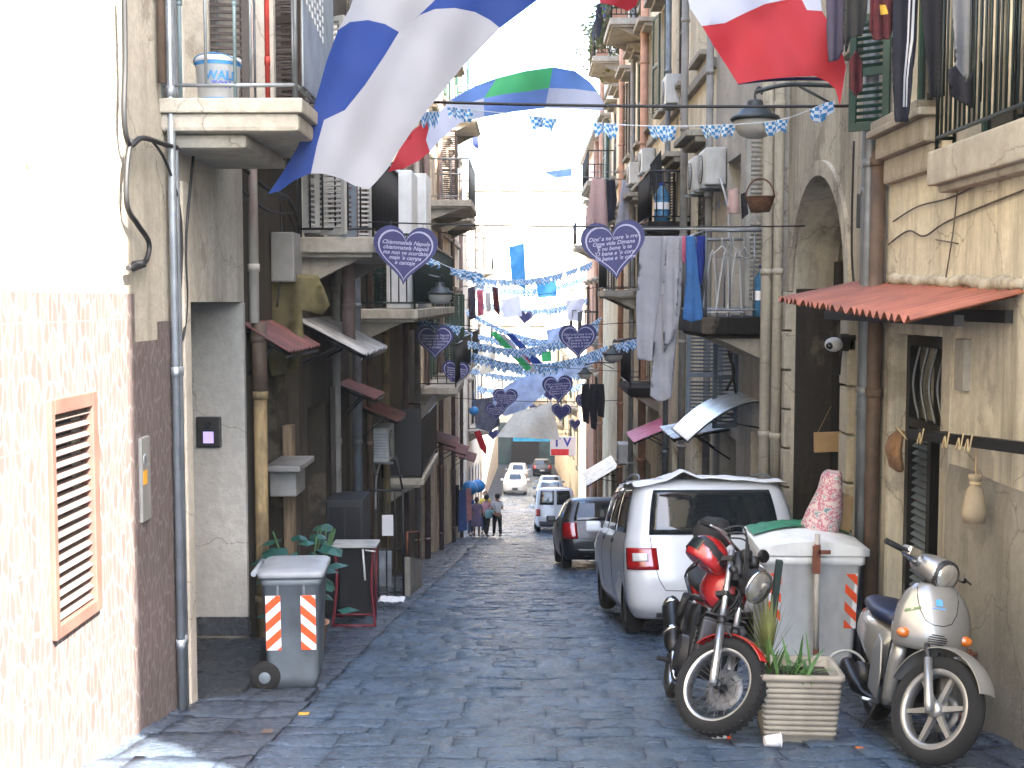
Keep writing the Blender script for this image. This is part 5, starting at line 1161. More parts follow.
HATCH = [(.20, .14, 3.65, .74, .20, .3), (.33, .02, 3.76, .81, .26, .45), (.58, .0, 3.78, .835, .24, .5), (.78, .05, 3.66, .84, .22, .5), (.92, .11, 3.30, .825, .20, .5), (.98, .13, 2.75, .81, .19, .4), (1.22, .34, 2.35, .72, .17, .3), (1.39, .48, 2.02, .64, .16, .3), (1.455, .66, 1.82, .55, .2, .3), (1.475, .9, 1.6, .4, .2, .2)]
VAN = [(.22, .10, 3.75, .72, .12, .3), (.36, .01, 3.86, .78, .13, .4), (.62, .0, 3.88, .80, .13, .45), (.86, .015, 3.8, .80, .12, .5), (1.02, .03, 3.5, .80, .12, .45), (1.10, .035, 3.0, .795, .11, .35), (1.50, .07, 2.55, .765, .10, .3), (1.72, .10, 2.25, .72, .10, .3), (1.80, .16, 2.1, .66, .12, .3), (1.82, .3, 1.9, .5, .2, .2)]
def small_car(name, label, lv, paint, loc, heading, r=.29, van=False):
    c = Car(name, label, lv, paint, loc, R(heading)); ax = (.66, lv[2][2]-.78); c.body(ax, r); c.wheels(ax, r, lv[1][3]+.01)
    if van:
        for sg in (1, -1): c.panel('rear_window', 'car_glass', .08, .93, 5.1, 6.9, sg=sg)
        c.seam([(0, h/2) for h in range(2, 15)], name='door_seam')
    else: c.rear_panel('rear_window', 'car_glass', .97, 5.1, 6.9)
    c.front_panel('windscreen', 'car_glass', .98, 5.1, 6.9)
    for sg in (1, -1):
        c.panel('side_window', 'car_glass', 2.03, 2.45, 5.1, 6.9, sg=sg); c.panel('side_window', 'car_glass', 2.48, 2.95, 5.1, 6.9, sg=sg)
        c.panel('tail_light', 'lamp_red', .9 if van else .85, 1.7, 2.2, 4.6 if not van else 3.6, sg=sg, off=.012); c.panel('headlight', 'lamp_clear', 3.25, 4.25, 2.3, 3.4, sg=sg, off=.012)
        c.panel('door_handle', 'bumper_grey', 2.3, 2.34, 3.5, 3.9, sg=sg, off=.02)
    c.rear_panel('bumper', paint if not van else 'bumper_grey', 1.0, .5, 1.4, off=.02); c.rear_panel('number_plate', 'plate_white', .33, 1.5, 1.9, off=.03)
    c.front_panel('grille', 'bumper_grey', .55, 1.0, 1.7); c.front_panel('number_plate', 'plate_white', .3, 1.75, 2.0, off=.02)
    c.mirror(lv[5][2]-.15, 1.0, lv[5][3]); return c
small_car('hatchback', 'dark small hatchback parked on the right ahead of the white family car', HATCH, 'car_dark', (1.62, 24.0), -2)
small_car('delivery_van', 'small white van with two rear windows parked beyond the dark hatchback', VAN, 'car_white', (1.28, 48.5), -1, van=True)
small_car('hatchback', 'white hatchback facing the camera in the middle of the far street', HATCH, 'car_white', (-.62, 86.5), 180)
small_car('hatchback', 'silver car parked just beyond the white van', HATCH, 'car_silver', (1.5, 58), 0)
small_car('hatchback', 'blue grey car farther than the silver one on the right', HATCH, 'car_blue', (1.5, 68), 1)
small_car('hatchback', 'dark blue car parked third beyond the white van on the right', HATCH, 'car_blue', (1.75, 78), 0)
small_car('hatchback', 'dark car parked farthest on the right side of the street', HATCH, 'car_dark', (1.6, 104), 0)
small_car('hatchback', 'pale car behind the white hatchback that faces the camera', HATCH, 'car_silver', (-.5, 99), 180)

# ------------------------------------------------------------------ two-wheelers: local x forward, y left, z up, origin at the front tyre's contact
def rig(name, label, cat, loc, head, lean):
    f = Vector((math.sin(head), -math.cos(head), 0)); f.z = math.tan(gslope(loc[1]))*f.y; f.normalize(); l = Vector((0, 0, 1)).cross(f).normalized(); u = f.cross(l)
    M = basis(f, l, u) @ Matrix.Rotation(-lean, 4, 'X'); return thing(name, label, cat, (loc[0], loc[1], gz(loc[1])+.025), M.to_euler())
def fender(mb, c, r, w, a0, a1, drop, n=24, th=.006):
    def fn(k): return lambda u, v: Vector(c) + Vector((math.cos(R(a0+(a1-a0)*u))*(r-k-drop*(2*v-1)**2*.8), w*(2*v-1)*(1-.25*max(0, abs(u-.5)*2-.6)), math.sin(R(a0+(a1-a0)*u))*(r-k-drop*(2*v-1)**2*.8)))
    mb.grid(fn(0), n, 8); mb.grid(fn(th), n, 8)
    for v in (0, 1): mb.grid(lambda u, q: fn(th*q)(u, v), n, 1)
mat('moto_red', (.36, .012, .014), .22, var=.06, coat=1); mat('engine_grey', (.035, .035, .038), .45, metal=.5, var=.4, dirt=.4); mat('seat_black', (.005, .005, .006), .75, bump=.2, bs=200); mat('muffler', (.010, .010, .011), .35, metal=.4, var=.3)
bk = rig('motorcycle', 'red naked motorcycle leaning on its stand with its spoked front wheel turned', 'motorcycle', (1.15, 7.34), R(2), R(15.5))
AX = Vector((0, 0, .31)); KD = Vector((-.44, 0, .90)).normalized()
MS = Matrix.Translation(AX) @ Matrix.Rotation(R(44), 4, KD) @ Matrix.Translation(-AX); KD = KD*1.26
def taller(mb):
    for v in mb.bm.verts:
        if v.co.z > .31: v.co.z = .31+(v.co.z-.31)*1.16
    return mb
def bp(mb, name, m, parent=None, steer=False): return (xf(mb, MS) if steer else taller(mb)).build(name, m, parent or bk, world=False)
def spoke_wheel(parent, M, Rr, b, Ri, disc):
    mb = MB(); d = Rr-Ri; mb.lathe([(Ri, -b*.7), (Ri+.2*d, -b), (Rr-.45*d, -b*1.0), (Rr-.15*d, -b*.7), (Rr, -b*.25), (Rr, b*.25), (Rr-.15*d, b*.7), (Rr-.45*d, b), (Ri+.2*d, b), (Ri, b*.7)], (0, 0, 0), (0, 1, 0), 56)
    for k in range(44):
        a = 2*math.pi*k/44
        for sg in (-1, 1): mb.box(((Rr-.05*d)*math.cos(a), sg*b*.45, (Rr-.05*d)*math.sin(a)), (.012, b*.5, .012), rot=Matrix.Rotation(-a, 3, 'Y') @ Matrix.Rotation(sg*.5, 3, 'X'))
    w = xf(mb, M).build('wheel', 'rubber', parent, world=False)
    mb = MB(); mb.lathe([(Ri+.008, -b*.72), (Ri-.006, -b*.78), (Ri-.02, -b*.5), (Ri-.012, 0), (Ri-.02, b*.5), (Ri-.006, b*.78), (Ri+.008, b*.72)], (0, 0, 0), (0, 1, 0), 56); xf(mb, M).build('rim', 'alu', w, world=False)
    mb = MB()
    for k in range(36):
        a = 2*math.pi*k/36; sg = 1 if k % 2 else -1; a2 = a + (.45 if (k//2) % 2 else -.45)
        mb.tube([(.03*math.cos(a2), sg*.035, .03*math.sin(a2)), ((Ri-.015)*math.cos(a), sg*.008, (Ri-.015)*math.sin(a))], .0018, 4)
    xf(mb, M).build('spokes', 'steel_rim', w, world=False)
    mb = MB(); mb.lathe([(.001, -.05), (.03, -.05), (.032, -.03), (.022, -.02), (.022, .02), (.032, .03), (.03, .05), (.001, .05)], (0, 0, 0), (0, 1, 0), 20); xf(mb, M).build('hub', 'engine_grey', w, world=False)
    if disc:
        mb = MB(); mb.lathe([(.085, .052), (.135, .052), (.135, .056), (.085, .056), (.085, .052)], (0, 0, 0), (0, 1, 0), 40); mb.lathe([(.03, .045), (.09, .053)], (0, 0, 0), (0, 1, 0), 6); xf(mb, M).build('brake_disc', 'steel_rim', w, world=False)
    return w
spoke_wheel(bk, MS @ Matrix.Translation(AX), .315, .058, .237, True)
spoke_wheel(bk, Matrix.Translation((-1.36, 0, .31)), .31, .075, .225, False)
top = AX+KD*.70
for sg in (-1, 1):
    mb = MB(); o = Vector((0, sg*.088, 0)); mb.tube([AX+o-KD*.02, AX+o+KD*.06, AX+o+KD*.30], [.024, .026, .026], 12); mb.mi = 1; mb.tube([AX+o+KD*.30, AX+o+KD*.34], .031, 12); mb.mi = 0; mb.tube([AX+o+KD*.33, AX+o+KD*.72], .020, 12); bp(mb, 'fork_leg', ['alu', 'black_plastic'], steer=True)
mb = MB()
for q in (.46, .66): c = AX+KD*q; mb.box(c+Vector((-.02, 0, 0)), (.09, .24, .035), rot=Matrix.Rotation(R(-26), 3, 'Y'), bevel=.01)
bp(mb, 'fork_clamp', 'engine_grey', steer=True)
mb = MB(); fender(mb, AX, .345, .068, 50, 150, .02); bp(mb, 'front_fender', 'moto_red', steer=True)
mb = MB()
for sg in (-1, 1): mb.tube([AX+Vector((-.06, sg*.075, .3)), AX+KD*.33+Vector((0, sg*.088, 0))], .008, 6)
bp(mb, 'fender_stay', 'black_plastic', steer=True)
hl = AX+KD*.60+Vector((.20, 0, 0))
mb = MB(); mb.lathe([(.001, -.15), (.05, -.14), (.095, -.08), (.105, -.01), (.108, .0)], hl, (1, 0, -.12), 28); hd = bp(mb, 'headlight', 'black_plastic', steer=True)
mb = MB(); mb.lathe([(.106, -.012), (.115, .0), (.112, .014), (.100, .009)], hl, (1, 0, -.12), 28); bp(mb, 'bezel', 'chrome', hd, True)
mb = MB(); mb.lathe([(.101, .004), (.08, .018), (.045, .028), (.001, .031)], hl, (1, 0, -.12), 28); bp(mb, 'lens', mat('lens_silver', (.62, .60, .55), .08, metal=.7, var=.25, vs=12, coat=1), hd, True)
hb = AX+KD*.72
mb = MB(); mb.tube(smooth_path([hb+Vector((-.10, .36, .03)), hb+Vector((-.05, .24, .06)), hb+Vector((.0, .09, .03)), hb+Vector((.0, -.09, .03)), hb+Vector((-.05, -.24, .06)), hb+Vector((-.10, -.36, .03))]), .0125, 10); bar = bp(mb, 'handlebar', 'chrome', steer=True)
for sg in (-1, 1):
    mb = MB(); mb.tube([hb+Vector((-.07, sg*.27, .055)), hb+Vector((-.105, sg*.38, .028))], .019, 10); bp(mb, 'grip', 'rubber', bar, True)
    mb = MB(); mb.tube(smooth_path([hb+Vector((-.04, sg*.22, .06)), hb+Vector((.03, sg*.26, .05)), hb+Vector((-.02, sg*.38, .03))]), .007, 6); bp(mb, 'lever', 'alu', bar, True)
    if sg > 0: mb = MB(); mb.tube(smooth_path([hb+Vector((-.04, .2, .06)), hb+Vector((-.03, .23, .10)), hb+Vector((-.06, .28, .13))]), .006, 6); mb.ball(hb+Vector((-.06, .30, .14)), .06, 2, (.35, 1.1, .75)); bp(mb, 'mirror', 'black_plastic', steer=True)
    mb = MB(); mb.tube([hl+Vector((-.1, sg*.07, 0)), hl+Vector((-.1, sg*.16, 0))], .008, 6); mb.ball(hl+Vector((-.1, sg*.18, 0)), .03, 2, (1.2, 1, .9)); bp(mb, 'indicator', 'black_plastic', steer=True)
for sg in (-1, 1):
    mb = MB(); mb.lathe([(.001, -.06), (.035, -.055), (.043, 0), (.040, .01), (.001, .012)], AX+KD*.70+Vector((.07, sg*.05, .05)), (-.6, 0, .8), 18); bp(mb, 'gauge', 'black_plastic', steer=True)
mb = MB()
for k, y in enumerate((-.05, .0, .05)): mb.tube(smooth_path([hb+Vector((-.04, -.2+y, .05)), hb+Vector((.08, -.12+y, .14-.03*k)), AX+KD*.5+Vector((.06, y*.5, .0)), AX+KD*.35+Vector((-.06, y, 0))]), .006, 6)
bp(mb, 'control_cables', 'cable_black', steer=True)
# tank, seat, tail, frame, engine
def rings(spec, n=20, pw=2.4):
    out = []
    for x, z, hw, hz, tz in spec:
        r = []
        for k in range(n):
            a = 2*math.pi*k/n; ca, sa = math.cos(a), math.sin(a)
            r.append((x+tz*math.copysign(abs(sa)**(2/pw), sa)*hz, hw*math.copysign(abs(ca)**(2/pw), ca), z+hz*math.copysign(abs(sa)**(2/pw), sa)))
        out.append(r)
    return out
mb = MB(); mb.loft(rings([(-.36, .80, .06, .07, 0), (-.42, .80, .13, .12, 0), (-.55, .81, .155, .135, 0), (-.70, .79, .145, .115, 0), (-.86, .755, .10, .07, 0), (-.90, .75, .06, .04, 0)])); bp(mb, 'fuel_tank', 'moto_red')
mb = MB(); mb.loft(rings([(-.84, .78, .09, .03, 0), (-.95, .775, .13, .045, 0), (-1.2, .80, .14, .05, 0), (-1.5, .85, .11, .04, 0), (-1.58, .86, .07, .02, 0)])); bp(mb, 'seat', 'seat_black')
mb = MB(); mb.loft(rings([(-1.05, .72, .10, .06, 0), (-1.35, .76, .10, .055, 0), (-1.65, .82, .06, .03, 0)])); bp(mb, 'tail_panel', 'moto_red')
mb = MB(); mb.box((-.68, 0, .42), (.42, .30, .30), bevel=.05); mb.cyl((-.62, -.2, .38), (-.62, .2, .38), .11, n=24); mb.loft(rings([(-.50, .50, .10, .10, 0), (-.42, .60, .10, .11, 0), (-.40, .66, .08, .08, 0)]))
for k in range(6): mb.box((-.47+.012*k, 0, .47+.032*k), (.2, .27, .010), rot=Matrix.Rotation(R(-20), 3, 'Y'))
bp(mb, 'engine', 'engine_grey')
mb = MB()
for sg in (-1, 1):
    mb.tube(smooth_path([(-.32, sg*.03, .80), (-.40, sg*.10, .60), (-.45, sg*.14, .30), (-.75, sg*.15, .24), (-1.0, sg*.13, .36), (-1.02, sg*.12, .68), (-.6, sg*.10, .72), (-.32, sg*.03, .84)]), .018, 8); mb.tube([(-1.0, sg*.11, .36), (-1.36, sg*.10, .31)], .022, 8); mb.tube([(-1.02, sg*.12, .70), (-1.55, sg*.10, .80)], .014, 8); mb.tube([(-1.05, sg*.15, .7), (-1.34, sg*.13, .34)], .03, 10)
mb.lathe([(.045, -.09), (.045, .09)], AX+KD*.56, KD, 14, True); bp(mb, 'frame', 'black_plastic')
mb = MB(); mb.tube(smooth_path([(-.40, -.08, .55), (-.30, -.12, .42), (-.45, -.17, .22), (-.74, -.17, .26), (-.92, -.17, .36)]), .024, 10); ex = bp(mb, 'exhaust', 'chrome')
mb = MB(); mb.tube([(-.90, -.17, .36), (-.96, -.175, .40), (-1.34, -.185, .60), (-1.39, -.187, .62)], [.03, .062, .066, .05], 18); bp(mb, 'muffler', 'muffler', ex)
mb = MB(); mb.tube([(-1.02, -.177, .432), (-1.05, -.178, .447)], .071, 18); bp(mb, 'muffler_band', 'chrome', ex)
mb = MB(); mb.tube([(-1.31, -.184, .582), (-1.33, -.185, .594)], .071, 18); bp(mb, 'muffler_band', 'chrome', ex)
for sg in (-1, 1): mb = MB(); mb.tube([(-.85, sg*.14, .30), (-.85, sg*.28, .30)], .014, 8); bp(mb, 'footpeg', 'rubber')
mb = MB(); mb.tube([(-.72, .16, .26), (-.70, .26, .02)], .012, 8); mb.tube([(-.70, .26, .02), (-.66, .29, .01)], .016, 8); bp(mb, 'side_stand', 'engine_grey')
mb = MB(); fender(mb, (-1.36, 0, .31), .35, .075, 60, 170, .015); bp(mb, 'rear_fender', 'black_plastic')
mb = MB(); mb.box((-.30, 0, .50), (.05, .30, .26), bevel=.02); bp(mb, 'radiator', 'engine_grey')
for sg in (-1, 1): mb = MB(); mb.loft(rings([(-.55, .60, .02, .09, 0), (-.75, .58, .025, .10, 0), (-.95, .62, .015, .06, 0)])); xf(mb, Matrix.Translation((0, sg*.14, 0))); bp(mb, 'side_cover', 'muffler')
# helmet hanging from the bar, bag behind it
bw = Matrix.LocRotScale(bk.location, bk.rotation_euler, None)
hc = at(707, 556, 7.95); t = thing('helmet', 'red and black motorcycle helmet hanging on the handlebar of the red motorcycle', 'helmet', hc, (R(30), R(-35), R(160)))
mb = MB(); mb.ball((0, 0, 0), .14, 4, (1.05, .92, .98)); mb.bm.verts.ensure_lookup_table()
for f in mb.bm.faces:
    c = f.calc_center_median()
    f.material_index = 1 if (abs(c.y) > .055 and c.z > .01+.25*c.x and c.z < .07+.25*c.x) or (abs(c.y-.02*math.sin(c.x*30)) < .02 and c.z > 0) else 0
for v in mb.bm.verts:
    if v.co.z < -.07: v.co.z = -.07-(v.co.z+.07)*-.15
mb.build('shell', ['moto_red', 'black_plastic'], t, world=False)
mb = MB(); mb.grid(lambda u, v: Vector((math.cos((u-.5)*2.2)*.150, math.sin((u-.5)*2.2)*.134, -.035+.085*v)), 16, 5); mb.build('visor', 'car_glass', t, world=False)
mb = MB(); mb.tube(smooth_path([(.02, .1, -.07), (.04, .06, -.16), (.03, 0, -.2), (.04, -.06, -.15), (.02, -.1, -.07)]), .008, 5); mb.build('chin_strap', 'black_plastic', t, world=False)
hc = at(712, 532, 8.3); mb = MB(); mb.loft([[(hc+.75*Vector((.17*math.cos(a)*k + .01*math.sin(5*a), .12*math.sin(a)*k, z+.02*math.sin(3*a+z*20)))) for a in [2*math.pi*i/22 for i in range(22)]] for z, k in ((-.16, .7), (-.1, 1), (.0, 1.05), (.08, .9), (.12, .55))]); single(mb, 'bag', 'seat_black', 'black bag sitting behind the red helmet on the motorcycle', 'bag', hc)

mat('scooter_silver', (.27, .265, .25), .32, metal=.5, var=.05, coat=.9); mat('seat_navy', (.008, .013, .04), .45, var=.2); mat('badge_blue', (.08, .30, .65), .4); mat('badge_green', (.10, .16, .07), .5)
sc_ = rig('scooter', 'champagne silver scooter with large six spoke front wheel parked by the rough wall', 'scooter', (2.27, 6.56), R(-3), R(8))
AX2 = Vector((0, 0, .30)); KD2 = Vector((-.42, 0, .91)).normalized(); MS2 = Matrix.Translation(AX2) @ Matrix.Rotation(R(35), 4, KD2) @ Matrix.Translation(-AX2)
def sp(mb, name, m, parent=None, steer=False): return (xf(mb, MS2) if steer else mb).build(name, m, parent or sc_, world=False)
def cast_wheel(M, Rr, b, Ri):
    mb = MB(); d = Rr-Ri; mb.lathe([(Ri, -b*.7), (Ri+.2*d, -b), (Rr-.45*d, -b), (Rr-.15*d, -b*.7), (Rr, -b*.25), (Rr, b*.25), (Rr-.15*d, b*.7), (Rr-.45*d, b), (Ri+.2*d, b), (Ri, b*.7)], (0, 0, 0), (0, 1, 0), 56); w = xf(mb, M).build('wheel', 'rubber', sc_, world=False)
    mb = MB(); mb.lathe([(Ri+.006, -b*.72), (Ri-.006, -b*.82), (Ri-.03, -b*.7), (Ri-.026, 0), (Ri-.03, b*.7), (Ri-.006, b*.82), (Ri+.006, b*.72)], (0, 0, 0), (0, 1, 0), 56)
    mb.lathe([(.001, -.045), (.035, -.045), (.05, -.02), (.05, .02), (.035, .045), (.001, .045)], (0, 0, 0), (0, 1, 0), 20)
    for k in range(6):
        a = k*math.pi/3+.35
        mb.prism([(.04*math.cos(a-.45), -.016, .04*math.sin(a-.45)), (.04*math.cos(a+.45), -.016, .04*math.sin(a+.45)), ((Ri-.02)*math.cos(a+.055), -.012, (Ri-.02)*math.sin(a+.055)), ((Ri-.02)*math.cos(a-.055), -.012, (Ri-.02)*math.sin(a-.055))], (0, .028, 0))
    xf(mb, M).build('rim', 'scooter_silver', w, world=False)
    mb = MB(); mb.lathe([(.07, .048), (.11, .048), (.11, .052), (.07, .052), (.07, .048)], (0, 0, 0), (0, 1, 0), 32); xf(mb, M).build('brake_disc', 'steel_rim', w, world=False); return w
cast_wheel(MS2 @ Matrix.Translation(AX2), .305, .045, .225); cast_wheel(Matrix.Translation((-1.30, 0, .28)), .28, .055, .19)
for sg in (-1, 1):
    mb = MB(); o = Vector((0, sg*.07, 0)); mb.tube([AX2+o-KD2*.03, AX2+o+KD2*.02, AX2+o+KD2*.28], [.02, .026, .024], 12); mb.mi = 1; mb.tube([AX2+o+KD2*.27, AX2+o*.8+KD2*.36+Vector((-.02, 0, 0))], .018, 10); sp(mb, 'fork_leg', ['scooter_silver', 'engine_grey'], steer=True)
mb = MB(); fender(mb, AX2+Vector((0, 0, .015)), .348, .075, 28, 168, .028, 30); sp(mb, 'front_fender', 'scooter_silver', steer=True)
# leg shield with a cut-out for the wheel below
def shield_ring(z, x, hw, c, t, n=14): return [(x-c*u*u*abs(u)**.5, hw*u, z) for u in [-1+2*k/n for k in range(n+1)]] + [(x-c*u*u-t, hw*u*.94, z) for u in [1-2*k/n for k in range(n+1)]]
SX = .075; mb = MB(); mb.loft([shield_ring(q[0], q[1]+SX, *q[2:]) for q in ((.985, -.335, .085, .03, .06), (.97, -.315, .12, .05, .07), (.92, -.285, .165, .07, .08), (.84, -.25, .205, .10, .09), (.76, -.225, .222, .12, .09), (.68, -.215, .222, .13, .10), (.63, -.225, .214, .13, .10), (.60, -.245, .205, .11, .08))]); sh = sp(mb, 'leg_shield', 'scooter_silver')
for sg in (-1, 1):
    mb = MB(); mb.loft([[(x+dx, sg*(y+dy), z) for dx, dy in ((.0, -.05), (.05, -.02), (.03, .025), (-.05, .03), (-.09, .0), (-.06, -.05))] for z, x, y in ((.62, -.30, .165), (.5, -.35, .165), (.38, -.39, .165), (.27, -.43, .155), (.22, -.50, .14))]); sp(mb, 'shield_skirt', 'scooter_silver')
mb = MB(); mb.grid(lambda u, v: (-.42-.10*v, .19*(2*u-1), .62-.40*v), 8, 6); sp(mb, 'inner_guard', 'black_plastic')
mb = MB(); mb.tube([AX2+KD2*.42+Vector((-.10, 0, 0)), AX2+KD2*.82+Vector((-.04, 0, 0))], .03, 12); sp(mb, 'steering_column', 'engine_grey')
# front cover panel line, horn slots, indicators, badges
def on_shield(y, z):
    zs_ = ((.985, -.335, .085, .03), (.97, -.315, .12, .05), (.92, -.285, .165, .07), (.84, -.25, .205, .10), (.76, -.225, .222, .12), (.68, -.215, .222, .13), (.63, -.225, .214, .13), (.60, -.245, .205, .11))
    for a, b in zip(zs_, zs_[1:]):
        if b[0] <= z <= a[0]:
            t = (a[0]-z)/(a[0]-b[0]); x, hw, c = [a[k]+(b[k]-a[k])*t for k in (1, 2, 3)]; u = y/hw; x += SX; return Vector((x-c*abs(u)**2.5+.002, y, z))
    return Vector((-.3, y, z))
mb = MB(); mb.tube([on_shield(y, z) for y, z in [(-.115, .955), (-.118, .90), (-.105, .83), (-.075, .775), (-.03, .755), (.03, .755), (.075, .775), (.105, .83), (.118, .90), (.115, .955)]], .0025, 5); sp(mb, 'panel_seam', 'engine_grey', sh)
mb = MB()
for k, w in enumerate((.035, .05, .056, .05, .035)): mb.tube([on_shield(-w, .70-.013*k), on_shield(0, .70-.013*k)+Vector((.003, 0, 0)), on_shield(w, .70-.013*k)], .0035, 5)
sp(mb, 'horn_slots', 'black_plastic', sh)
for sg in (-1, 1):
    mb = MB(); c = on_shield(sg*.175, .685); mb.ball(c+Vector((.0, 0, 0)), .05, 3, (.5, .85, .62)); sp(mb, 'indicator', 'lamp_orange', sh)
mb = MB(); mb.prism([on_shield(-.018, .865)+Vector((0, 0, 0)), on_shield(.018, .865), on_shield(.020, .895), on_shield(0, .905), on_shield(-.020, .895)], (.003, 0, 0)); mb.prism([on_shield(-.035, .848), on_shield(.035, .848), on_shield(.035, .854), on_shield(-.035, .854)], (.003, 0, 0)); sp(mb, 'badge', 'badge_blue', sh)
mb = MB(); mb.prism([on_shield(-.18, .80), on_shield(-.10, .835), on_shield(-.10, .85), on_shield(-.18, .817)], (.004, 0, 0)); sp(mb, 'name_badge', 'badge_green', sh)
# headset, headlight, bars
hs = AX2+KD2*.85
mb = MB(); mb.loft([[hs+Vector((x, y*w, z*h+dz)) for y, z in [(math.cos(a), math.sin(a)) for a in [2*math.pi*k/20 for k in range(20)]]] for x, w, h, dz in ((-.14, .05, .03, .0), (-.11, .10, .06, .0), (-.04, .125, .078, .0), (.03, .12, .088, -.01), (.075, .105, .09, -.02), (.10, .092, .088, -.028))]); hs_o = sp(mb, 'headset', 'scooter_silver', steer=True)
mb = MB(); mb.lathe([(.096, -.02), (.094, .004), (.080, .012)], hs+Vector((.10, 0, -.03)), (1, 0, -.15), 28); sp(mb, 'bezel', 'engine_grey', hs_o, True)
mb = MB(); mb.lathe([(.082, .006), (.065, .022), (.035, .032), (.001, .035)], hs+Vector((.10, 0, -.03)), (1, 0, -.15), 28); sp(mb, 'headlight', 'lens_silver', hs_o, True)
for sg in (-1, 1):
    mb = MB(); mb.tube([hs+Vector((-.03, sg*.09, .0)), hs+Vector((-.06, sg*.22, .025))], [.04, .028], 12); mb.box(hs+Vector((-.03, sg*.2, .03)), (.09, .10, .06), bevel=.02); hb_ = sp(mb, 'handlebar', 'chrome', steer=True)
    mb = MB(); mb.tube([hs+Vector((-.06, sg*.22, .025)), hs+Vector((-.085, sg*.36, .03))], .018, 10); sp(mb, 'grip', 'rubber', hb_, True)
    mb = MB(); mb.tube(smooth_path([hs+Vector((-.01, sg*.2, .02)), hs+Vector((.0, sg*.27, .02)), hs+Vector((-.04, sg*.37, .02))]), .007, 6); sp(mb, 'lever', 'black_plastic', hb_, True)
mb = MB(); mb.loft(rings([(-.40, .24, .15, .03, 0), (-.55, .22, .17, .035, 0), (-.78, .22, .16, .04, 0), (-.84, .25, .12, .06, 0)])); sp(mb, 'floorboard', 'black_plastic')
mb = MB(); mb.loft(rings([(-.78, .42, .10, .18, .15), (-.88, .48, .17, .20, .1), (-1.1, .54, .185, .17, 0), (-1.4, .60, .17, .13, 0), (-1.7, .66, .08, .06, 0)], 24)); sp(mb, 'rear_body', 'scooter_silver')
mb = MB(); mb.loft(rings([(-.76, .70, .09, .04, 0), (-.86, .715, .15, .055, 0), (-1.1, .73, .165, .06, 0), (-1.4, .765, .14, .055, 0), (-1.62, .78, .06, .03, 0)], 24)); sp(mb, 'seat', 'seat_navy')
for sg in (-1, 1):
    mb = MB(); mb.loft([[(x, sg*(.175+.012*math.sin(k)), z) for x, z in q] for k, q in enumerate((((-.62, .22), (-.60, .40), (-.66, .58), (-.74, .62), (-.86, .50), (-.86, .26)), ((-.63, .23), (-.61, .40), (-.67, .57), (-.74, .60), (-.85, .49), (-.85, .27))))]); sp(mb, 'side_panel', 'scooter_silver')
mb = MB(); mb.box((-1.0, .0, .28), (.4, .22, .2), bevel=.04); mb.cyl((-1.3, -.06, .28), (-1.3, -.16, .28), .09, n=18); sp(mb, 'engine', 'engine_grey')
mb = MB(); mb.tube(smooth_path([(-.85, -.1, .18), (-1.1, -.16, .2), (-1.5, -.18, .32)]), [.025]*7+[.05]*6, 12); sp(mb, 'exhaust', 'muffler')
mb = MB()
mb.tube(smooth_path([(-.78, -.13, .2), (-.80, -.16, .1), (-.86, -.17, .02), (-.92, -.18, .015)]), .012, 8); sp(mb, 'centre_stand', 'engine_grey')
mb = MB(); mb.tube([(-.62, .14, .2), (-.60, .24, .01)], .012, 8); sp(mb, 'side_stand', 'engine_grey')
for sg in (-1, 1): mb = MB(); mb.tube([(-.72, sg*.14, .20), (-.70, sg*.25, .21)], .012, 8); sp(mb, 'footrest', 'alu')
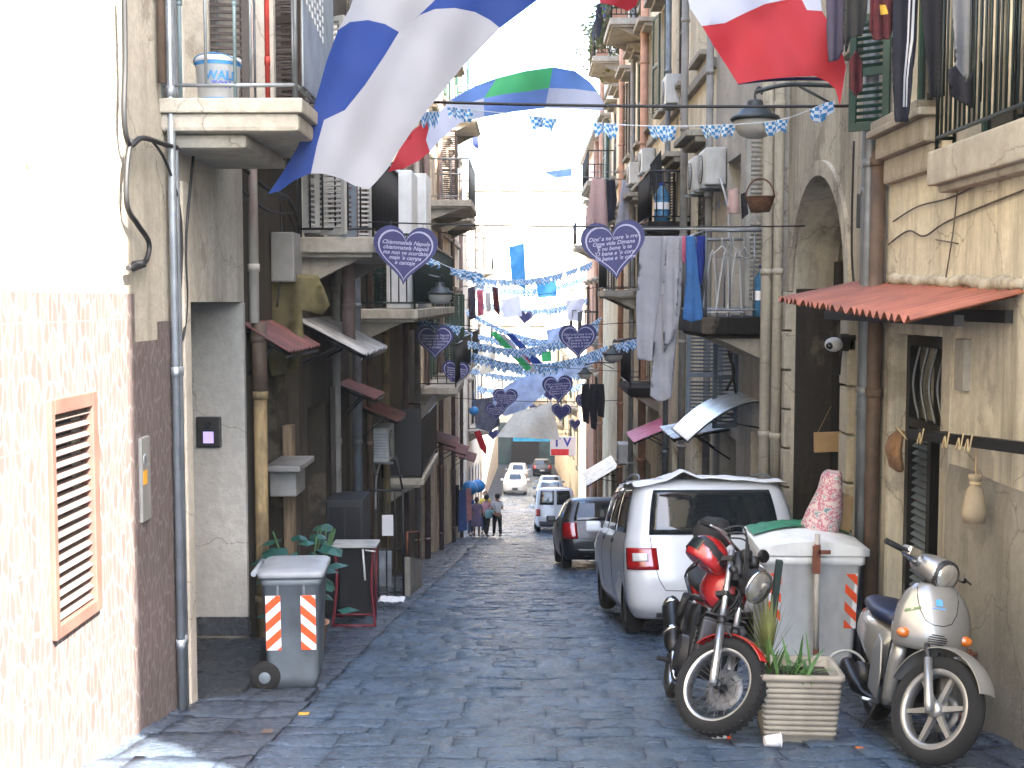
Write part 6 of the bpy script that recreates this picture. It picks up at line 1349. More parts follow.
# ------------------------------------------------------------------ people far down the street
mat('skin_tan', (.42, .24, .16), .6, var=.1); mat('skin_brown', (.20, .11, .07), .6, var=.1); mat('hair_dark', (.02, .014, .01), .6); mat('hair_brown', (.08, .04, .02), .6)
mat('eye_dark', (.02, .02, .02), .3); mat('lip', (.35, .12, .1), .5)
mat('wear_white', (.62, .63, .66), .85, var=.08); mat('wear_teal', (.22, .42, .46), .85, var=.15); mat('wear_black', (.006, .006, .008), .85); mat('wear_purple', (.16, .12, .22), .85, var=.25, vs=12); mat('wear_pink', (.42, .20, .22), .85, var=.2); mat('wear_blue', (.05, .10, .28), .85, var=.2); mat('wear_denim', (.06, .08, .15), .85, var=.2); mat('wear_yellow', (.62, .48, .08), .85)
def person(label, loc, head, h, top, bottom, skin, hair, arms=((-.05, .05), (-.05, .05)), legs=((0, 0), (0, 0)), dress=False, hold=None):
    k = h/1.7; t = thing('person', label, 'person', (loc[0], loc[1], gz(loc[1])+.02), (0, 0, head), 'people standing by the left shops'); V = []; E = []; Rr = []
    def add(p, r, par=None):
        V.append(Vector(p)*k); Rr.append(r*k)
        if par is not None: E.append((par, len(V)-1))
        return len(V)-1
    pel = add((0, 0, .93), .135); wa = add((0, 0, 1.08), .115, pel); ch = add((0, .01, 1.28), .14, wa); nk = add((0, .0, 1.44), .055, ch); h0 = add((0, .015, 1.54), .075, nk); h1 = add((0, .02, 1.62), .088, h0); add((0, .01, 1.685), .055, h1)
    wr = []
    for s_, (sw, el) in zip((-1, 1), arms):
        sh = add((s_*.17, 0, 1.37), .058, ch); e = add((s_*.23, -.02+sw, 1.12), .042, sh); w = add((s_*(.22-el*.3), .03+sw+el*1.4, .90+el*1.2), .029, e); pm = add(V[w]/k+Vector((0, .02+el*.3, -.07+el*.2)), (.03), w); wr.append(V[pm].copy())
        for q, (dx, L) in enumerate(((-.03, .06), (-.012, .085), (.006, .09), (.022, .08), (.036, .06))):
            b = V[pm]/k; f1 = add(b+Vector((dx*.9, .012 if q else .03, -.035)), .009, pm); add(b+Vector((dx, .022 if q else .045, -.035-L*.6)), .007, f1)
    for s_, (fw, kn) in zip((-1, 1), legs):
        hp = add((s_*.085, 0, .86), .095, pel); kk = add((s_*.10, fw*.5+kn*.2, .49), .062, hp); an = add((s_*.10, fw-.01, .09), .042, kk); add((s_*.115, fw+.14, .03), .035, an)
    body = skin_body('body', V, E, Rr, [skin, 'wear_black'], t, 2, lambda c: 1 if c.z < .085*k else 0)
    # clothes follow the body
    Vt = [Vector(p)*k for p in ((0, 0, .94), (0, 0, 1.08), (0, .01, 1.28), (0, 0, 1.405))]; Et = [(0, 1), (1, 2), (2, 3)]; Rt = [.155*k, .132*k, .158*k, .075*k]
    for s_, (sw, el) in zip((-1, 1), arms):
        n = len(Vt); Vt += [Vector((s_*.17, 0, 1.37))*k, Vector((s_*.212, -.012+sw*.6, 1.19))*k]; Et += [(2, n), (n, n+1)]; Rt += [.073*k, .062*k]
    skin_body('top', Vt, Et, Rt, [top], t, 2)
    if dress:
        mb = MB(); mb.lathe([(.12*k, 1.1*k), (.165*k, .95*k), (.20*k, .75*k), (.235*k, .50*k), (.225*k, .49*k), (.15*k, .9*k)], (0, 0, 0), n=22); mb.build('skirt', bottom, t, world=False)
    else:
        Vb = [Vector((0, 0, .97))*k]; Eb = []; Rb = [.15*k]
        for s_, (fw, kn) in zip((-1, 1), legs):
            n = len(Vb); Vb += [Vector((s_*.088, 0, .84))*k, Vector((s_*.10, fw*.5+kn*.2, .49))*k, Vector((s_*.10, fw-.01, .12))*k]; Eb += [(0, n), (n, n+1), (n+1, n+2)]; Rb += [.112*k, .078*k, .06*k]
        skin_body('trousers', Vb, Eb, Rb, [bottom], t, 2)
    mb = MB(); mb.ball(Vector((0, -.005, 1.625))*k, .108*k, 3, (.93, 1.08, 1.05))
    for v in list(mb.bm.verts):
        if v.co.y > .045*k and v.co.z < 1.68*k: mb.bm.verts.remove(v)
    mb.build('hair', hair, t, world=False)
    for s_ in (-1, 1):
        mb = MB(); mb.ball(Vector((s_*.034, .098, 1.615))*k, .011*k, 1); mb.build('eye', 'eye_dark', t, world=False)
        mb = MB(); mb.ball(Vector((s_*.092, .01, 1.60))*k, .024*k, 1, (.4, .8, 1.1)); mb.build('ear', skin, t, world=False)
    mb = MB(); mb.ball(Vector((0, .112, 1.59))*k, .018*k, 1, (.7, 1, 1.3)); mb.build('nose', skin, t, world=False)
    mb = MB(); mb.ball(Vector((0, .096, 1.553))*k, .022*k, 1, (1.2, .5, .35)); mb.build('mouth', 'lip', t, world=False)
    return t, [Vector(t.location)+Matrix.Rotation(head, 3, 'Z') @ w for w in wr]
pA, wA = person('person in a white top and black trousers standing nearest the road, holding a pale bag', (-1.0, 44.6), R(25), 1.64, 'wear_white', 'wear_black', 'skin_tan', 'hair_dark', arms=((.02, .18), (.0, .16)), legs=((.10, .1), (-.08, 0)))
pB, wB = person('person in a pink top and black trousers left of the white topped one', (-1.42, 45.3), R(-40), 1.6, 'wear_pink', 'wear_black', 'skin_brown', 'hair_dark', arms=((.0, .1), (.04, .05)), legs=((.05, 0), (-.12, .1)))
person('person in a purple dress with back to the camera', (-1.78, 44.8), R(10), 1.5, 'wear_purple', 'wear_purple', 'skin_brown', 'hair_brown', dress=True)
person('person in a blue top and denim trousers by the hanging garments', (-2.05, 45.6), R(-120), 1.66, 'wear_blue', 'wear_denim', 'skin_tan', 'hair_dark', arms=((.0, .1), (0, .0)))
person('small person in a yellow top behind the pink topped one', (-1.55, 47.5), R(170), 1.7, 'wear_yellow', 'wear_denim', 'skin_tan', 'hair_brown')
mb = MB(); c = wA[0]+Vector((0, 0, -.06)); mb.loft([[c+Vector((.17*q*math.cos(a), .07*math.sin(a), z)) for a in [2*math.pi*i/16 for i in range(16)]] for z, q in ((-.30, .8), (-.26, 1), (-.1, .98), (.0, .8))]); mb.tube([c+Vector((.1*math.cos(a), 0, .1*math.sin(a)-.03)) for a in [math.pi*i/10 for i in range(11)]], .008, 5)
single(mb, 'shopping_bag', 'wear_teal', 'pale teal bag held by the person in the white top', 'bag', c)
for k, (x, y, z, r, l) in enumerate(((470, 488, 44, .30, 'blue ball shaped toy bundle hanging nearer the dark wall'), (478, 486, 45, .28, 'blue ball shaped toy bundle beside the first, nearer the road'), (474, 411, 40, .17, 'teal ball hanging under the slate cloth'))):
    c = at(x, y, z); mb = MB(); mb.ball(c, r, 3, (1, 1, .9)); mb.tube([c, c+Vector((0, 0, r+.5))], .012, 5); single(mb, 'toy_ball', mat('toy_blue', (.02, .20, .50), .35, var=.3, vs=3), l, 'ball', c)
for k, (q, m, l) in enumerate((([(459, 490), (466, 490), (467, 530), (458, 532)], 'wear_blue', 'dark blue garment on the stall front by the people'), ([(466, 488), (471, 488), (472, 520), (466, 522)], 'wear_pink', 'pink garment on the stall front by the people'), ([(453, 485), (459, 485), (459, 525), (452, 530)], 'wear_black', 'black garment on the stall front, nearest the camera'))):
    garment('shirt', q, 41.5, m, l, group='garments for sale outside the left shop', amp=.05)

# ------------------------------------------------------------------ bins
mat('bin_grey', (.13, .155, .175), .5, var=.18, dirt=.5); mat('bin_lid', (.23, .25, .27), .5, var=.1, dirt=.25); mat('bin_white', (.76, .77, .75), .45, var=.08, dirt=.3); mat('refl_white', (.80, .80, .80), .35, var=.03); mat('refl_red', (.78, .10, .03), .35, var=.05)
def rrect(w, d, r, z, n=5, cx=0, cy=0):
    out = []
    for q, (sx, sy) in enumerate(((1, 1), (-1, 1), (-1, -1), (1, -1))):
        for k in range(n): a = math.pi/2*(q+k/(n-1)); out.append((cx+sx*(w/2-r)+r*math.cos(a), cy+sy*(d/2-r)+r*math.sin(a), z))
    return out
def stripes(parent, p0, ux, uz, w, h, n, flip, nrm):
    """reflective sticker: diagonal red bands on white"""
    p0, ux, uz, nrm = Vector(p0), Vector(ux).normalized(), Vector(uz).normalized(), Vector(nrm).normalized()
    mb = MB(); mb.prism([p0, p0+ux*w, p0+ux*w+uz*h, p0+uz*h], nrm*.003); st = mb.build('reflective_sticker', 'refl_white', parent, world=False)
    mb = MB(); step = h/n; sl = w*.9*(1 if flip else -1)
    for k in range(-2, n+2):
        za = k*step*1.0; q = []
        for x, zz in ((0, za), (w, za+sl), (w, za+sl+step*.5), (0, za+step*.5)): q.append((x, zz))
        # clip to the sticker
        poly = q
        for lim, keep in ((0, 1), (h, -1)):
            out = []
            for i in range(len(poly)):
                a, b = poly[i-1], poly[i]; ia, ib = (a[1]-lim)*keep >= -1e-9, (b[1]-lim)*keep >= -1e-9
                if ia != ib: t = (lim-a[1])/(b[1]-a[1]); out.append((a[0]+(b[0]-a[0])*t, lim))
                if ib: out.append(b)
            poly = out
            if len(poly) < 3: break
        if len(poly) >= 3 and len({(round(a, 4), round(b, 4)) for a, b in poly}) >= 3:
            try: mb.prism([p0+ux*a+uz*b+nrm*.0032 for a, b in poly], nrm*.0015)
            except ValueError: pass
    mb.build('red_bands', 'refl_red', st, world=False)
bn = thing('wheelie_bin', 'grey wheelie bin with two striped stickers against the left wall', 'bin', (-1.83, 9.45, gz(9.45)+.02), (0, 0, R(4)))
mb = MB(); mb.loft([rrect(.36, .42, .05, .0), rrect(.40, .48, .05, .12), rrect(.455, .56, .05, .84), rrect(.47, .58, .05, .845), rrect(.475, .585, .05, .90)]); 
for sx in (-.1, .1): mb.b2((sx-.008, -.268, .76), (sx+.008, -.27-.02, .86))
mb.build('body', 'bin_grey', bn, world=False)
mb = MB(); mb.loft([rrect(.50, .62, .05, .905, cx=.0), rrect(.52, .64, .06, .915), rrect(.52, .64, .06, .945), rrect(.49, .60, .08, .96), rrect(.30, .40, .1, .97)]); mb.tube([(-.29, -.24, .93), (-.29, .24, .93)], .022, 10); mb.tube([(-.24, -.22, .93), (-.29, -.22, .93)], .016, 8); mb.tube([(-.24, .22, .93), (-.29, .22, .93)], .016, 8); mb.build('lid', 'bin_lid', bn, world=False)
for y in (-.22, .22):
    mb = MB(); mb.lathe([(.001, -.035), (.06, -.035), (.085, -.03), (.118, -.02), (.118, .02), (.085, .03), (.001, .03)], (-.21, y*1.12, .118), (0, 1, 0), 26); w_ = mb.build('wheel', 'rubber', bn, world=False); mb = MB(); mb.lathe([(.001, -.042), (.03, -.04), (.055, -.032), (.058, -.028)], (-.21, y*1.12, .118), (0, 1, 0), 20); mb.build('hub', 'bin_grey', w_, world=False)
for p0, fl in (((-.195, -.268, .33), True), ((.075, -.268, .33), False)): stripes(bn, (p0[0], p0[1]+.012, p0[2]), (1, 0, 0), (0, -.075, 1), .115, .44, 3, fl, (0, -1, 0))
db = thing('dumpster', 'large white wheeled waste container with striped stickers behind the planter', 'bin', (2.36, 10.05, gz(10.05)+.02), (0, 0, R(-2))); db.scale = (.88, 1, 1)
mb = MB(); mb.loft([rrect(.74, .62, .06, .10), rrect(.80, .70, .06, .22), rrect(.90, .84, .06, 1.0), rrect(.96, .90, .06, 1.02), rrect(.96, .90, .06, 1.09)]); mb.build('body', 'bin_white', db, world=False)
mb = MB(); mb.loft([[(x*.50, y*.47, 1.095+(.0 if k == 0 else .055+.085*(1-x*x)*(1-.3*y*y))) for x, y in [(-1+2*i/10, -1) for i in range(11)]+[(1, -1+2*i/8) for i in range(1, 9)]+[(1-2*i/10, 1) for i in range(1, 11)]+[(-1, 1-2*i/8) for i in range(1, 8)]] for k in (0, 1)], cap=False)
mb.grid(lambda u, v: ((2*u-1)*.50, (2*v-1)*.47, 1.15+.085*(1-(2*u-1)**2)*(1-.3*(2*v-1)**2)), 20, 8); mb.build('lid', 'bin_white', db, world=False)
for x in (-.3, .33):
    mb = MB(); mb.lathe([(.001, -.03), (.05, -.03), (.09, -.02), (.10, 0), (.09, .02), (.001, .02)], (x, -.30, .10), (0, 1, 0), 24); mb.b2((x-.04, -.31, .15), (x+.04, -.2, .24)); mb.build('wheel', 'rubber', db, world=False)
mb = MB(); mb.tube([(.33+.19*math.cos(a), -.372+.02*math.sin(a), .12+.17*math.sin(a)) for a in [math.pi*k/14 for k in range(15)]], .012, 6); mb.build('wheel_guard', 'bin_white', db, world=False)
for p0, fl in (((-.395, -.345, .48), False), ((.30, -.345, .48), False)): stripes(db, (p0[0], p0[1]-.025, p0[2]), (1, 0, 0), (0, -.09, 1), .11, .46, 3, fl, (0, -1, 0))
# things on and by the dumpster
mat('bag_green', (.015, .16, .07), .5, var=.3, vs=8); mat('board_card', (.33, .21, .10), .85, var=.15, dirt=.15)
mb = MB(); mb.grid(lambda u, v: Vector(db.location)+Vector(((2*u-1)*.42, -.02+.40*v, 1.168+.085*(1-(2*u-1)**2*.9)*(1-.3*(.9*v)**2)+.02*abs(noise.noise((u*9, v*7, 1))))), 40, 14); o = single(mb, 'plastic_sheet', 'bag_green', 'green plastic sheet lying over the white container lid', 'sheet', Vector(db.location)+Vector((0, 0, 1.2)))
def floral():
    m, t, b = _new('floral_print'); n = _noise(t, 18, 3, None, .6); r = _ramp(t, n.outputs[1], [(.0, (.6, .45, .42)), (.42, (.62, .5, .46)), (.5, (.40, .08, .14)), (.58, (.62, .52, .48)), (.66, (.12, .22, .24))]); t.links.new(n.outputs[0], r.inputs[0]); t.links.new(r.outputs[0], b.inputs["Base Color"]); b.inputs["Roughness"].default_value = .8
floral()
c = at(824, 534, 10.1); mb = MB(); mb.loft([[c+Vector((x0+w*math.cos(a)*(1+.08*math.sin(3*a)), .14*math.sin(a), z+.02*math.sin(4*a)*q)) for a in [2*math.pi*i/24 for i in range(24)]] for z, w, x0, q in ((0.0, .15, -.04, 0), (.06, .17, -.03, .5), (.22, .15, .01, 1), (.40, .10, .05, 1), (.50, .085, .06, 1), (.53, .05, .07, .3))]); single(mb, 'floral_bag', 'floral_print', 'pink floral bag standing on the white container', 'bag', c)
c = at(833, 534, 10.25); mb = MB(); mb.box(c+Vector((.02, 0, .17)), (.22, .2, .36), rot=Matrix.Rotation(R(5), 3, 'Y'), bevel=.012); mb.box(c+Vector((.0, -.105, .22)), (.05, .004, .34), rot=Matrix.Rotation(R(5), 3, 'Y')); single(mb, 'cardboard_box', 'board_card', 'small tan carton behind the floral bag', 'box', c)
c = at(828, 442, 11.9); mb = MB(); mb.box(c, (.28, .03, .20), rot=Matrix.Rotation(R(-2), 3, 'Y'), bevel=.004); mb.tube([c+Vector((-.1, 0, .1)), c+Vector((.05, .1, .35))], .003, 4); single(mb, 'notice_board', 'board_card', 'brown cardboard panel hung at the archway edge', 'board', c)
g = gz(9.3); t = thing('striped_pole', 'grey pole with rust red bands standing before the white container', 'pole', (2.33, 9.42, g))
mb = MB(); mb.tube([(0, 0, 0), (.0, .02, 1.2)], .022, 10); mb.build('pole', mat('pole_grey', (.38, .35, .30), .7, var=.2, dirt=.5), t, world=False)
for z0, z1 in ((.0, .28), (.92, 1.12)): mb = MB(); mb.tube([(0, .02*z0/1.2, z0+.002), (0, .02*z1/1.2, z1)], .0245, 10); mb.build('red_band', 'rust', t, world=False)
mb = MB(); mb.box((.05, 0, 1.06), (.1, .02, .03)); mb.box((-.01, 0, 1.0), (.06, .02, .22)); mb.build('bracket', 'rust', t, world=False)
g = gz(8.5); t = thing('leaning_post', 'dark green post leaning against the white container by the motorcycle', 'post', (1.74, 8.55, g)); mb = MB(); mb.box((.045, .0, .53), (.045, .06, 1.06), rot=Matrix.Rotation(R(6), 3, 'Y'), bevel=.006); mb.build('post', mat('post_green', (.015, .03, .024), .6), t, world=False)

# ------------------------------------------------------------------ plants and planter
mat('planter_beige', (.30, .265, .21), .75, var=.15, dirt=.35, bump=.3); mat('soil', (.04, .03, .02), .95, var=.4)
PL = Vector((1.71, 7.42, gz(7.4)+.012)); t = thing('planter', 'beige ribbed rectangular planter beside the motorcycle wheel', 'planter', PL, (0, 0, R(-3)))
mb = MB(); rg = [rrect(.42, .36, .03, .0), rrect(.43, .37, .03, .012)]
for k in range(10):
    z = .07+k*.034; w = .435+.055*z/.4
    rg += [rrect(w-.014, w-.07, .03, z-.014), rrect(w+.008, w-.05, .035, z-.006), rrect(w+.008, w-.05, .035, z+.012), rrect(w-.014, w-.07, .03, z+.018)]
rg += [rrect(.50, .43, .035, .405), rrect(.53, .46, .04, .412), rrect(.53, .46, .04, .442), rrect(.46, .39, .04, .444), rrect(.45, .38, .04, .36)]
mb.loft(rg); mb.build('pot', 'planter_beige', t, world=False); mb = MB(); mb.b2((-.21, -.18, .35), (.21, .18, .385)); mb.build('soil', 'soil', t, world=False)
rnd = random.Random(11)
def blade(mb, base, d, L, w, droop):
    d = Vector(d).normalized(); side = d.cross(Vector((0, 0, 1))); side = side.normalized() if side.length > .05 else Vector((1, 0, 0)); prev = None; p = Vector(base); n = 6
    for k in range(n+1):
        t = k/n; ww = w*(1-t)**.7*(.6+.8*min(1, t*3))/1.2; a, b = mb.bm.verts.new(p-side*ww), mb.bm.verts.new(p+side*ww)
        if prev: f = mb.bm.faces.new((prev[0], prev[1], b, a)); f.smooth = True
        prev = (a, b); d = (d-Vector((0, 0, droop/n))).normalized(); p = p+d*L/n
pl = thing('spiky_plant', 'spiky bright green plant growing in the beige planter', 'plant', PL+Vector((0, 0, .385)))
mb = MB()
for k in range(34):
    a = rnd.uniform(0, 6.28); e = rnd.uniform(.25, 1.3); blade(mb, (rnd.gauss(0, .05), rnd.gauss(0, .04), 0), (math.cos(a)*math.cos(e), math.sin(a)*math.cos(e), math.sin(e)), rnd.uniform(.16, .34), rnd.uniform(.008, .016), rnd.uniform(.3, 1.1))
for k in range(8): a = rnd.uniform(0, 6.28); blade(mb, (-.16+rnd.gauss(0, .02), rnd.gauss(0, .05), 0), (math.cos(a)*.4, math.sin(a)*.4, 1), rnd.uniform(.2, .36), .016, .3)
mb.build('leaves', 'leaf_bright', pl, world=False)
t = thing('palm_leaf', 'dry yellow green palm fan standing between motorcycle and container', 'plant', (1.62, 7.9, gz(7.9)))
mb = MB()
for k in range(17): a = R(62+k*5.2); blade(mb, (.02, 0, .42), (math.cos(a)*.8+.06, -.1, math.sin(a)), .36+.12*math.sin(k*.2), .024, -.05+.3*abs(k-8)/8)
mb.build('fan', 'leaf_dry', t, world=False); mb = MB(); mb.tube([(.05, 0, 0), (.02, 0, .44)], .010, 6); mb.build('stalk', 'leaf_dry', t, world=False)
t = thing('leafy_plant', 'broad leaved dark teal plant in a pot behind the grey wheelie bin', 'plant', (-1.98, 10.7, gz(10.7)))
mb = MB(); mb.lathe([(.001, 0), (.15, 0), (.2, .35), (.22, .36), (.19, .36), (.17, .3), (.001, .3)], (0, 0, 0), n=22); mb.build('pot', 'pipe_terracotta', t, world=False)
mb = MB()
for k in range(34):
    a = rnd.uniform(0, 6.28); r_ = rnd.uniform(.05, .34); h_ = rnd.uniform(.5, 1.25)-.3*r_; p = Vector((r_*math.cos(a), r_*math.sin(a), h_)); u = Vector((math.cos(a), math.sin(a), rnd.uniform(-.7, .1))).normalized(); v = u.cross(Vector((0, 0, 1))).normalized(); s_ = rnd.uniform(.18, .32); n_ = u.cross(v)
    P_ = [p, p+u*s_*.25+v*s_*.36+n_*.02, p+u*s_*.6+v*s_*.34, p+u*s_, p+u*s_*.6-v*s_*.34, p+u*s_*.25-v*s_*.36+n_*.02]; q = p+u*s_*.5-n_*.03
    for i in range(6): mb.face([q, P_[i], P_[(i+1) % 6]])
mb.build('leaves', 'leaf_teal', t, world=False)
mb = MB()
for k in range(12): a = rnd.uniform(0, 6.28); mb.tube([(0, 0, .3), (.12*math.cos(a), .12*math.sin(a), .7), (.28*math.cos(a), .28*math.sin(a), 1.2)], .008, 5)
mb.build('stems', 'leaf_green', t, world=False)

# ------------------------------------------------------------------ left side furniture
mat('table_red', (.13, .008, .016), .5, var=.2); mat('table_top', (.38, .38, .36), .5, dirt=.3)
y = 13.6; t = thing('folding_table', 'tall narrow folding table with dark red legs against the left wall', 'table', (-1.93, y, gz(y)+.03))
mb = MB(); mb.box((0, 0, .93), (.52, .36, .03), bevel=.008); mb.build('tabletop', 'table_top', t, world=False)
for sx, m in ((-.22, 'table_red'), (.22, 'table_red')):
    mb = MB(); mb.tube(smooth_path([(sx, -.14, .91), (sx*.9, -.16, .5), (sx*1.1, -.2, .02)]), .016, 8); mb.build('leg', m, t, world=False); mb = MB(); mb.tube([(sx, .14, .91), (sx*.9, .16, .02)], .016, 8); mb.build('leg', m, t, world=False)
mb = MB(); mb.tube([(-.24, -.2, .03), (.24, -.2, .03)], .014, 8); mb.tube([(-.2, -.17, .15), (.2, -.17, .15)], .012, 8); mb.build('stretcher', 'table_red', t, world=False)
mb = MB(); mb.tube([(.1, -.15, .9), (.13, -.19, .55)], .012, 6); mb.tube([(.13, -.16, .89), (.25, -.19, .88)], .01, 6); mb.build('support_arm', 'white_plastic', t, world=False)
mb = MB(); mb.b2((-.2, .03, .1), (.2, .10, .88), bevel=.01); mb.build('back_board', 'iron_black', t, world=False)
y = 17.0; t = thing('iron_gate', 'black iron gate standing out from the left wall with a white tag', 'gate', (-2.45, y, gz(y)))
mb = MB()
for z in (.12, .75, 1.6): mb.tube([(0, 0, z), (.72, 0, z)], .014, 6)
for k in range(7): mb.tube([(k*.12, 0, .05), (k*.12, 0, 1.62)], .010 if k % 6 else .02, 6)
mb.tube([(.72, 0, 1.6), (.62, 0, 2.1)], .016, 6); mb.build('bars', 'iron_black', t, world=False)
mb = MB(); mb.b2((.42, -.02, .95), (.58, -.012, 1.25)); mb.build('tag', 'sign_white', t, world=False)
mb = MB(); mb.b2((.02, .03, .2), (.55, .05, .72), bevel=.005); mb.build('panel', 'galvanised', t, world=False)
y = 18.6; t = thing('handrail', 'rusty sloping handrail on a low kerb beyond the iron gate', 'railing', (-1.75, y, gz(y))); mb = MB(); mb.prism([(-.05, -.9, -.05), (-.05, 1.2, -.38), (-.05, 1.2, .25), (-.05, -.9, .75)], (.1, 0, 0)); mb.build('kerb', 'rough_render', t, world=False)
mb = MB(); mb.tube([(0, -.85, .77), (0, -.8, 1.1), (0, 1.1, .75), (0, 1.15, .3)], .018, 8); mb.build('rail', 'rust', t, world=False)
c = at(392, 601, 15.9); mb = MB(); mb.grid(lambda u, v: c+Vector(((u-.5)*.34, (v-.5)*.3, .02+.05*abs(noise.noise((u*4, v*4, 3))))), 12, 12); single(mb, 'crumpled_paper', 'sign_white', 'crumpled white paper on the paving below the iron gate', 'litter', c)
mb = MB(); c = at(285, 262, 12.3)
o = garment('tarp', [(272, 273), (318, 275), (330, 305), (322, 315), (302, 310), (304, 345), (296, 372), (272, 376), (262, 340)], 12.2, 'tarp_olive', 'olive tarpaulin hanging over the doorway beside the yellow pipe', 'tarpaulin', amp=.12)
t = thing('dark_crate', 'dark cupboard standing by the left wall behind the folding table', 'cupboard', (-2.15, 14.6, gz(14.6))); mb = MB(); mb.b2((-.25, -.2, 0), (.2, .5, 1.5), bevel=.012); mb.build('carcass', mat('crate_dark', (.012, .014, .017), .6, var=.2), t, world=False); mb = MB(); mb.b2((-.21, -.215, .08), (-.03, -.2, 1.42), bevel=.004); mb.b2((-.01, -.215, .08), (.17, -.2, 1.42), bevel=.004); mb.build('door', 'car_dark', t, world=False)
# intercom, meter cover, bucket, tap
t = thing('video_intercom', 'black video intercom with lit lilac screen on the pale doorway panel', 'intercom', at(209, 432, 10.37)); mb = MB(); mb.box((0, 0, 0), (.215, .05, .27), bevel=.012); mb.build('case', 'black_plastic', t, world=False)
m, tt, b = _new('screen_lilac'); b.inputs["Base Color"].default_value = (.3, .22, .6, 1); b.inputs["Emission Color"].default_value = (.42, .34, .75, 1); b.inputs["Emission Strength"].default_value = .09
mb = MB(); mb.b2((-.045, -.028, -.095), (.045, -.0255, .005)); mb.build('screen', 'screen_lilac', t, world=False); mb = MB(); mb.cyl((0, -.027, .06), (0, -.035, .06), .03, n=18); mb.build('lens', 'car_glass', t, world=False)
t = thing('meter_cover', 'narrow white meter cover with a yellow warning label on the brown tile', 'meter cover', (-2.43, 7.60, .42)); mb = MB(); mb.box((0, 0, 0), (.03, .17, .54), bevel=.008); mb.build('cover', 'dirty_plastic', t, world=False)
mb = MB(); mb.b2((.0155, -.07, -.03), (.0175, .01, .06)); mb.build('warning_label', mat('label_orange', (.62, .30, .03), .6), t, world=False); mb = MB(); mb.lathe([(.035, 0), (.035, .004), (.02, .004)], (.0155, -.03, .13), (1, 0, 0), 18); mb.prism([(.016, -.05, .09), (.016, .05, .09), (.016, .05, .095), (.016, -.05, .095)], (.002, 0, 0)); mb.build('lock', 'galvanised', t, world=False)
t = thing('paint_bucket', 'white paint bucket with blue lettering on the first balcony', 'bucket', (-2.12, 8.42, 2.925)); mb = MB(); mb.lathe([(.001, 0), (.135, 0), (.152, .27), (.158, .27), (.158, .30), (.15, .305), (.14, .30), (.001, .29)], (0, 0, 0), n=32); mb.build('pail', mat('pail_white', (.72, .73, .74), .4, var=.04), t, world=False)
mb = MB(); mb.lathe([(.1555, .245), (.1575, .268)], (0, 0, 0), n=32); mb.lathe([(.1365, .005), (.1375, .022)], (0, 0, 0), n=32); mb.build('blue_band', 'bunting_blue', t, world=False)
def wrap(me, r, z0):
    for v in me.vertices: a = -math.pi/2+v.co.x/r; d = r+v.co.z; v.co = Vector((d*math.cos(a), d*math.sin(a), z0+v.co.y))
for body, z0, sz, m in (('WALL', .165, .085, 'bunting_blue'), ('TON', .105, .062, 'sign_blue')):
    me = text_mesh(body, sz, bold=.002); wrap(me, .1525, z0); me.materials.clear(); me.materials.append(MAT[m]); me.transform(Matrix.Rotation(R(22), 4, 'Z')); o = bpy.data.objects.new('lettering', me); COL.objects.link(o); o.parent = t
mb = MB(); mb.tube([(.158*math.cos(a), .158*math.sin(a)-.02, .26-.05*math.sin(a)) for a in [-math.pi*k/16 for k in range(17)]], .004, 5); mb.build('handle', 'bunting_blue', t, world=False)
def loose_cable(label, pts, Y, r=.017, x=None):
    P_ = [at(u, v, 2.405*F/(524-u)*(1+dy*0)) for u, v, dy in pts]; mb = MB(); mb.tube(smooth_path(P_), r, 8); single(mb, 'wall_cable', 'cable_black', label, 'cable', P_[0], 'loose cables on the near left wall')
loose_cable('thick black cable running down the near left wall and curling at the blue plug', [(124, -20, -.05), (125, 60, -.05), (124, 118, 0), (130, 145, 0), (143, 138, .0), (170, 146, .02), (190, 150, .02)], 7.62)
loose_cable('black cable looping out in an S under the first balcony', [(131, 140, 0), (127, 165, 0), (127, 205, 0), (138, 225, 0), (149, 243, 0), (145, 262, 0), (128, 268, 0)], 7.55)
loose_cable('thin grey cable dropping beside the galvanised pipe', [(150, 138, .2), (165, 160, .2), (178, 200, .2), (182, 250, .2), (178, 330, .2), (183, 338, .2), (187, 300, .2), (186, 240, .2), (194, 150, .2)], 7.9, .010)
t = thing('cable_plug', 'blue ended plug on a bracket at the shadow edge of the near wall', 'plug', at(126, 268, 7.52)); mb = MB(); mb.tube([(-.04, 0, 0), (.0, 0, 0)], .045, 12); mb.build('cap', 'cl_deepblue', t, world=False); mb = MB(); mb.tube([(.0, 0, 0), (.12, 0, .03)], [.038, .025], 10); mb.build('socket', 'black_plastic', t, world=False)
mb = MB(); P_ = [Vector((-2.44, 5.72, 3.6)), Vector((-2.445, 5.80, 2.9)), Vector((-2.445, 5.94, 2.2))]; mb.tube(smooth_path(P_), .005, 5); single(mb, 'wall_cable', 'rope', 'thin slanting cord on the sunlit near left wall', 'cable', P_[0])
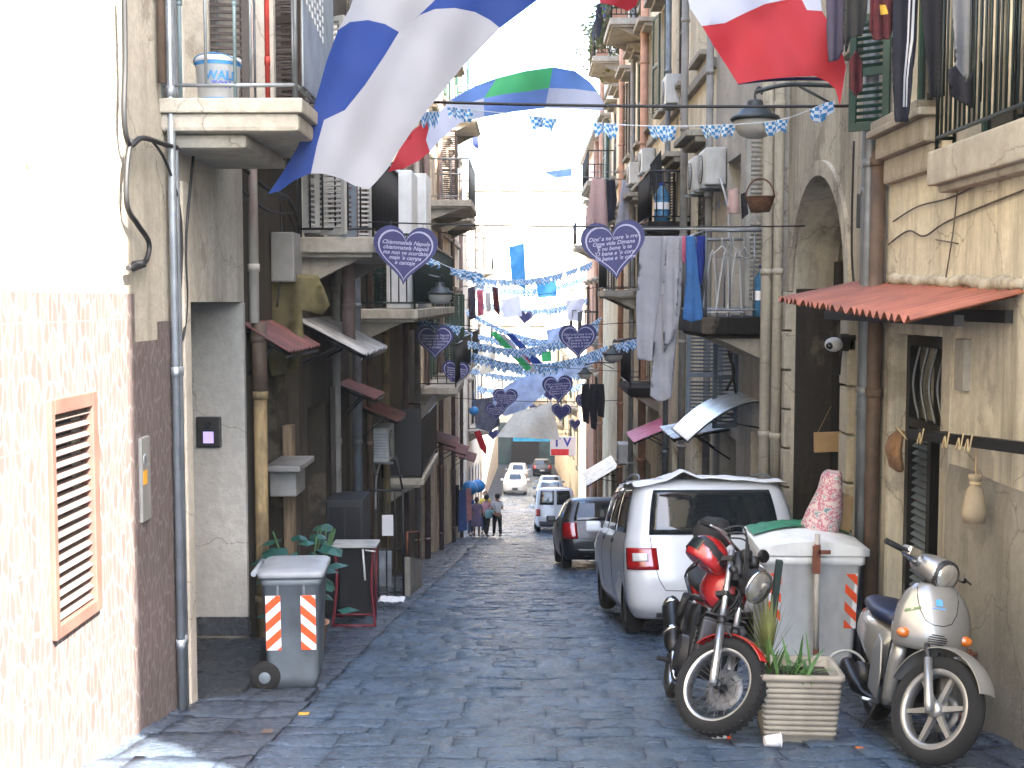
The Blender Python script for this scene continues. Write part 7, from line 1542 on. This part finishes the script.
# right side furniture
t = thing('security_camera', 'white dome security camera on the archway pier', 'camera', (2.93, 11.1, 1.18)); mb = MB(); mb.ball((-.08, -.03, -.02), .075, 3, (1.1, 1.1, .9)); mb.build('dome', 'white_plastic', t, world=False); mb = MB(); mb.ball((-.13, -.08, -.03), .035, 2); mb.build('lens', 'car_glass', t, world=False); mb = MB(); mb.b2((-.02, -.05, -.08), (.12, .05, .08), bevel=.01); mb.tube([(0, 0, -.05), (-.02, -.02, -.3)], .01, 6); mb.build('mount', 'black_plastic', t, world=False)
t = thing('wall_bar', 'black iron bar along the beige wall with strings tied to it', 'bar', (2.80, 8.55, .60)); mb = MB(); mb.box((0, -1.2, .09), (.05, 2.7, .07), rot=Matrix.Rotation(R(-4), 3, 'X')); mb.build('bar', 'iron_black', t, world=False)
for y_ in (-.1, -1.9): mb = MB(); mb.b2((0, y_-.02, -.02-.0), (.2, y_+.02, .04)); xf(mb, Matrix.Translation((0, 0, .0 if y_ > -1 else .125))); mb.build('bracket', 'iron_black', t, world=False)
mb = MB()
for y_ in (-.25, -.75, -1.0, -1.15):
    mb = MB(); z_ = .0-.075*y_/1.1*.93; mb.tube(smooth_path([(-.03, y_, z_+.06), (-.04, y_+.03, z_-.05), (-.03, y_+.08, z_+.02), (-.035, y_+.12, z_-.06)]), .006, 5); mb.build('string', 'rope', t, world=False)
c = at(975, 497, 7.52); t = thing('rope_bag', 'small tan cloth bag tied with string, hanging from the black bar', 'bag', c)
mb = MB(); mb.loft([[(w*math.cos(a)*(1+.06*math.sin(3*a)), w*.7*math.sin(a), z) for a in [2*math.pi*i/18 for i in range(18)]] for z, w in ((-.17, .03), (-.165, .065), (-.1, .08), (-.02, .066), (.05, .05), (.085, .024), (.10, .034), (.125, .048), (.145, .040))]); mb.build('sack', mat('sack_tan', (.27, .215, .145), .9, var=.15, bump=.3), t, world=False)
mb = MB(); mb.tube([(0, 0, .1), (.0, 0, .37)], .006, 5); mb.lathe([(.033, -.01), (.036, 0), (.033, .01)], (0, 0, .09), n=14); mb.build('cord', 'rope', t, world=False)
c = at(897, 450, 9.35); t = thing('straw_hat', 'brown woven hat hanging on the dark iron door', 'hat', c); mb = MB(); mb.loft([[(w*.55*math.sin(a)*.6+dx, w*math.cos(a), z) for a in [2*math.pi*i/22 for i in range(22)]] for z, w, dx in ((-.17, .05, .02), (-.14, .13, .0), (.0, .15, -.03), (.10, .13, -.01), (.15, .07, .03))]); mb.build('crown', mat('hat_brown', (.22, .12, .06), .85, var=.3, vs=25, bump=.5), t, world=False); mb = MB(); mb.tube(smooth_path([(0, -.02, .14), (-.06, -.15, .2), (-.02, -.3, .12)]), .008, 5); mb.build('cord', 'rope', t, world=False)
t = thing('rusty_chain', 'rusty chain hanging on the rough wall behind the scooter wheel', 'chain', (2.93, 7.75, -.75)); mb = MB()
for k in range(11):
    z = -k*.04; x_ = .01*math.sin(k); ring_ = [Vector((x_+.016*math.cos(a)*(k % 2), .016*math.cos(a)*((k+1) % 2), z+.028*math.sin(a))) for a in [2*math.pi*i/10 for i in range(11)]]; mb.tube(ring_, .006, 5, cap=False)
mb.build('links', 'rust', t, world=False); mb = MB(); mb.tube([(.05, 0, .0), (-.02, 0, .0), (-.02, 0, .03)], .015, 6); mb.box((.0, .02, -.45), (.09, .14, .06), bevel=.015); mb.build('anchor', 'rust', t, world=False)
c = Vector((1.50, 7.08, gz(7.08)+.045)); t = thing('paper_cup', 'crushed white paper cup lying by the planter', 'litter', c); mb = MB(); mb.tube([(-.05, 0, 0), (.045, .01, 0)], [.03, .042], 14); mb.build('cup', 'sign_white', t, world=False); mb = MB(); mb.lathe([(.043, 0), (.046, .004), (.043, .008)], (.043, .01, 0), (1, 0, 0), 14); mb.build('brim', 'sign_white', t, world=False)
c = Vector((1.17, 7.30, gz(7.3)+.022)); mb = MB(); mb.tube([c, c+Vector((.09, .0, 0))], .011, 8); mb.mi = 1; mb.tube([c+Vector((.09, 0, 0)), c+Vector((.115, 0, 0))], .012, 8); single(mb, 'lighter', ['sign_white', 'refl_red'], 'small white and red lighter on the paving under the motorcycle wheel', 'litter', c)
rnd = random.Random(5)
for k, (x, y_, l) in enumerate(((-1.5, 8.0, 'yellow scrap of paper on the paving near the doorstep'), (-1.62, 7.4, 'brown dead leaf on the paving near the sunlit corner'), (2.0, 6.95, 'orange peel scrap between planter and scooter'))):
    c = Vector((x, y_, gz(y_)+.03)); mb = MB(); mb.grid(lambda u, v: c+Vector(((u-.5)*.07, (v-.5)*.05, .012*noise.noise((u*3+k, v*3, 1)))), 4, 4); single(mb, 'litter_scrap', ['label_orange', 'pipe_brown', 'lamp_orange'][k], l, 'litter', c)
